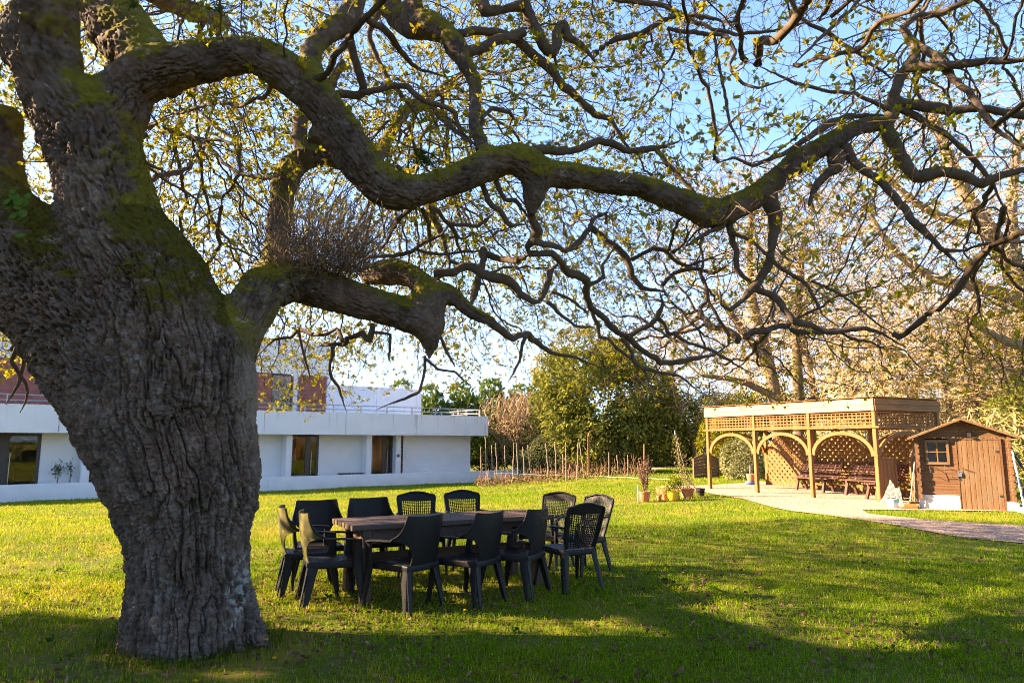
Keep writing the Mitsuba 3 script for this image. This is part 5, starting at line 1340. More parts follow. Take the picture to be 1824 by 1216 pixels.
def sheet(P, thick):
    """A closed shell from a grid of points (nu, nv, 3), offset by its normals."""
    nu, nv = P.shape[:2]
    du = np.gradient(P, axis=0); dv = np.gradient(P, axis=1)
    n = unit(np.cross(du, dv))
    A, B = (P + n * thick / 2).reshape(-1, 3), (P - n * thick / 2).reshape(-1, 3)
    i, j = np.meshgrid(np.arange(nu - 1), np.arange(nv - 1), indexing='ij'); a = (i * nv + j).ravel()
    q = np.stack([a, a + nv, a + nv + 1, a + 1], -1)
    N = nu * nv
    rim = []
    idx = np.arange(N).reshape(nu, nv)
    loop = np.r_[idx[:, 0], idx[-1, 1:], idx[-2::-1, -1], idx[0, -2:0:-1]]
    l2 = np.roll(loop, -1)
    rim = np.stack([loop, loop + N, l2 + N, l2], -1)
    f = np.vstack([q, q[:, ::-1] + N, rim])
    return np.vstack([A, B]), np.vstack([f[:, [0, 1, 2]], f[:, [0, 2, 3]]])


def sweep(c, W, H, up=(0, 0, 1), n=10, pw=2.6):
    """A rounded-rectangle section of half sizes W (sideways) and H (along up) swept along the points c."""
    c = np.asarray(c, float); W = np.broadcast_to(W, len(c)); H = np.broadcast_to(H, len(c))
    t = unit(np.gradient(c, axis=0)); u = np.broadcast_to(np.asarray(up, float), t.shape)
    s = unit(np.cross(t, u)); u = np.cross(s, t)
    a = np.arange(n) * 2 * np.pi / n + np.pi / n
    cx, sx = np.sign(np.cos(a)) * np.abs(np.cos(a)) ** (2 / pw), np.sign(np.sin(a)) * np.abs(np.sin(a)) ** (2 / pw)
    V = c[:, None] + W[:, None, None] * cx[None, :, None] * s[:, None] + H[:, None, None] * sx[None, :, None] * u[:, None]
    m = len(c); i, j = np.meshgrid(np.arange(m - 1), np.arange(n), indexing='ij'); j2 = (j + 1) % n
    q = np.stack([i * n + j, i * n + j2, (i + 1) * n + j2, (i + 1) * n + j], -1).reshape(-1, 4)
    f = np.vstack([q[:, [0, 1, 2]], q[:, [0, 2, 3]]] + [np.array([[0, k + 1, k], [(m - 1) * n, (m - 1) * n + k, (m - 1) * n + k + 1]]) for k in range(1, n - 1)])
    return V.reshape(-1, 3), f[:, ::-1]


def chair_smooth():
    """Solid-backed armchair: front towards +y, standing on z = 0. Returns part name -> mesh."""
    out = {}
    zs = np.unique(np.r_[np.linspace(0.43, 0.63, 14), np.linspace(0.63, 0.69, 14), np.linspace(0.69, 0.88, 14)])
    outer = np.interp(zs, [0.44, 0.50, 0.55, 0.60, 0.632, 0.652, 0.662, 0.68, 0.71, 0.75, 0.80, 0.84, 0.88], [0.150, 0.147, 0.160, 0.188, 0.225, 0.30, 0.365, 0.325, 0.285, 0.258, 0.240, 0.228, 0.218])
    us = np.linspace(-1, 1, 33)
    U = us[:, None] * outer[None]; Z = np.broadcast_to(zs, U.shape).copy()
    Z = Z + (Z > 0.80) * 0.012 * (np.abs(us)[:, None] ** 2) * (Z - 0.80) / 0.08
    lean_ = -0.19 - 0.26 * (Z - 0.44) + 0.25 * (Z - 0.44) ** 2

    def wrap(U, Z, lean_):
        au = np.abs(U); r0, R = 0.13, 0.13
        th = np.clip((au - r0) / R, 0, np.pi / 2 * 0.92)
        ex = np.clip(au - r0 - R * np.pi / 2 * 0.92, 0, None); e = np.pi / 2 * 0.92
        x = np.where(au < r0, au, r0 + R * np.sin(th)) + ex * np.cos(e)
        y = np.where(au < r0, 0, R * (1 - np.cos(th))) + ex * np.sin(e)
        bow = 0.03 * (1 - np.clip(au / 0.2, 0, 1) ** 2)
        return np.stack([np.sign(U) * x, lean_ + y - bow, Z], -1)
    out['backrest'] = [sheet(wrap(U, Z, lean_), 0.010)]
    # arms: the swooping edge carried forward as a flat rail
    arms = []
    for s in (-1, 1):
        zz = np.array([0.885, 0.83, 0.775, 0.725, 0.69, 0.665, 0.652]); uu = np.interp(zz, zs, outer); uu[-1] = 0.36
        e = wrap(s * uu[:, None], zz[:, None], (-0.19 - 0.26 * (zz - 0.44) + 0.25 * (zz - 0.44) ** 2)[:, None])[:, 0]
        e = np.vstack([e, [s * 0.275, 0.05, 0.648], [s * 0.285, 0.16, 0.642], [s * 0.285, 0.235, 0.630]])
        c = catmull(e, 0.02)
        w = np.interp(np.linspace(0, 1, len(c)), [0, 0.35, 0.6, 1], [0.008, 0.011, 0.024, 0.028])
        arms.append(sweep(c, w, np.interp(np.linspace(0, 1, len(c)), [0, 0.5, 1], [0.010, 0.011, 0.012])))
    out['arm'] = arms
    # seat: dished, front lip turned down
    xs, ys = np.linspace(-1, 1, 19), np.linspace(0, 1, 20)
    X_, Y_ = np.meshgrid(xs, ys, indexing='ij')
    hw = 0.195 + 0.045 * Y_
    yy = -0.215 + 0.455 * Y_ - 0.02 * X_ ** 2 * (Y_ > 0.8)
    zz = 0.425 + 0.012 * Y_ - 0.016 * np.sin(np.pi * Y_) * (1 - X_ ** 2) - 0.05 * np.clip(Y_ - 0.88, 0, 1) * 6 * 0.5 - 0.03 * np.clip(np.abs(X_) - 0.85, 0, 1) * 6
    out['seat'] = [sheet(np.stack([X_ * hw, yy, zz], -1), 0.012)]
    sk = []
    for a, b in (((-0.195, -0.21), (-0.235, 0.22)), ((0.195, -0.21), (0.235, 0.22)), ((-0.235, 0.222), (0.235, 0.222)), ((-0.195, -0.213), (0.195, -0.213))):
        sk.append(sweep(np.linspace([*a, 0.398], [*b, 0.402], 4), 0.006, 0.030))
    out['seat_rim'] = [join(sk)[:2]]
    legs = []
    for s in (-1, 1):
        c = catmull([[s * 0.285, 0.222, 0.64], [s * 0.272, 0.225, 0.50], [s * 0.262, 0.225, 0.40], [s * 0.275, 0.255, 0.20], [s * 0.288, 0.285, 0.0]], 0.04)
        k = np.linspace(0, 1, len(c))
        legs.append(sweep(c, np.interp(k, [0, 0.4, 1], [0.016, 0.022, 0.014]), np.interp(k, [0, 0.4, 1], [0.030, 0.046, 0.020]), (0, 1, 0)))
        c = catmull([[s * 0.185, -0.185, 0.43], [s * 0.205, -0.215, 0.26], [s * 0.235, -0.262, 0.0]], 0.04)
        k = np.linspace(0, 1, len(c))
        # an open angle-section leg: two flanges and a groove between
        a1 = sweep(c + [s * 0.0, 0.028, 0], np.interp(k, [0, 1], [0.014, 0.010]), np.interp(k, [0, 1], [0.050, 0.020]), (0, 1, 0))
        a2 = sweep(c + [-s * 0.028, -0.014, 0], np.interp(k, [0, 1], [0.042, 0.018]), np.interp(k, [0, 1], [0.011, 0.009]), (0, 1, 0))
        legs.append(join([a1, a2])[:2])
    out['leg'] = legs
    return out


def chair_woven():
    """High arched back with a woven-pattern panel and straight arms."""
    out = {}
    hw = lambda z: np.interp(z, [0.44, 0.62, 0.80, 0.88], [0.178, 0.205, 0.222, 0.222])
    yb = lambda z: -0.20 - 0.30 * (z - 0.44)
    pts = [[-hw(z), yb(z), z] for z in (0.42, 0.52, 0.62, 0.72, 0.80, 0.865)] + [[x, yb(0.87 + 0.045 * (1 - (x / 0.2) ** 2)), 0.868 + 0.045 * (1 - (x / 0.2) ** 2)] for x in (-0.17, -0.08, 0, 0.08, 0.17)] + [[hw(z), yb(z), z] for z in (0.865, 0.80, 0.72, 0.62, 0.52, 0.42)]
    c = catmull(np.array(pts), 0.025)
    fr = sweep(c, 0.012, 0.016, (0, 1, 0.3))
    # head panel filled solid under the arch
    us, zs = np.linspace(-1, 1, 19), np.linspace(0, 1, 8)
    U_, Zk = np.meshgrid(us, zs, indexing='ij')
    x = U_ * 0.215; ztop = 0.872 + 0.045 * (1 - (x / 0.2) ** 2)
    z = 0.805 + (ztop - 0.805) * Zk
    head = sheet(np.stack([x, yb(z) - 0.012 * (1 - U_ ** 2), z], -1), 0.012)
    sides = []
    for s in (-1, 1):
        k = np.linspace(0.44, 0.81, 12); sides.append(sweep(np.stack([s * (hw(k) - 0.022), yb(k), k], -1), 0.022, 0.007, (0, 1, 0.3)))
    out['backrest'] = [join([fr, head] + sides)[:2]]
    bars = []
    for i in range(15):
        f = (i + 0.5) / 15 * 2 - 1
        k = np.linspace(0.44, 0.81, 14)
        bars.append(sweep(np.stack([f * (hw(k) - 0.03), yb(k) - 0.012 * (1 - f * f) + 0.002 * (-1) ** i, k], -1), 0.0062, 0.003, (0, 1, 0.3), 6))
    for i in range(19):
        zz = 0.45 + 0.0187 * i; f = np.linspace(-1, 1, 16)
        bars.append(sweep(np.stack([f * (hw(zz) - 0.025), yb(zz) - 0.012 * (1 - f * f) + 0.004 * np.sin(np.arange(16) * np.pi + i * np.pi) * 0.6, zz + 0.010 * (1 - f * f)], -1), 0.0045, 0.003, (0, 1, 0.3), 6))
    out['woven_panel'] = [join(bars)[:2]]
    xs, ys = np.linspace(-1, 1, 25), np.linspace(0, 1, 16)
    X_, Y_ = np.meshgrid(xs, ys, indexing='ij')
    w = 0.195 + 0.04 * Y_
    zz = 0.425 + 0.015 * Y_ - 0.012 * np.sin(np.pi * Y_) * (1 - X_ ** 2) + 0.003 * np.sign(np.sin(X_ * 26)) - 0.04 * np.clip(Y_ - 0.9, 0, 1) * 5
    out['seat'] = [sheet(np.stack([X_ * w, -0.215 + 0.45 * Y_, zz], -1), 0.012)]
    sk = []
    for a, b in (((-0.195, -0.21), (-0.235, 0.22)), ((0.195, -0.21), (0.235, 0.22)), ((-0.235, 0.222), (0.235, 0.222)), ((-0.195, -0.213), (0.195, -0.213))):
        sk.append(sweep(np.linspace([*a, 0.398], [*b, 0.402], 4), 0.006, 0.028))
    out['seat_rim'] = [join(sk)[:2]]
    arms, legs = [], []
    for s in (-1, 1):
        c = catmull([[s * 0.215, yb(0.66) + 0.01, 0.665], [s * 0.245, -0.12, 0.668], [s * 0.262, 0.06, 0.660], [s * 0.262, 0.20, 0.640], [s * 0.258, 0.225, 0.60]], 0.025)
        arms.append(sweep(c, 0.024, 0.011))
        c = catmull([[s * 0.258, 0.215, 0.63], [s * 0.245, 0.21, 0.50], [s * 0.238, 0.205, 0.40], [s * 0.252, 0.235, 0.2], [s * 0.268, 0.27, 0.0]], 0.04); k = np.linspace(0, 1, len(c))
        legs.append(sweep(c, np.interp(k, [0, 0.4, 1], [0.014, 0.020, 0.013]), np.interp(k, [0, 0.4, 1], [0.024, 0.038, 0.018]), (0, 1, 0)))
        c = catmull([[s * 0.185, -0.19, 0.43], [s * 0.205, -0.225, 0.26], [s * 0.235, -0.285, 0.0]], 0.04); k = np.linspace(0, 1, len(c))
        a1 = sweep(c + [0, 0.024, 0], np.interp(k, [0, 1], [0.012, 0.010]), np.interp(k, [0, 1], [0.042, 0.018]), (0, 1, 0))
        a2 = sweep(c + [-s * 0.024, -0.012, 0], np.interp(k, [0, 1], [0.034, 0.015]), np.interp(k, [0, 1], [0.011, 0.009]), (0, 1, 0))
        legs.append(join([a1, a2])[:2])
    out['arm'], out['leg'] = arms, legs
    return out


KINDS = {}
for nm, mk in (('smooth', chair_smooth()), ('woven', chair_woven())):
    KINDS[nm] = {k: [mikit.ply(m_, 'm_plastic', 40) for m_ in ms] for k, ms in mk.items()}
mossy_back = {**KINDS['smooth']['backrest'][0], 'bsdf': {'type': 'ref', 'id': 'm_mossy_plastic'}}


def chair(kind, x, y, face, lab, mossy=False):
    """face: degrees from +x of the way the sitter would look."""
    t = thing('garden_chair', lab, 'chair', 'black plastic chairs round the garden table')
    x, y = 1.04 * x, 1.04 * y
    m = T().translate([x, y, float(ground_z(x, y)) - 0.005]).rotate([0, 0, 1], face - 90).scale([1.0, 1.0, 0.955])
    for nm, plys in KINDS[kind].items():
        for d in plys:
            k = numbered(t + '__' + nm)
            if mossy and nm == 'backrest':
                d = mossy_back; labels[k] = {'label': 'back greened by algae'}
            scene[k] = {**d, 'to_world': m}
    return t


chair('smooth', -1.98, 6.98, 20, 'algae-green backed black chair, farther of two at left table end', True)
chair('smooth', -1.66, 6.58, 22, 'algae-green backed black chair, nearer of two at left table end', True)
chair('smooth', -1.98, 7.40, -66, 'solid-backed black chair behind the table, nearest the oak trunk')
chair('smooth', -1.46, 7.62, -62, 'solid-backed black chair behind the table, second from the oak trunk')
chair('woven', -1.02, 7.98, -74, 'woven-backed black chair behind the table, third from the oak trunk')
chair('woven', -0.50, 8.35, -70, 'woven-backed black chair behind the table, fourth from the oak trunk')
chair('woven', 0.40, 8.30, -122, 'sunlit woven-backed black chair at the far right table corner')
chair('woven', 0.76, 8.02, -140, 'sunlit woven-backed black chair, rightmost of all the chairs')
chair('woven', 0.57, 7.25, 118, 'woven-backed black chair seen from behind before the table')
chair('smooth', -0.93, 6.46, 141, 'solid-backed black chair seen from behind, leftmost of three before the table')
chair('smooth', -0.38, 6.66, 146, 'solid-backed black chair seen from behind, middle of three before the table')
chair('smooth', 0.05, 6.92, 152, 'solid-backed black chair seen from behind, rightmost of three before the table')

# ================================================================ trees, shrubs and hedges behind the lawn
def crown_points(n, c, r, rng, shell=0.0):
    """Random points in an ellipsoid c, r; shell > 0 keeps them towards the outside."""
    d = unit(rng.normal(size=(n, 3))); k = rng.random((n, 1)) ** (1 / 3)
    if shell: k = 1 - (1 - k) * (1 - shell)
    return np.asarray(c) + d * k * np.asarray(r)


RHOMB = (np.array([[0, 0, 0], [0.24, 0.45, 0.06], [0, 1.0, -0.08], [-0.24, 0.45, 0.06]]), np.array([[0, 1, 2], [0, 2, 3]]))


def leaf_cloud(blobs, n, size, rng, c0, c1, droop=0.3, dark=0.5, shape=RHOMB):
    """Leaves through overlapping lumpy blobs (centre, radii); colours vary from clump to clump."""
    w = np.array([r[0] * r[1] * r[2] for _, r in blobs]) ** 0.75; w = w / w.sum()
    P = []
    for (c, r), k in zip(blobs, (w * n).astype(int)):
        p = crown_points(k * 2, c, r, rng, 0.45)
        g = vfbm(p * (2.2 / max(np.mean(r), 0.4)) * 1.2, 3, 17)
        P.append(p[np.argsort(-g + 0.25 * rng.random(len(p)))[:k]])
    P = np.vstack(P); ctr = np.mean([c for c, r in blobs], 0)
    ax = unit(unit(P - ctr) * 0.8 + rng.normal(size=P.shape) * 0.8 + [0, 0, -droop])
    V, F = leaves(P, ax, rng.uniform(0.65, 1.35, len(P)) * size, rng, shape)
    t = vfbm(P * 1.6, 3, 23)[:, None] * 0.7 + 0.3 * rng.random((len(P), 1))
    t = np.clip((t - 0.25) * 2, 0, 1)
    C_ = (np.asarray(c0) * (1 - t) + np.asarray(c1) * t) * rng.uniform(0.75, 1.25, (len(P), 1))
    return V, F, np.repeat(np.clip(C_, 0.003, 0.6), len(shape[0]), 0)


def bare(rng_seed, base, trunkpts, attract, step, reach, kill, rtip, power=2.3, jitter=0.28, rmax=0.5):
    """Leafless woody growth: trunk points (x, y, z, r) plus colonised branches. Returns thick and thin tubes."""
    tp = catmull(np.asarray(trunkpts, float), step * 0.7)
    P, par, nr = grow(tp[:, :3], unit(np.gradient(tp[:, :3], axis=0)), attract, step, reach, kill, jitter, rng_seed)
    ps, rr = paths_of(P, par, nr, rtip, power, rmax)
    ps = [(p, np.minimum(r, 1.0)) for p, r in ps]
    return tp, ps


def woody_colour(V, c, var=0.6, f=3.0, moss=0.0):
    t = vfbm(V * f, 3, 31)[:, None]
    C_ = np.asarray(c) * (1 - var / 2 + var * t)
    if moss:
        m_ = np.clip((vfbm(V * 0.8, 3, 37) - 0.5) * 5, 0, 1)[:, None] * moss
        C_ = C_ * (1 - m_) + np.array([0.17, 0.15, 0.02]) * m_
    return C_


def bare_tree(name, lab, trunks, crowns, natt, seed, c_trunk, c_twig, step=0.26, kill=0.42, rtip=0.008, group=None, moss=0.0, rmax=0.2, cat='tree', mirror=(), centre=None):
    t = thing(name, lab, cat, group)
    rng = np.random.default_rng(seed)
    att = np.vstack([crown_points(int(natt * k), c, r, rng) for c, r, k in crowns])
    att = att[(att[:, 2] > 0.15) & (vfbm(att * 0.55, 2, seed) > 0.36)]
    tps, roots = [], []
    for tr in trunks: tps.append(catmull(np.asarray(tr, float), 0.18))
    allr = np.vstack(tps)
    P, par, nr = grow(allr[:, :3], np.vstack([unit(np.gradient(q[:, :3], axis=0)) for q in tps]), att, step, 4.5, kill, 0.30, seed)
    ps, rr = paths_of(P, par, nr, rtip, 2.25, rmax)
    big = [(q[:, :3], q[:, 3]) for q in tps]
    V, F, _ = tubes(big, 12)
    V = V + (vfbm(V * 5, 3, 9)[:, None] - 0.5) * 0.05 * np.array([1, 1, 0])
    part(t, 'trunk', (V, F), 'm_bark', True, color=woody_colour(V, c_trunk, 0.7, 6, moss))
    thick = [(p, r) for p, r in ps if r.max() > 0.035]; thin = [(p, r) for p, r in ps if r.max() <= 0.035]
    if thick:
        V, F, _ = tubes(thick, 6); part(t, 'branches', (V, F), 'm_bark', True, color=woody_colour(V, c_twig, 0.6, 2, moss), kind='stuff')
    V, F, _ = tubes(thin, 3); k0 = part(t, 'twigs', (V, F), 'm_bark', True, color=woody_colour(V, c_twig, 0.6, 1.2), kind='stuff')
    ctr = np.mean([c for c, r, k in crowns], 0) if centre is None else centre
    for sx, sy, sz in mirror:
        k = numbered(t + '__twigs'); labels[k] = {'kind': 'stuff'}
        scene[k] = {**scene[k0], 'to_world': T().translate([ctr[0], ctr[1], 0.0]).scale([sx, sy, sz]).translate([-ctr[0], -ctr[1], 0.0])}
    return t


def shrub(name, lab, blobs, n, size, seed, c0, c1, stems=6, cat='shrub', group=None, stemc=(0.13, 0.10, 0.07), droop=0.3, bsdf='m_bush', shape=RHOMB):
    t = thing(name, lab, cat, group)
    rng = np.random.default_rng(seed)
    V, F, C_ = leaf_cloud(blobs, n, size, rng, c0, c1, droop, shape=shape)
    part(t, 'foliage', (V, F), bsdf, False, color=C_, kind='stuff')
    base = np.mean([c for c, r in blobs], 0)
    ps = []
    for k in range(stems):
        c, r = blobs[rng.integers(len(blobs))]; c = np.asarray(c, float)
        b = np.array([base[0] * 0.5 + c[0] * 0.5 + rng.normal(0, 0.15), base[1] * 0.5 + c[1] * 0.5 + rng.normal(0, 0.15), 0.0]); b[2] = float(ground_z(b[0], b[1])) - 0.1
        q = catmull([b, (b + c) / 2 + rng.normal(0, 0.12, 3), c + [0, 0, r[2] * 0.3]], 0.3)
        ps.append((q, np.linspace(0.02 + 0.035 * r[2] ** 0.5, 0.012, len(q))))
    V, F, _ = tubes(ps, 6); part(t, 'stems', (V, F), 'm_bark', True, color=woody_colour(V, stemc), kind='stuff')
    return t


G = lambda x, y: float(ground_z(x, y))
# --- big glossy evergreen in the middle
rgb = np.random.default_rng(77)
blobs = [((5.1, 36.5, 3.6), (2.4, 2.0, 2.6)), ((3.4, 36.2, 4.6), (1.9, 1.6, 1.8)), ((6.9, 36.8, 3.8), (1.8, 1.7, 1.9)), ((3.0, 36.5, 2.6), (1.6, 1.4, 1.4)), ((5.4, 36.4, 5.6), (1.4, 1.4, 1.2)), ((4.2, 36.0, 1.6), (2.0, 1.3, 1.3)), ((7.4, 36.5, 2.0), (1.7, 1.3, 1.6)), ((6.0, 35.8, 2.4), (1.6, 1.2, 1.4)), ((8.6, 37.2, 2.6), (1.3, 1.3, 1.8)), ((2.0, 36.8, 3.9), (1.1, 1.2, 1.4))]
shrub('evergreen_tree', 'broad glossy evergreen tree with many stems beyond the bean poles', blobs, 24000, 0.23, 301, (0.045, 0.062, 0.013), (0.31, 0.315, 0.06), 14, 'tree')
blobs = [((3.9, 38.4, 6.2), (1.9, 1.4, 1.7)), ((2.3, 38.6, 5.4), (1.3, 1.2, 1.3)), ((5.6, 38.8, 6.3), (1.2, 1.2, 1.0))]
shrub('yellowing_tree', 'yellow-green small-leaved tree top behind the broad evergreen', blobs, 9000, 0.15, 302, (0.16, 0.14, 0.02), (0.40, 0.33, 0.04), 7, 'tree')
# --- bare tan shrubs
bare_tree('bare_shrub', 'dense tan leafless shrub arching beside the end of the white building', [[(0.3 + 0.25 * k, 47 + 0.2 * k, -0.6, 0.07), (0.2 + 0.5 * (k - 1.5), 46.8, 1.2, 0.055), (0.0 + 1.2 * (k - 1.5), 46.6, 2.6, 0.035)] for k in range(4)], [((0.3, 46.8, 3.3), (2.7, 1.6, 1.7), 1.0), ((1.5, 46.5, 2.2), (1.6, 1.2, 1.0), 0.35)], 5200, 303, (0.20, 0.15, 0.11), (0.34, 0.245, 0.135), 0.17, 0.20, 0.012, cat='shrub', mirror=((-1, 1, 1), (-1, -1, 0.96)))
bare_tree('bare_shrub', 'low brown leafless bush at the right corner of the white building', [[(-1.2 + 0.2 * k, 45.5, -0.6, 0.03), (-1.3 + 0.35 * (k - 1), 45.5, 0.8, 0.02)] for k in range(4)], [((-1.1, 45.4, 0.7), (0.9, 0.7, 1.1), 1.0)], 1500, 304, (0.18, 0.13, 0.09), (0.31, 0.19, 0.11), 0.14, 0.16, 0.008, cat='shrub')
bare_tree('bare_shrub', 'leafless straggly tree leaning before the evergreen towards the pergola', [[(9.6, 37, 0, 0.12), (9.3, 36.8, 1.6, 0.09), (8.8, 36.6, 3.0, 0.06)], [(9.8, 37, 0, 0.10), (10.3, 37, 2.0, 0.07), (10.6, 36.6, 3.4, 0.045)]], [((9.6, 36.4, 3.6), (2.6, 1.8, 1.7), 1.0), ((6.2, 37.0, 5.4), (2.0, 1.4, 1.4), 0.7)], 3400, 305, (0.20, 0.15, 0.11), (0.34, 0.25, 0.17), 0.2, 0.24, 0.010, cat='shrub')
# --- dark hedge masses and conifers
for k, (x, y, r) in enumerate(((-6.6, 57, 2.5), (-4.1, 58, 2.7), (-1.7, 57.5, 2.6), (0.7, 58.5, 2.7), (-9.2, 58, 2.6), (3.1, 59, 2.6))):
    h = 5.2 + 0.5 * ((k * 37) % 5) / 4
    blobs = [((x, y, 0.8 + (h - 1) * q), (r * (1.08 - 0.70 * q), r * (1.08 - 0.70 * q), 1.1)) for q in np.linspace(0, 1, 6)]
    shrub('conifer', ('green feathery conifer behind the roof terrace, ' + ('first', 'second', 'third', 'fourth', 'farthest left', 'farthest right')[k] + (' from the left in view' if k < 4 else '')), blobs, 6000, 0.36, 320 + k, (0.045, 0.075, 0.015), (0.18, 0.23, 0.035), 3, 'tree', 'conifers behind the building', droop=-0.2)
for k, (x, y, z, a, b, c, lab) in enumerate(((0.6, 50.5, 1.4, 3.4, 1.5, 2.4, 'dark evergreen hedge behind the tan shrub by the building'), (5.5, 44.0, 1.7, 4.2, 1.4, 2.3, 'dark evergreen hedge under the broad evergreen tree'), (12.0, 46.0, 2.0, 3.6, 1.6, 2.6, 'dark evergreen hedge left of the pergola'), (16.5, 47.0, 2.3, 4.5, 1.8, 2.8, 'dark evergreen hedge behind the pergola'))):
    blobs = [((x + a * q, y, z + 0.25 * math.sin(5 * q + k)), (a * 0.42, b, c)) for q in (-0.75, -0.25, 0.25, 0.75)]
    shrub('hedge', lab, blobs, 8000, 0.20, 340 + k, (0.014, 0.022, 0.006), (0.055, 0.07, 0.012), 5, 'hedge')
shrub('grey_green_bush', 'grey-green leafy bush behind the bean poles', [((1.9, 38.5, 0.7), (1.1, 0.9, 1.25)), ((0.9, 38.8, 0.3), (0.7, 0.7, 0.9))], 3200, 0.12, 350, (0.06, 0.07, 0.03), (0.17, 0.18, 0.09), 4)
shrub('yellow_green_bush', 'bright yellow-green bush seen through the left pergola arch', [((9.4, 33.2, 1.3), (0.8, 0.7, 1.4)), ((10.2, 33.6, 1.8), (0.9, 0.8, 1.3)), ((9.9, 33.2, 0.6), (0.9, 0.7, 0.8))], 4600, 0.13, 351, (0.12, 0.13, 0.012), (0.34, 0.31, 0.02), 5)
shrub('variegated_bush', 'cream-flecked leafy bush behind the second pergola post', [((9.1, 28.6, 0.7), (0.75, 0.7, 0.95)), ((9.7, 28.8, 1.0), (0.7, 0.7, 1.0)), ((9.3, 28.4, 0.3), (0.8, 0.6, 0.5))], 3800, 0.11, 352, (0.04, 0.06, 0.012), (0.42, 0.40, 0.20), 4)
shrub('yellow_green_hedge', 'sunny yellow-green hedge rising above the pergola roof', [((13 + 1.6 * k, 44 + 0.4 * k, 2.6 + 0.3 * math.sin(k)), (1.5, 1.2, 2.0)) for k in range(4)], 9000, 0.18, 353, (0.07, 0.085, 0.012), (0.24, 0.23, 0.02), 6, 'hedge')
shrub('green_hedge', 'mid-green hedge beyond the right side of the shed', [((24 + 2.2 * k, 37 + 0.6 * k, 1.9 + 0.4 * math.sin(2 * k)), (1.9, 1.4, 2.4)) for k in range(5)], 11000, 0.19, 354, (0.05, 0.075, 0.012), (0.19, 0.21, 0.03), 6, 'hedge')
shrub('sunlit_bush', 'light green bush at the right edge beyond the shed', [((17.2, 24.6, 1.4), (1.2, 1.0, 1.7)), ((18.4, 25.2, 2.0), (1.2, 1.1, 1.8))], 4600, 0.13, 355, (0.06, 0.09, 0.012), (0.26, 0.27, 0.04), 5)
# --- tall leafless trees at the right
TAN, TAN2 = (0.140, 0.098, 0.070), (0.35, 0.265, 0.125)
bare_tree('bare_tree', 'tall leafless tree, left of the two reddish trunks behind the pergola', [[(11.1, 29.2, -0.2, 0.34), (11.0, 29.2, 2.5, 0.29), (10.7, 29.2, 5.0, 0.23), (10.2, 29.3, 8.0, 0.15), (10.3, 29.2, 11.5, 0.12)], [(10.8, 29.2, 4.6, 0.2), (9.6, 29.0, 6.2, 0.15), (8.6, 28.8, 7.6, 0.09)], [(10.9, 29.2, 3.4, 0.16), (9.4, 29.0, 4.0, 0.12), (7.8, 28.7, 4.2, 0.07)]], [((10.0, 29.2, 9.5), (4.6, 3.6, 5.0), 1.0), ((8.3, 28.8, 5.4), (2.8, 2.2, 2.0), 0.3)], 3400, 401, TAN, TAN2, 0.24, 0.32, 0.0095, moss=0.6, mirror=((1, -1, 1),))
bare_tree('bare_tree', 'tall leafless tree, right of the two reddish trunks behind the pergola', [[(12.2, 30.2, -0.2, 0.27), (12.3, 30.2, 2.8, 0.24), (12.4, 30.2, 6.0, 0.19), (12.9, 30.3, 10.0, 0.11)], [(12.3, 30.2, 3.0, 0.13), (13.8, 30.0, 3.7, 0.10), (15.4, 29.8, 3.6, 0.07)]], [((13.0, 30.4, 8.8), (4.0, 3.4, 4.6), 1.0), ((14.8, 30, 4.6), (2.2, 1.6, 1.4), 0.3)], 2800, 402, TAN, TAN2, 0.24, 0.32, 0.0095, moss=0.6, mirror=((1, -1, 1),))
bare_tree('bare_tree', 'massive leafless tree at the right edge with pale crooked limbs', [[(20.2, 25.5, -0.2, 0.62), (20.0, 25.4, 3.0, 0.56), (19.4, 25.2, 5.6, 0.50), (18.2, 25.0, 8.0, 0.36), (16.6, 24.8, 10.8, 0.24), (15.6, 24.6, 13.5, 0.18)], [(19.0, 25.1, 6.4, 0.30), (17.0, 24.8, 7.0, 0.22), (15.2, 24.6, 7.3, 0.17), (13.6, 24.4, 8.4, 0.12), (12.6, 24.2, 10.0, 0.07)], [(18.4, 25.0, 7.6, 0.28), (18.6, 25.2, 10.0, 0.2), (19.2, 25.2, 13.0, 0.12)], [(19.7, 25.2, 4.8, 0.22), (17.6, 24.6, 5.0, 0.16), (15.8, 24.3, 5.9, 0.10)], [(17.4, 24.9, 9.2, 0.2), (15.2, 24.6, 9.8, 0.13), (13.4, 24.4, 11.2, 0.08)]],
          [((16.6, 24.8, 10.5), (5.6, 3.6, 4.6), 1.0), ((15.0, 24.4, 7.0), (3.6, 2.4, 2.6), 0.5), ((20, 25, 9), (3, 3, 5), 0.4)], 4200, 403, (0.20, 0.15, 0.10), (0.34, 0.255, 0.145), 0.22, 0.30, 0.0095, moss=0.25, mirror=((1, -1, 1),))
far = ((17.5, 41.0, 13.0, 404, 'leafless tree far behind the shed, left one'), (24.0, 42.0, 12.5, 405, 'leafless tree far behind the shed, middle one'), (30.0, 40.0, 12.0, 406, 'leafless tree far behind the shed, right one'), (11.5, 50.0, 11.5, 407, 'far leafless tree between the evergreen and the twin trunks'), (21.0, 54.0, 13.5, 408, 'farthest leafless tree seen over the pergola'))
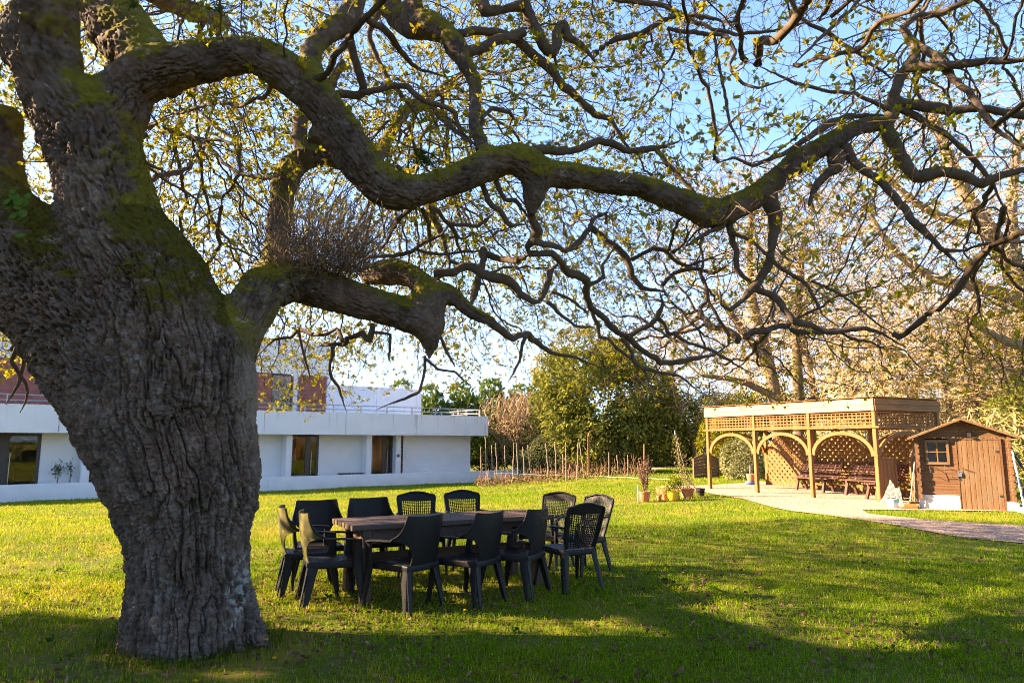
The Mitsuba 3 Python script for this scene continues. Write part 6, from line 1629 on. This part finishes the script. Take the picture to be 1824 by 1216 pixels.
for x, y, h, sd, lab in far:
    r_ = np.random.default_rng(sd)
    tr = [[(x, y, 0, 0.30), (x + r_.normal(0, 0.3), y, h * 0.35, 0.22), (x + r_.normal(0, 0.6), y, h * 0.62, 0.13), (x + r_.normal(0, 1), y, h * 0.88, 0.06)]]
    for k in range(3):
        a = r_.uniform(-1, 1); z = h * (0.25 + 0.13 * k)
        tr.append([(x, y, z, 0.14), (x + 2.4 * np.sign(a), y, z + 1.0, 0.10), (x + 4.2 * np.sign(a), y - 0.5, z + 2.6 * abs(a) + 1, 0.05)])
    bare_tree('bare_tree', lab, tr, [((x, y, h * 0.60), (h * 0.40, h * 0.28, h * 0.40), 1.0)], 2600, sd, TAN, TAN2, 0.34, 0.48, 0.013, moss=0.2, mirror=((-1, 1, 1), (-1, -1, 0.97)), centre=(x, y))
# --- tangled leafless thickets behind shed and pergola
for k, (x, y, rx, ry, rz, nn, lab) in enumerate(((14.0, 27.0, 2.8, 1.8, 3.3, 4200, 'tangled tan thicket behind the pergola'), (17.6, 27.5, 3.4, 2.0, 5.4, 8200, 'tangled tan thicket behind the shed, taller left part'), (22.0, 29.5, 3.6, 2.2, 6.0, 8600, 'tangled tan thicket beyond the shed, right part'), (14.4, 21.2, 1.7, 1.1, 1.9, 1900, 'crooked leafless boughs just behind the shed roof'), (18.5, 33.5, 4.2, 2.0, 6.5, 7600, 'farther tan thicket between pergola and shed'), (26.0, 35.0, 4.6, 2.2, 7.5, 7600, 'farther tan thicket at the right edge'))):
    tr = [[(x + rx * 0.6 * a, y + 0.3 * b, -0.1, 0.08), (x + rx * 0.75 * a + 0.2, y + 0.2 * b, rz * 0.5, 0.06), (x + rx * 0.9 * a - 0.2, y, rz * 0.95, 0.03)] for a, b in ((-0.8, 1), (-0.3, -1), (0.2, 1), (0.6, -1), (0.9, 1))]
    bare_tree('bare_thicket', lab, tr, [((x, y, rz * 0.60), (rx, ry, rz * 0.80), 1.0)], nn, 420 + k, TAN, (0.44, 0.325, 0.140), 0.19, 0.24, 0.0105, cat='thicket', moss=0.3, mirror=((-1, 1, 1.02), (-1, -1, 0.94)))
# leafy understorey glimpsed through the thickets
shrub('understorey_bush', 'green bushes glimpsed behind the tan thickets', [((14.5 + 2.3 * k, 32 + 0.7 * k, 1.6), (1.9, 1.1, 1.8)) for k in range(6)], 11000, 0.17, 356, (0.07, 0.085, 0.015), (0.22, 0.21, 0.04), 8, 'shrub')
# --- woodland far behind everything, closing the horizon
blobs = [((x, 84 + 8 * math.sin(x * 0.05), 2.2 + 0.7 * math.sin(x * 0.31)), (5.0, 3.0, 3.6 + 0.6 * math.sin(x * 0.7))) for x in range(-92, 110, 5)]
blobs += [((78 * math.cos(a) , 78 * math.sin(a), 6.5 + 1.2 * math.sin(7 * a)), (6.0, 6.0, 8.2 + 1.6 * math.sin(5 * a))) for a in np.radians(np.arange(-210, 32, 7))]
t = thing('woodland', 'far dark woodland closing the view', 'woodland', kind='stuff')
V, F, C_ = leaf_cloud(blobs, 44000, 0.62, np.random.default_rng(360), (0.018, 0.024, 0.008), (0.055, 0.062, 0.018))
put(t, (V, F), 'm_bush', False, color=C_)
# --- dense evergreens that stand left of the picture and shade the oak's trunk
for k, (x, y, r, h, lab) in enumerate(((-15.5, 4.5, 2.9, 9.8, 'dense evergreen oak left of the view, nearest the old oak'), (-16.5, 0.2, 3.2, 10.4, 'dense evergreen oak left of the view, middle one'), (-15.0, -4.4, 3.0, 9.8, 'dense evergreen oak left of the view, nearest the viewer'))):
    blobs = [((x, y, h * 0.66), (r, r, h * 0.33)), ((x + 0.3, y + 0.4, h * 0.38), (r * 0.95, r * 0.98, h * 0.26)), ((x - 0.3, y, h * 0.15), (r * 0.8, r * 0.9, h * 0.16))]
    shrub('evergreen_oak', lab, blobs, 9000, 0.34, 380 + k, (0.02, 0.035, 0.008), (0.05, 0.075, 0.015), 4, 'tree', 'evergreen oaks left of the view')

# ================================================================ bean poles, pots and small garden things
for k, (x, y, dx, zt, zb) in enumerate([(-1.55,35.94,-0.04,1.28,-0.24),(-1.30,35.94,-0.06,1.76,-0.24),(-1.04,37.5,-0.04,1.33,-0.12),(-0.71,35.94,-0.13,1.45,-0.24),(-0.35,37.5,-0.04,1.33,-0.12),(0.00,35.01,0.09,1.48,-0.30),(0.28,34.70,-0.05,1.45,-0.31),(0.63,35.32,-0.10,1.28,-0.28),(0.98,35.32,-0.22,1.35,-0.28),(1.78,34.70,-0.13,1.45,-0.31),(2.14,34.39,-0.06,1.48,-0.33),(2.47,32.54,-0.02,1.49,-0.42),(2.94,32.85,0.13,1.49,-0.41),(3.41,33.47,-0.22,1.42,-0.38),(2.51,35.2,-0.02,0.92,-0.30),(4.35,35.2,0.06,0.99,-0.30),(4.45,32.85,0.03,1.04,-0.41),(4.98,33.47,-0.04,0.90,-0.38),(5.44,33.47,-0.00,0.90,-0.38)]):
    t = thing('bean_pole', 'thin pale cane standing in the vegetable bed, %s from the building' % ('first second third fourth fifth sixth seventh eighth ninth tenth eleventh twelfth thirteenth fourteenth fifteenth sixteenth seventeenth eighteenth nineteenth'.split()[sorted(range(19), key=lambda i: [-1.55,-1.30,-1.04,-0.71,-0.35,0.0,0.28,0.63,0.98,1.78,2.14,2.47,2.94,3.41,2.51,4.35,4.45,4.98,5.44][i]).index(k)]), 'cane', 'canes of the vegetable bed')
    z0 = min(zb, G(x, y)) - 0.1
    c = catmull([[x, y, z0], [x + dx * 0.5 + 0.01, y, (z0 + zt) / 2], [x + dx, y, zt]], 0.2)
    v, f, _ = tubes([(c, np.linspace(0.022, 0.017, len(c)))], 7)
    put(t, (v, f), 'm_matte', True, color=woody_colour(v, (0.38, 0.29, 0.20), 0.5, 8))
# dry stalks of the bed
rp = np.random.default_rng(91); ps = []
for k in range(420):
    x = rp.uniform(-1.6, 6.6); y = rp.uniform(32.6, 36.5); z = G(x, y); h = rp.uniform(0.2, 0.95) * (0.5 + 0.7 * vnoise(np.array([x * 1.4, y, 0]), 2))
    p = [[x, y, z - 0.02]]
    for j in range(3): p.append([p[-1][0] + rp.normal(0, 0.05), p[-1][1] + rp.normal(0, 0.03), p[-1][2] + h / 3])
    ps.append((np.array(p), np.linspace(0.011, 0.006, 4)))
    if k % 2:
        q = np.array(p[2]); ps.append((np.array([q, q + [rp.normal(0, 0.12), 0, 0.12]]), 0.006))
v, f, _ = tubes(ps, 3)
put('dry_stalks', (v, f), 'm_bark', True, color=woody_colour(v, (0.30, 0.17, 0.10), 0.9, 1.5)); labels['dry_stalks'] = {'kind': 'stuff', 'label': 'dry brown plant stalks of the vegetable bed', 'category': 'stalks'}
x, y = rp.uniform(-1.8, 6.6, 700), rp.uniform(32.2, 36.5, 700)
v, f = leaves(np.stack([x, y, ground_z(x, y) + rp.uniform(0, 0.35, 700)], -1), rp.normal(size=(700, 3)) + [0, 0, 0.6], rp.uniform(0.10, 0.22, 700), rp)
put('bed_weeds', (v, f), 'm_bush', False, color=np.repeat(np.where(rp.random((700, 1)) < 0.5, [[0.09, 0.12, 0.02]], [[0.22, 0.14, 0.07]]) * rp.uniform(0.6, 1.3, (700, 1)), 4, 0)); labels['bed_weeds'] = {'kind': 'stuff', 'label': 'weedy growth and dead leaves of the vegetable bed', 'category': 'weeds'}
t = thing('guide_string', 'thin turquoise string stretched along the canes of the vegetable bed', 'string')
c = catmull([[-0.9, 35.0, 0.0], [0.6, 34.6, -0.04], [2.2, 33.6, -0.06], [4.2, 32.4, -0.05], [6.5, 29.0, 0.0]], 0.3); v, f, _ = tubes([(c, np.full(len(c), 0.010))], 5); put(t, (v, f), 'm_matte', True, color=col(len(v), (0.25, 0.42, 0.40)))
# arched post of an arbour and low lattice fence
ab = thing('arbour_post', 'orange-brown wooden arbour with arched top beyond the canes', 'arbour')
for x in (3.72, 4.26):
    v, f, u = beam((x, 34.4 + 1.2 * (x > 4), -0.6), (x, 34.4 + 1.2 * (x > 4), 1.75), 0.10, 0.10, (1, 0, 0)); part(ab, 'post', (v, f), 'm_pine', False, uv=u)
v, f = sweep(np.array([[3.99 - 0.27 * math.cos(a), 35.0 - 0.6 * math.cos(a), 1.75 + 0.30 * math.sin(a)] for a in np.linspace(0, math.pi, 14)]), 0.04, 0.03, (0, 1, 0)); part(ab, 'arch', (v, f), 'm_bark', True, color=col(len(v), (0.24, 0.13, 0.05), 0.1))
shrub('garden_shrub', 'leafy shrub growing over the right side of the wooden arbour', [((4.75, 35.3, 0.8), (0.75, 0.5, 0.9)), ((5.6, 35.0, 0.5), (0.6, 0.5, 0.7))], 2600, 0.12, 357, (0.05, 0.06, 0.02), (0.19, 0.18, 0.05), 5)
fn = thing('lattice_fence', 'low reddish-brown slatted fence behind the canes', 'fence')
for i in range(26):
    x = 2.75 + 0.083 * i; v, f, u = beam((x, 35.6, -0.5), (x, 35.6, 0.55 - 0.03 * (i % 2)), 0.06, 0.018, (0, 1, 0), 0.003); part(fn, 'slat', (v, f), 'm_shed', False, uv=u)
for z in (-0.15, 0.35):
    v, f, u = beam((2.7, 35.64, z), (4.95, 35.64, z), 0.02, 0.06); part(fn, 'rail', (v, f), 'm_shed', False, uv=u)


def arched_fence(name, lab, p, d, W, z0, h, sag, nb=7):
    t = thing(name, lab, 'fence'); d = unit(np.array([*d, 0.0])); p = np.array([*p, 0.0])
    H_ = lambda a: h + sag * math.sin(math.pi * a / W)
    for i in range(nb):
        za, zb = i / nb, (i + 1) / nb - 0.012
        n = 12; top = [(W * k / n, z0 + H_(W * k / n) * zb) for k in range(n + 1)]; bot = [(W * k / n, z0 + H_(W * k / n) * za) for k in range(n, -1, -1)]
        v, f = flat(*prism(Polygon(top + bot), 0, 0.02 + 0.006 * (i % 2), (p, d, [0, 0, 1.0], np.cross(d, [0, 0, 1.0]))))
        part(t, 'board', (v, f), 'm_fence', False, uv=np.stack([(v - p) @ d, v[:, 2] + 3 * i], -1))
    for a in (0.03, W - 0.03, W / 2):
        q = p + d * a + np.cross(d, [0, 0, 1.0]) * 0.045; v, f, u = beam(q + [0, 0, z0 - 0.1], q + [0, 0, z0 + H_(a) - 0.03], 0.06, 0.04, d); part(t, 'post', (v, f), 'm_fence', False, uv=u)


arched_fence('arched_fence_panel', 'brown wooden fence panel with arched top left of the pergola', (7.75, 30.6), (0.86, 0.5), 1.55, -0.02, 0.82, 0.20)
arched_fence('arched_fence_panel', 'small distant brown fence panel in the shade beyond the garden path', (9.0, 45.5), (0.95, 0.3), 2.6, 0.0, 0.85, 0.12)


def pot(name, lab, x, y, prof, c, m='m_matte', n=22, cat='flower pot', group=None):
    t = thing(name, lab, cat, group)
    v, f = lathe(prof, n, (x, y, G(x, y) + 0.005)); part(t, 'body', (v, f), m, True, color=col(len(v), c, 0.06))
    r = prof[-1][0] if False else max(p[0] for p in prof) * 0.9; z = max(p[1] for p in prof) - 0.04
    v, f = lathe([[0, z], [r, z]], n, (x, y, G(x, y) + 0.005)); part(t, 'soil', (v, f), 'm_matte', True, color=col(len(v), (0.06, 0.04, 0.03), 0.3))
    return t, np.array([x, y, G(x, y) + z])


def potprof(r, h, taper=0.75, rim=0.05):
    return [[0, 0], [r * taper, 0], [r * 0.97, h - rim], [r * 1.05, h - rim], [r * 1.07, h], [r * 0.98, h], [r * 0.95, h - rim * 0.9], [r * 0.93, h - 0.05]]


TC = (0.48, 0.185, 0.085)
rq = np.random.default_rng(95)
t, o = pot('terracotta_pot', 'large terracotta pot with a bare reddish shrub, leftmost of the pots', 3.58, 19.35, potprof(0.155, 0.28), TC)
s = thing('potted_shrub', 'reddish bare shrub tied to stakes in the leftmost terracotta pot', 'plant')
ps = []
for k in range(46):
    a = rq.uniform(0, 6.283); h = rq.uniform(0.35, 0.95); w = rq.uniform(0.03, 0.26)
    q = catmull([o + [0, 0, 0], o + [0.4 * w * math.cos(a), 0.4 * w * math.sin(a), h * 0.55], o + [w * math.cos(a), w * math.sin(a), h]], 0.1); ps.append((q, np.linspace(0.007, 0.0035, len(q))))
    for j in range(3):
        i = rq.integers(2, len(q)); ps.append((np.array([q[i], q[i] + rq.normal(0, 0.05, 3) + [0, 0, 0.07]]), 0.0035))
v, f, _ = tubes(ps, 4); part(s, 'stems', (v, f), 'm_bark', True, color=woody_colour(v, (0.20, 0.11, 0.08)), kind='stuff')
b = np.vstack([p[-1] for p, r in ps]); b = b[rq.random(len(b)) < 0.8]; v, f = leaves(b, rq.normal(size=b.shape), rq.uniform(0.03, 0.06, len(b)), rq); part(s, 'foliage', (v, f), 'm_bush', False, color=col(len(v), (0.16, 0.10, 0.05), 0.4), kind='stuff')
for dx, zt in ((0.02, 1.55), (0.09, 1.28)):
    v, f, _ = tubes([(np.array([o + [dx - 0.03, 0.02, -0.1], o + [dx * 1.6, 0.02, zt - 0.25]]), 0.017)], 8); part(s, 'stake', (v, f), 'm_matte', True, color=col(len(v), (0.26, 0.14, 0.075), 0.2))
v, f, u = box((3.40, 19.33, G(3.4, 19.3) + 0.22), (0.025, 0.02, 0.46)); t = thing('white_stake', 'short white plastic stake beside the leftmost terracotta pot', 'stake'); put(t, (v, f), 'm_matte', False, color=col(len(v), (0.7, 0.7, 0.68)))
for k, (x, y, lab) in enumerate(((4.01, 19.54, 'small terracotta pot, left of two between the big pot and the yellow one'), (4.20, 19.70, 'small terracotta pot, right of two, against the yellow pot'))):
    t, o2 = pot('terracotta_pot', lab, x, y, potprof(0.065, 0.14, rim=0.03), TC)
    s = thing('dry_grass_tuft', ('dry straw tuft in the small left pot', 'dry straw tuft in the small right pot')[k], 'plant')
    n = 60; az = rq.uniform(0, 6.283, n); el = rq.uniform(0.6, 1.5, n); L_ = rq.uniform(0.14, 0.36, n)
    ps = [(np.array([o2, o2 + 0.6 * l * np.array([math.cos(a) * math.cos(e), math.sin(a) * math.cos(e), math.sin(e)]), o2 + l * np.array([1.3 * math.cos(a) * math.cos(e), 1.3 * math.sin(a) * math.cos(e), 0.9 * math.sin(e)])]), np.array([0.004, 0.003, 0.002])) for a, e, l in zip(az, el, L_)]
    v, f, _ = tubes(ps, 3); put(s, (v, f), 'm_bark', True, color=col(len(v), (0.50, 0.33, 0.15), 0.3))
t, o = pot('yellow_pot', 'bright yellow pot with a leafy green plant', 4.39, 19.54, [[0, 0], [0.14, 0], [0.150, 0.02], [0.155, 0.25], [0.16, 0.26], [0.15, 0.26], [0.145, 0.2]], (0.72, 0.47, 0.02))
shrub('potted_plant', 'leafy bright green plant in the yellow pot', [(tuple(o + [0, 0, 0.16]), (0.24, 0.2, 0.2)), (tuple(o + [0.08, 0, 0.3]), (0.16, 0.15, 0.16))], 700, 0.055, 501, (0.09, 0.13, 0.015), (0.26, 0.29, 0.03), 0 + 3, 'plant')
t = thing('terracotta_planter', 'square terracotta planter with a climbing plant on a cane wigwam', 'flower pot')
x0, y0 = 4.92, 20.15; z0 = G(x0, y0)
m_ = ConvexHull(np.array([[sx * r, sy * r, z] for r, z in ((0.13, 0), (0.165, 0.25)) for sx in (-1, 1) for sy in (-1, 1)]))
hv = m_.points; hf = m_.simplices; cc_ = hv.mean(0); fl = ((np.cross(hv[hf[:, 1]] - hv[hf[:, 0]], hv[hf[:, 2]] - hv[hf[:, 0]])) * (hv[hf].mean(1) - cc_)).sum(1) < 0; hf = hf.copy(); hf[fl] = hf[fl][:, ::-1]
v, f = flat(hv + [x0, y0, z0], hf); part(t, 'body', (v, f), 'm_matte', False, color=col(len(v), (0.40, 0.135, 0.06), 0.05))
for a in (0, 1): 
    for s_ in (-1, 1):
        v, f, u = box((x0 + (s_ * 0.165 if a else 0), y0 + (0 if a else s_ * 0.165), z0 + 0.24), (0.02 if a else 0.35, 0.31 if a else 0.02, 0.045)); part(t, 'rim', (v, f), 'm_matte', False, color=col(len(v), (0.42, 0.15, 0.065), 0.05))
s = thing('climbing_plant', 'straggly climber twining up a tall cane wigwam from the square planter', 'plant')
o = np.array([x0, y0, z0 + 0.22]); tip = o + [-0.26, 0.05, 1.55]
for k in range(4):
    a = k * 1.57 + 0.5; v, f, _ = tubes([(np.array([o + [0.13 * math.cos(a), 0.13 * math.sin(a), 0], tip + [0, 0, 0.02 * k]]), 0.009)], 6); part(s, 'cane', (v, f), 'm_matte', True, color=col(len(v), (0.30, 0.24, 0.15)))
n = 1150; k = rq.random(n) ** 1.35; ctr = o + (tip - o) * k[:, None]
b = ctr + rq.normal(size=(n, 3)) * (np.array([0.17, 0.15, 0.05]) * (1.05 - 0.85 * k[:, None]))
v, f = leaves(b, rq.normal(size=(n, 3)) + [0, 0, -0.3], rq.uniform(0.03, 0.06, n), rq); part(s, 'foliage', (v, f), 'm_bush', False, color=np.repeat(np.where(rq.random((n, 1)) < 0.6, [[0.11, 0.125, 0.035]], [[0.30, 0.22, 0.12]]) * rq.uniform(0.6, 1.4, (n, 1)), 4, 0), kind='stuff')
v, f, _ = tubes([(np.array([tip + [0.005, 0, -0.12], tip + [-0.015, 0, 0.10]]), 0.016)], 8); part(s, 'blue_tip', (v, f), 'm_matte', True, color=col(len(v), (0.42, 0.60, 0.62)))
t, o = pot('dark_tub', 'dark grey tub beside the left pergola post', 5.42, 20.6, [[0, 0], [0.10, 0], [0.135, 0.2], [0.145, 0.21], [0.13, 0.21], [0.12, 0.1]], (0.055, 0.045, 0.045))
stick('tool_handle', 'thin handle leaning across to the dark tub by the pots', 'tool', np.array([5.40, 20.55, G(5.4, 20.5) + 0.06]), np.array([5.00, 20.5, G(5, 20.5) + 0.56]), 0.013, 'm_matte', (0.20, 0.15, 0.11))
t = thing('pot_saucer', 'blue saucer tray under the terracotta pot by the second pergola post', 'saucer')
v, f = lathe([[0, 0], [0.17, 0], [0.20, 0.12], [0.19, 0.12], [0.16, 0.02], [0, 0.02]], 22, (8.17, 24.4, G(8.17, 24.4) + 0.01)); put(t, (v, f), 'm_matte', True, color=col(len(v), (0.10, 0.16, 0.48)))
t = thing('terracotta_pot', 'terracotta pot on a blue saucer by the second pergola post', 'flower pot')
v, f = lathe([[p, q + 0.06] for p, q in potprof(0.15, 0.32)], 22, (8.17, 24.4, G(8.17, 24.4))); part(t, 'body', (v, f), 'm_matte', True, color=col(len(v), (0.52, 0.21, 0.10), 0.05))
v, f, u = beam((8.15, 24.4, 0.2), (8.17, 24.4, 0.72), 0.05, 0.05); part(t, 'stake', (v, f), 'm_matte', False, color=col(len(v), (0.16, 0.17, 0.22)))

# ================================================================ ferns and pennywort growing on the oak
def fern(name, lab, o, n, L_, seed, lean=(0, 0, 0)):
    t = thing(name, lab, 'fern'); r = np.random.default_rng(seed)
    for k in range(n):
        a = r.uniform(0, 6.283); e = r.uniform(0.1, 1.0); l = L_ * r.uniform(0.6, 1.1)
        d = np.array([math.cos(a) * math.cos(e), math.sin(a) * math.cos(e), math.sin(e)]) + np.asarray(lean)
        mid_ = catmull([o, o + d * l * 0.5 + [0, 0, 0.02], o + d * l + [0, 0, -0.30 * l]], l / 14)
        V_, F_ = [], []
        tn = unit(np.gradient(mid_, axis=0)); sd = unit(np.cross(tn, [0, 0, 1]))
        vs, fs, _ = tubes([(mid_, np.linspace(0.003, 0.001, len(mid_)))], 4); V_.append((vs, fs))
        for i in range(2, len(mid_)):
            w = l * 0.20 * math.sin(math.pi * min(1, (i + 1) / (len(mid_) + 1)) ** 0.7)
            for s_ in (-1, 1):
                q = mid_[i]; tipp = q + sd[i] * s_ * w + tn[i] * w * 0.35 + [0, 0, -0.15 * w]; h = tn[i] * l * 0.022
                V_.append((np.array([q - h, q + h, tipp + h * 0.3, tipp - h * 0.3]), np.array([[0, 1, 2], [0, 2, 3]])))
        v, f = join(V_)[:2]
        part(t, 'frond', (v, f), 'm_bush', False, color=col(len(v), (0.055, 0.105, 0.022), 0.25, k))


fern('fern', 'green fern hanging from the sagging middle of the long oak bough', np.array([-0.68, 5.34, 3.68]), 15, 0.24, 61, (0, -0.3, -0.1))
fern('fern', 'small bright fern on top of the long oak bough', np.array([-2.40, 5.30, 4.97]), 12, 0.22, 62, (0, -0.1, 0.2))
fern('fern', 'small fern where the long bough leaves the oak trunk', np.array([-2.95, 5.05, 4.85]), 8, 0.16, 63, (0, -0.2, 0))
fern('fern', 'tiny fern at the knuckle of the long oak bough', np.array([0.33, 5.72, 3.98]), 7, 0.14, 64, (0.2, -0.2, 0))
t = thing('pennywort', 'cluster of round green leaves in the fork of the oak trunk', 'plant')
for k in range(16):
    c = np.array([-3.57, 4.88, 3.18]) + rq.normal(size=3) * [0.05, 0.02, 0.07]; r = rq.uniform(0.018, 0.036); nrm = unit(np.array([0.2, -1, 0.3]) + rq.normal(0, 0.3, 3)); x = unit(np.cross(nrm, [0, 0, 1])); y = np.cross(nrm, x)
    a = np.arange(10) * 0.628; v = np.vstack([c, c + r * (np.cos(a)[:, None] * x + np.sin(a)[:, None] * y) + nrm * 0.006]); f = np.array([[0, i + 1, (i + 1) % 10 + 1] for i in range(10)])
    part(t, 'leaf', (v, f), 'm_bush', True, color=col(len(v), (0.09, 0.16, 0.03), 0.15))

# witch's broom of thin shoots on the low bough
ps = []
for k in range(330):
    u = rq.random(); o = np.array([-2.03, 5.75, 2.95]) * (1 - u) + np.array([-1.35, 6.05, 2.98]) * u + rq.normal(0, [0.10, 0.12, 0.04], 3)
    d = unit(np.array([rq.normal(0.15, 0.55), rq.normal(0.1, 0.5), abs(rq.normal(0.7, 0.4)) + 0.1])); l = rq.uniform(0.25, 0.85)
    b = rq.normal(0, 0.10, 3)
    q = catmull([o, o + d * l * 0.5 + b * 0.5, o + d * l + b], 0.08); ps.append((q, np.linspace(0.0045, 0.0022, len(q))))
    for j in range(2):
        i = rq.integers(1, len(q)); e = unit(d + rq.normal(0, 0.7, 3)); ps.append((np.array([q[i], q[i] + e * 0.12 + rq.normal(0, 0.02, 3), q[i] + e * rq.uniform(0.16, 0.3)]), 0.0024))
v, f, _ = tubes(ps, 3); part(oak, 'shoots', (v, f), 'm_bark', True, color=woody_colour(v, (0.16, 0.12, 0.085)), kind='stuff', label='tangle of thin bare shoots on the low bough')
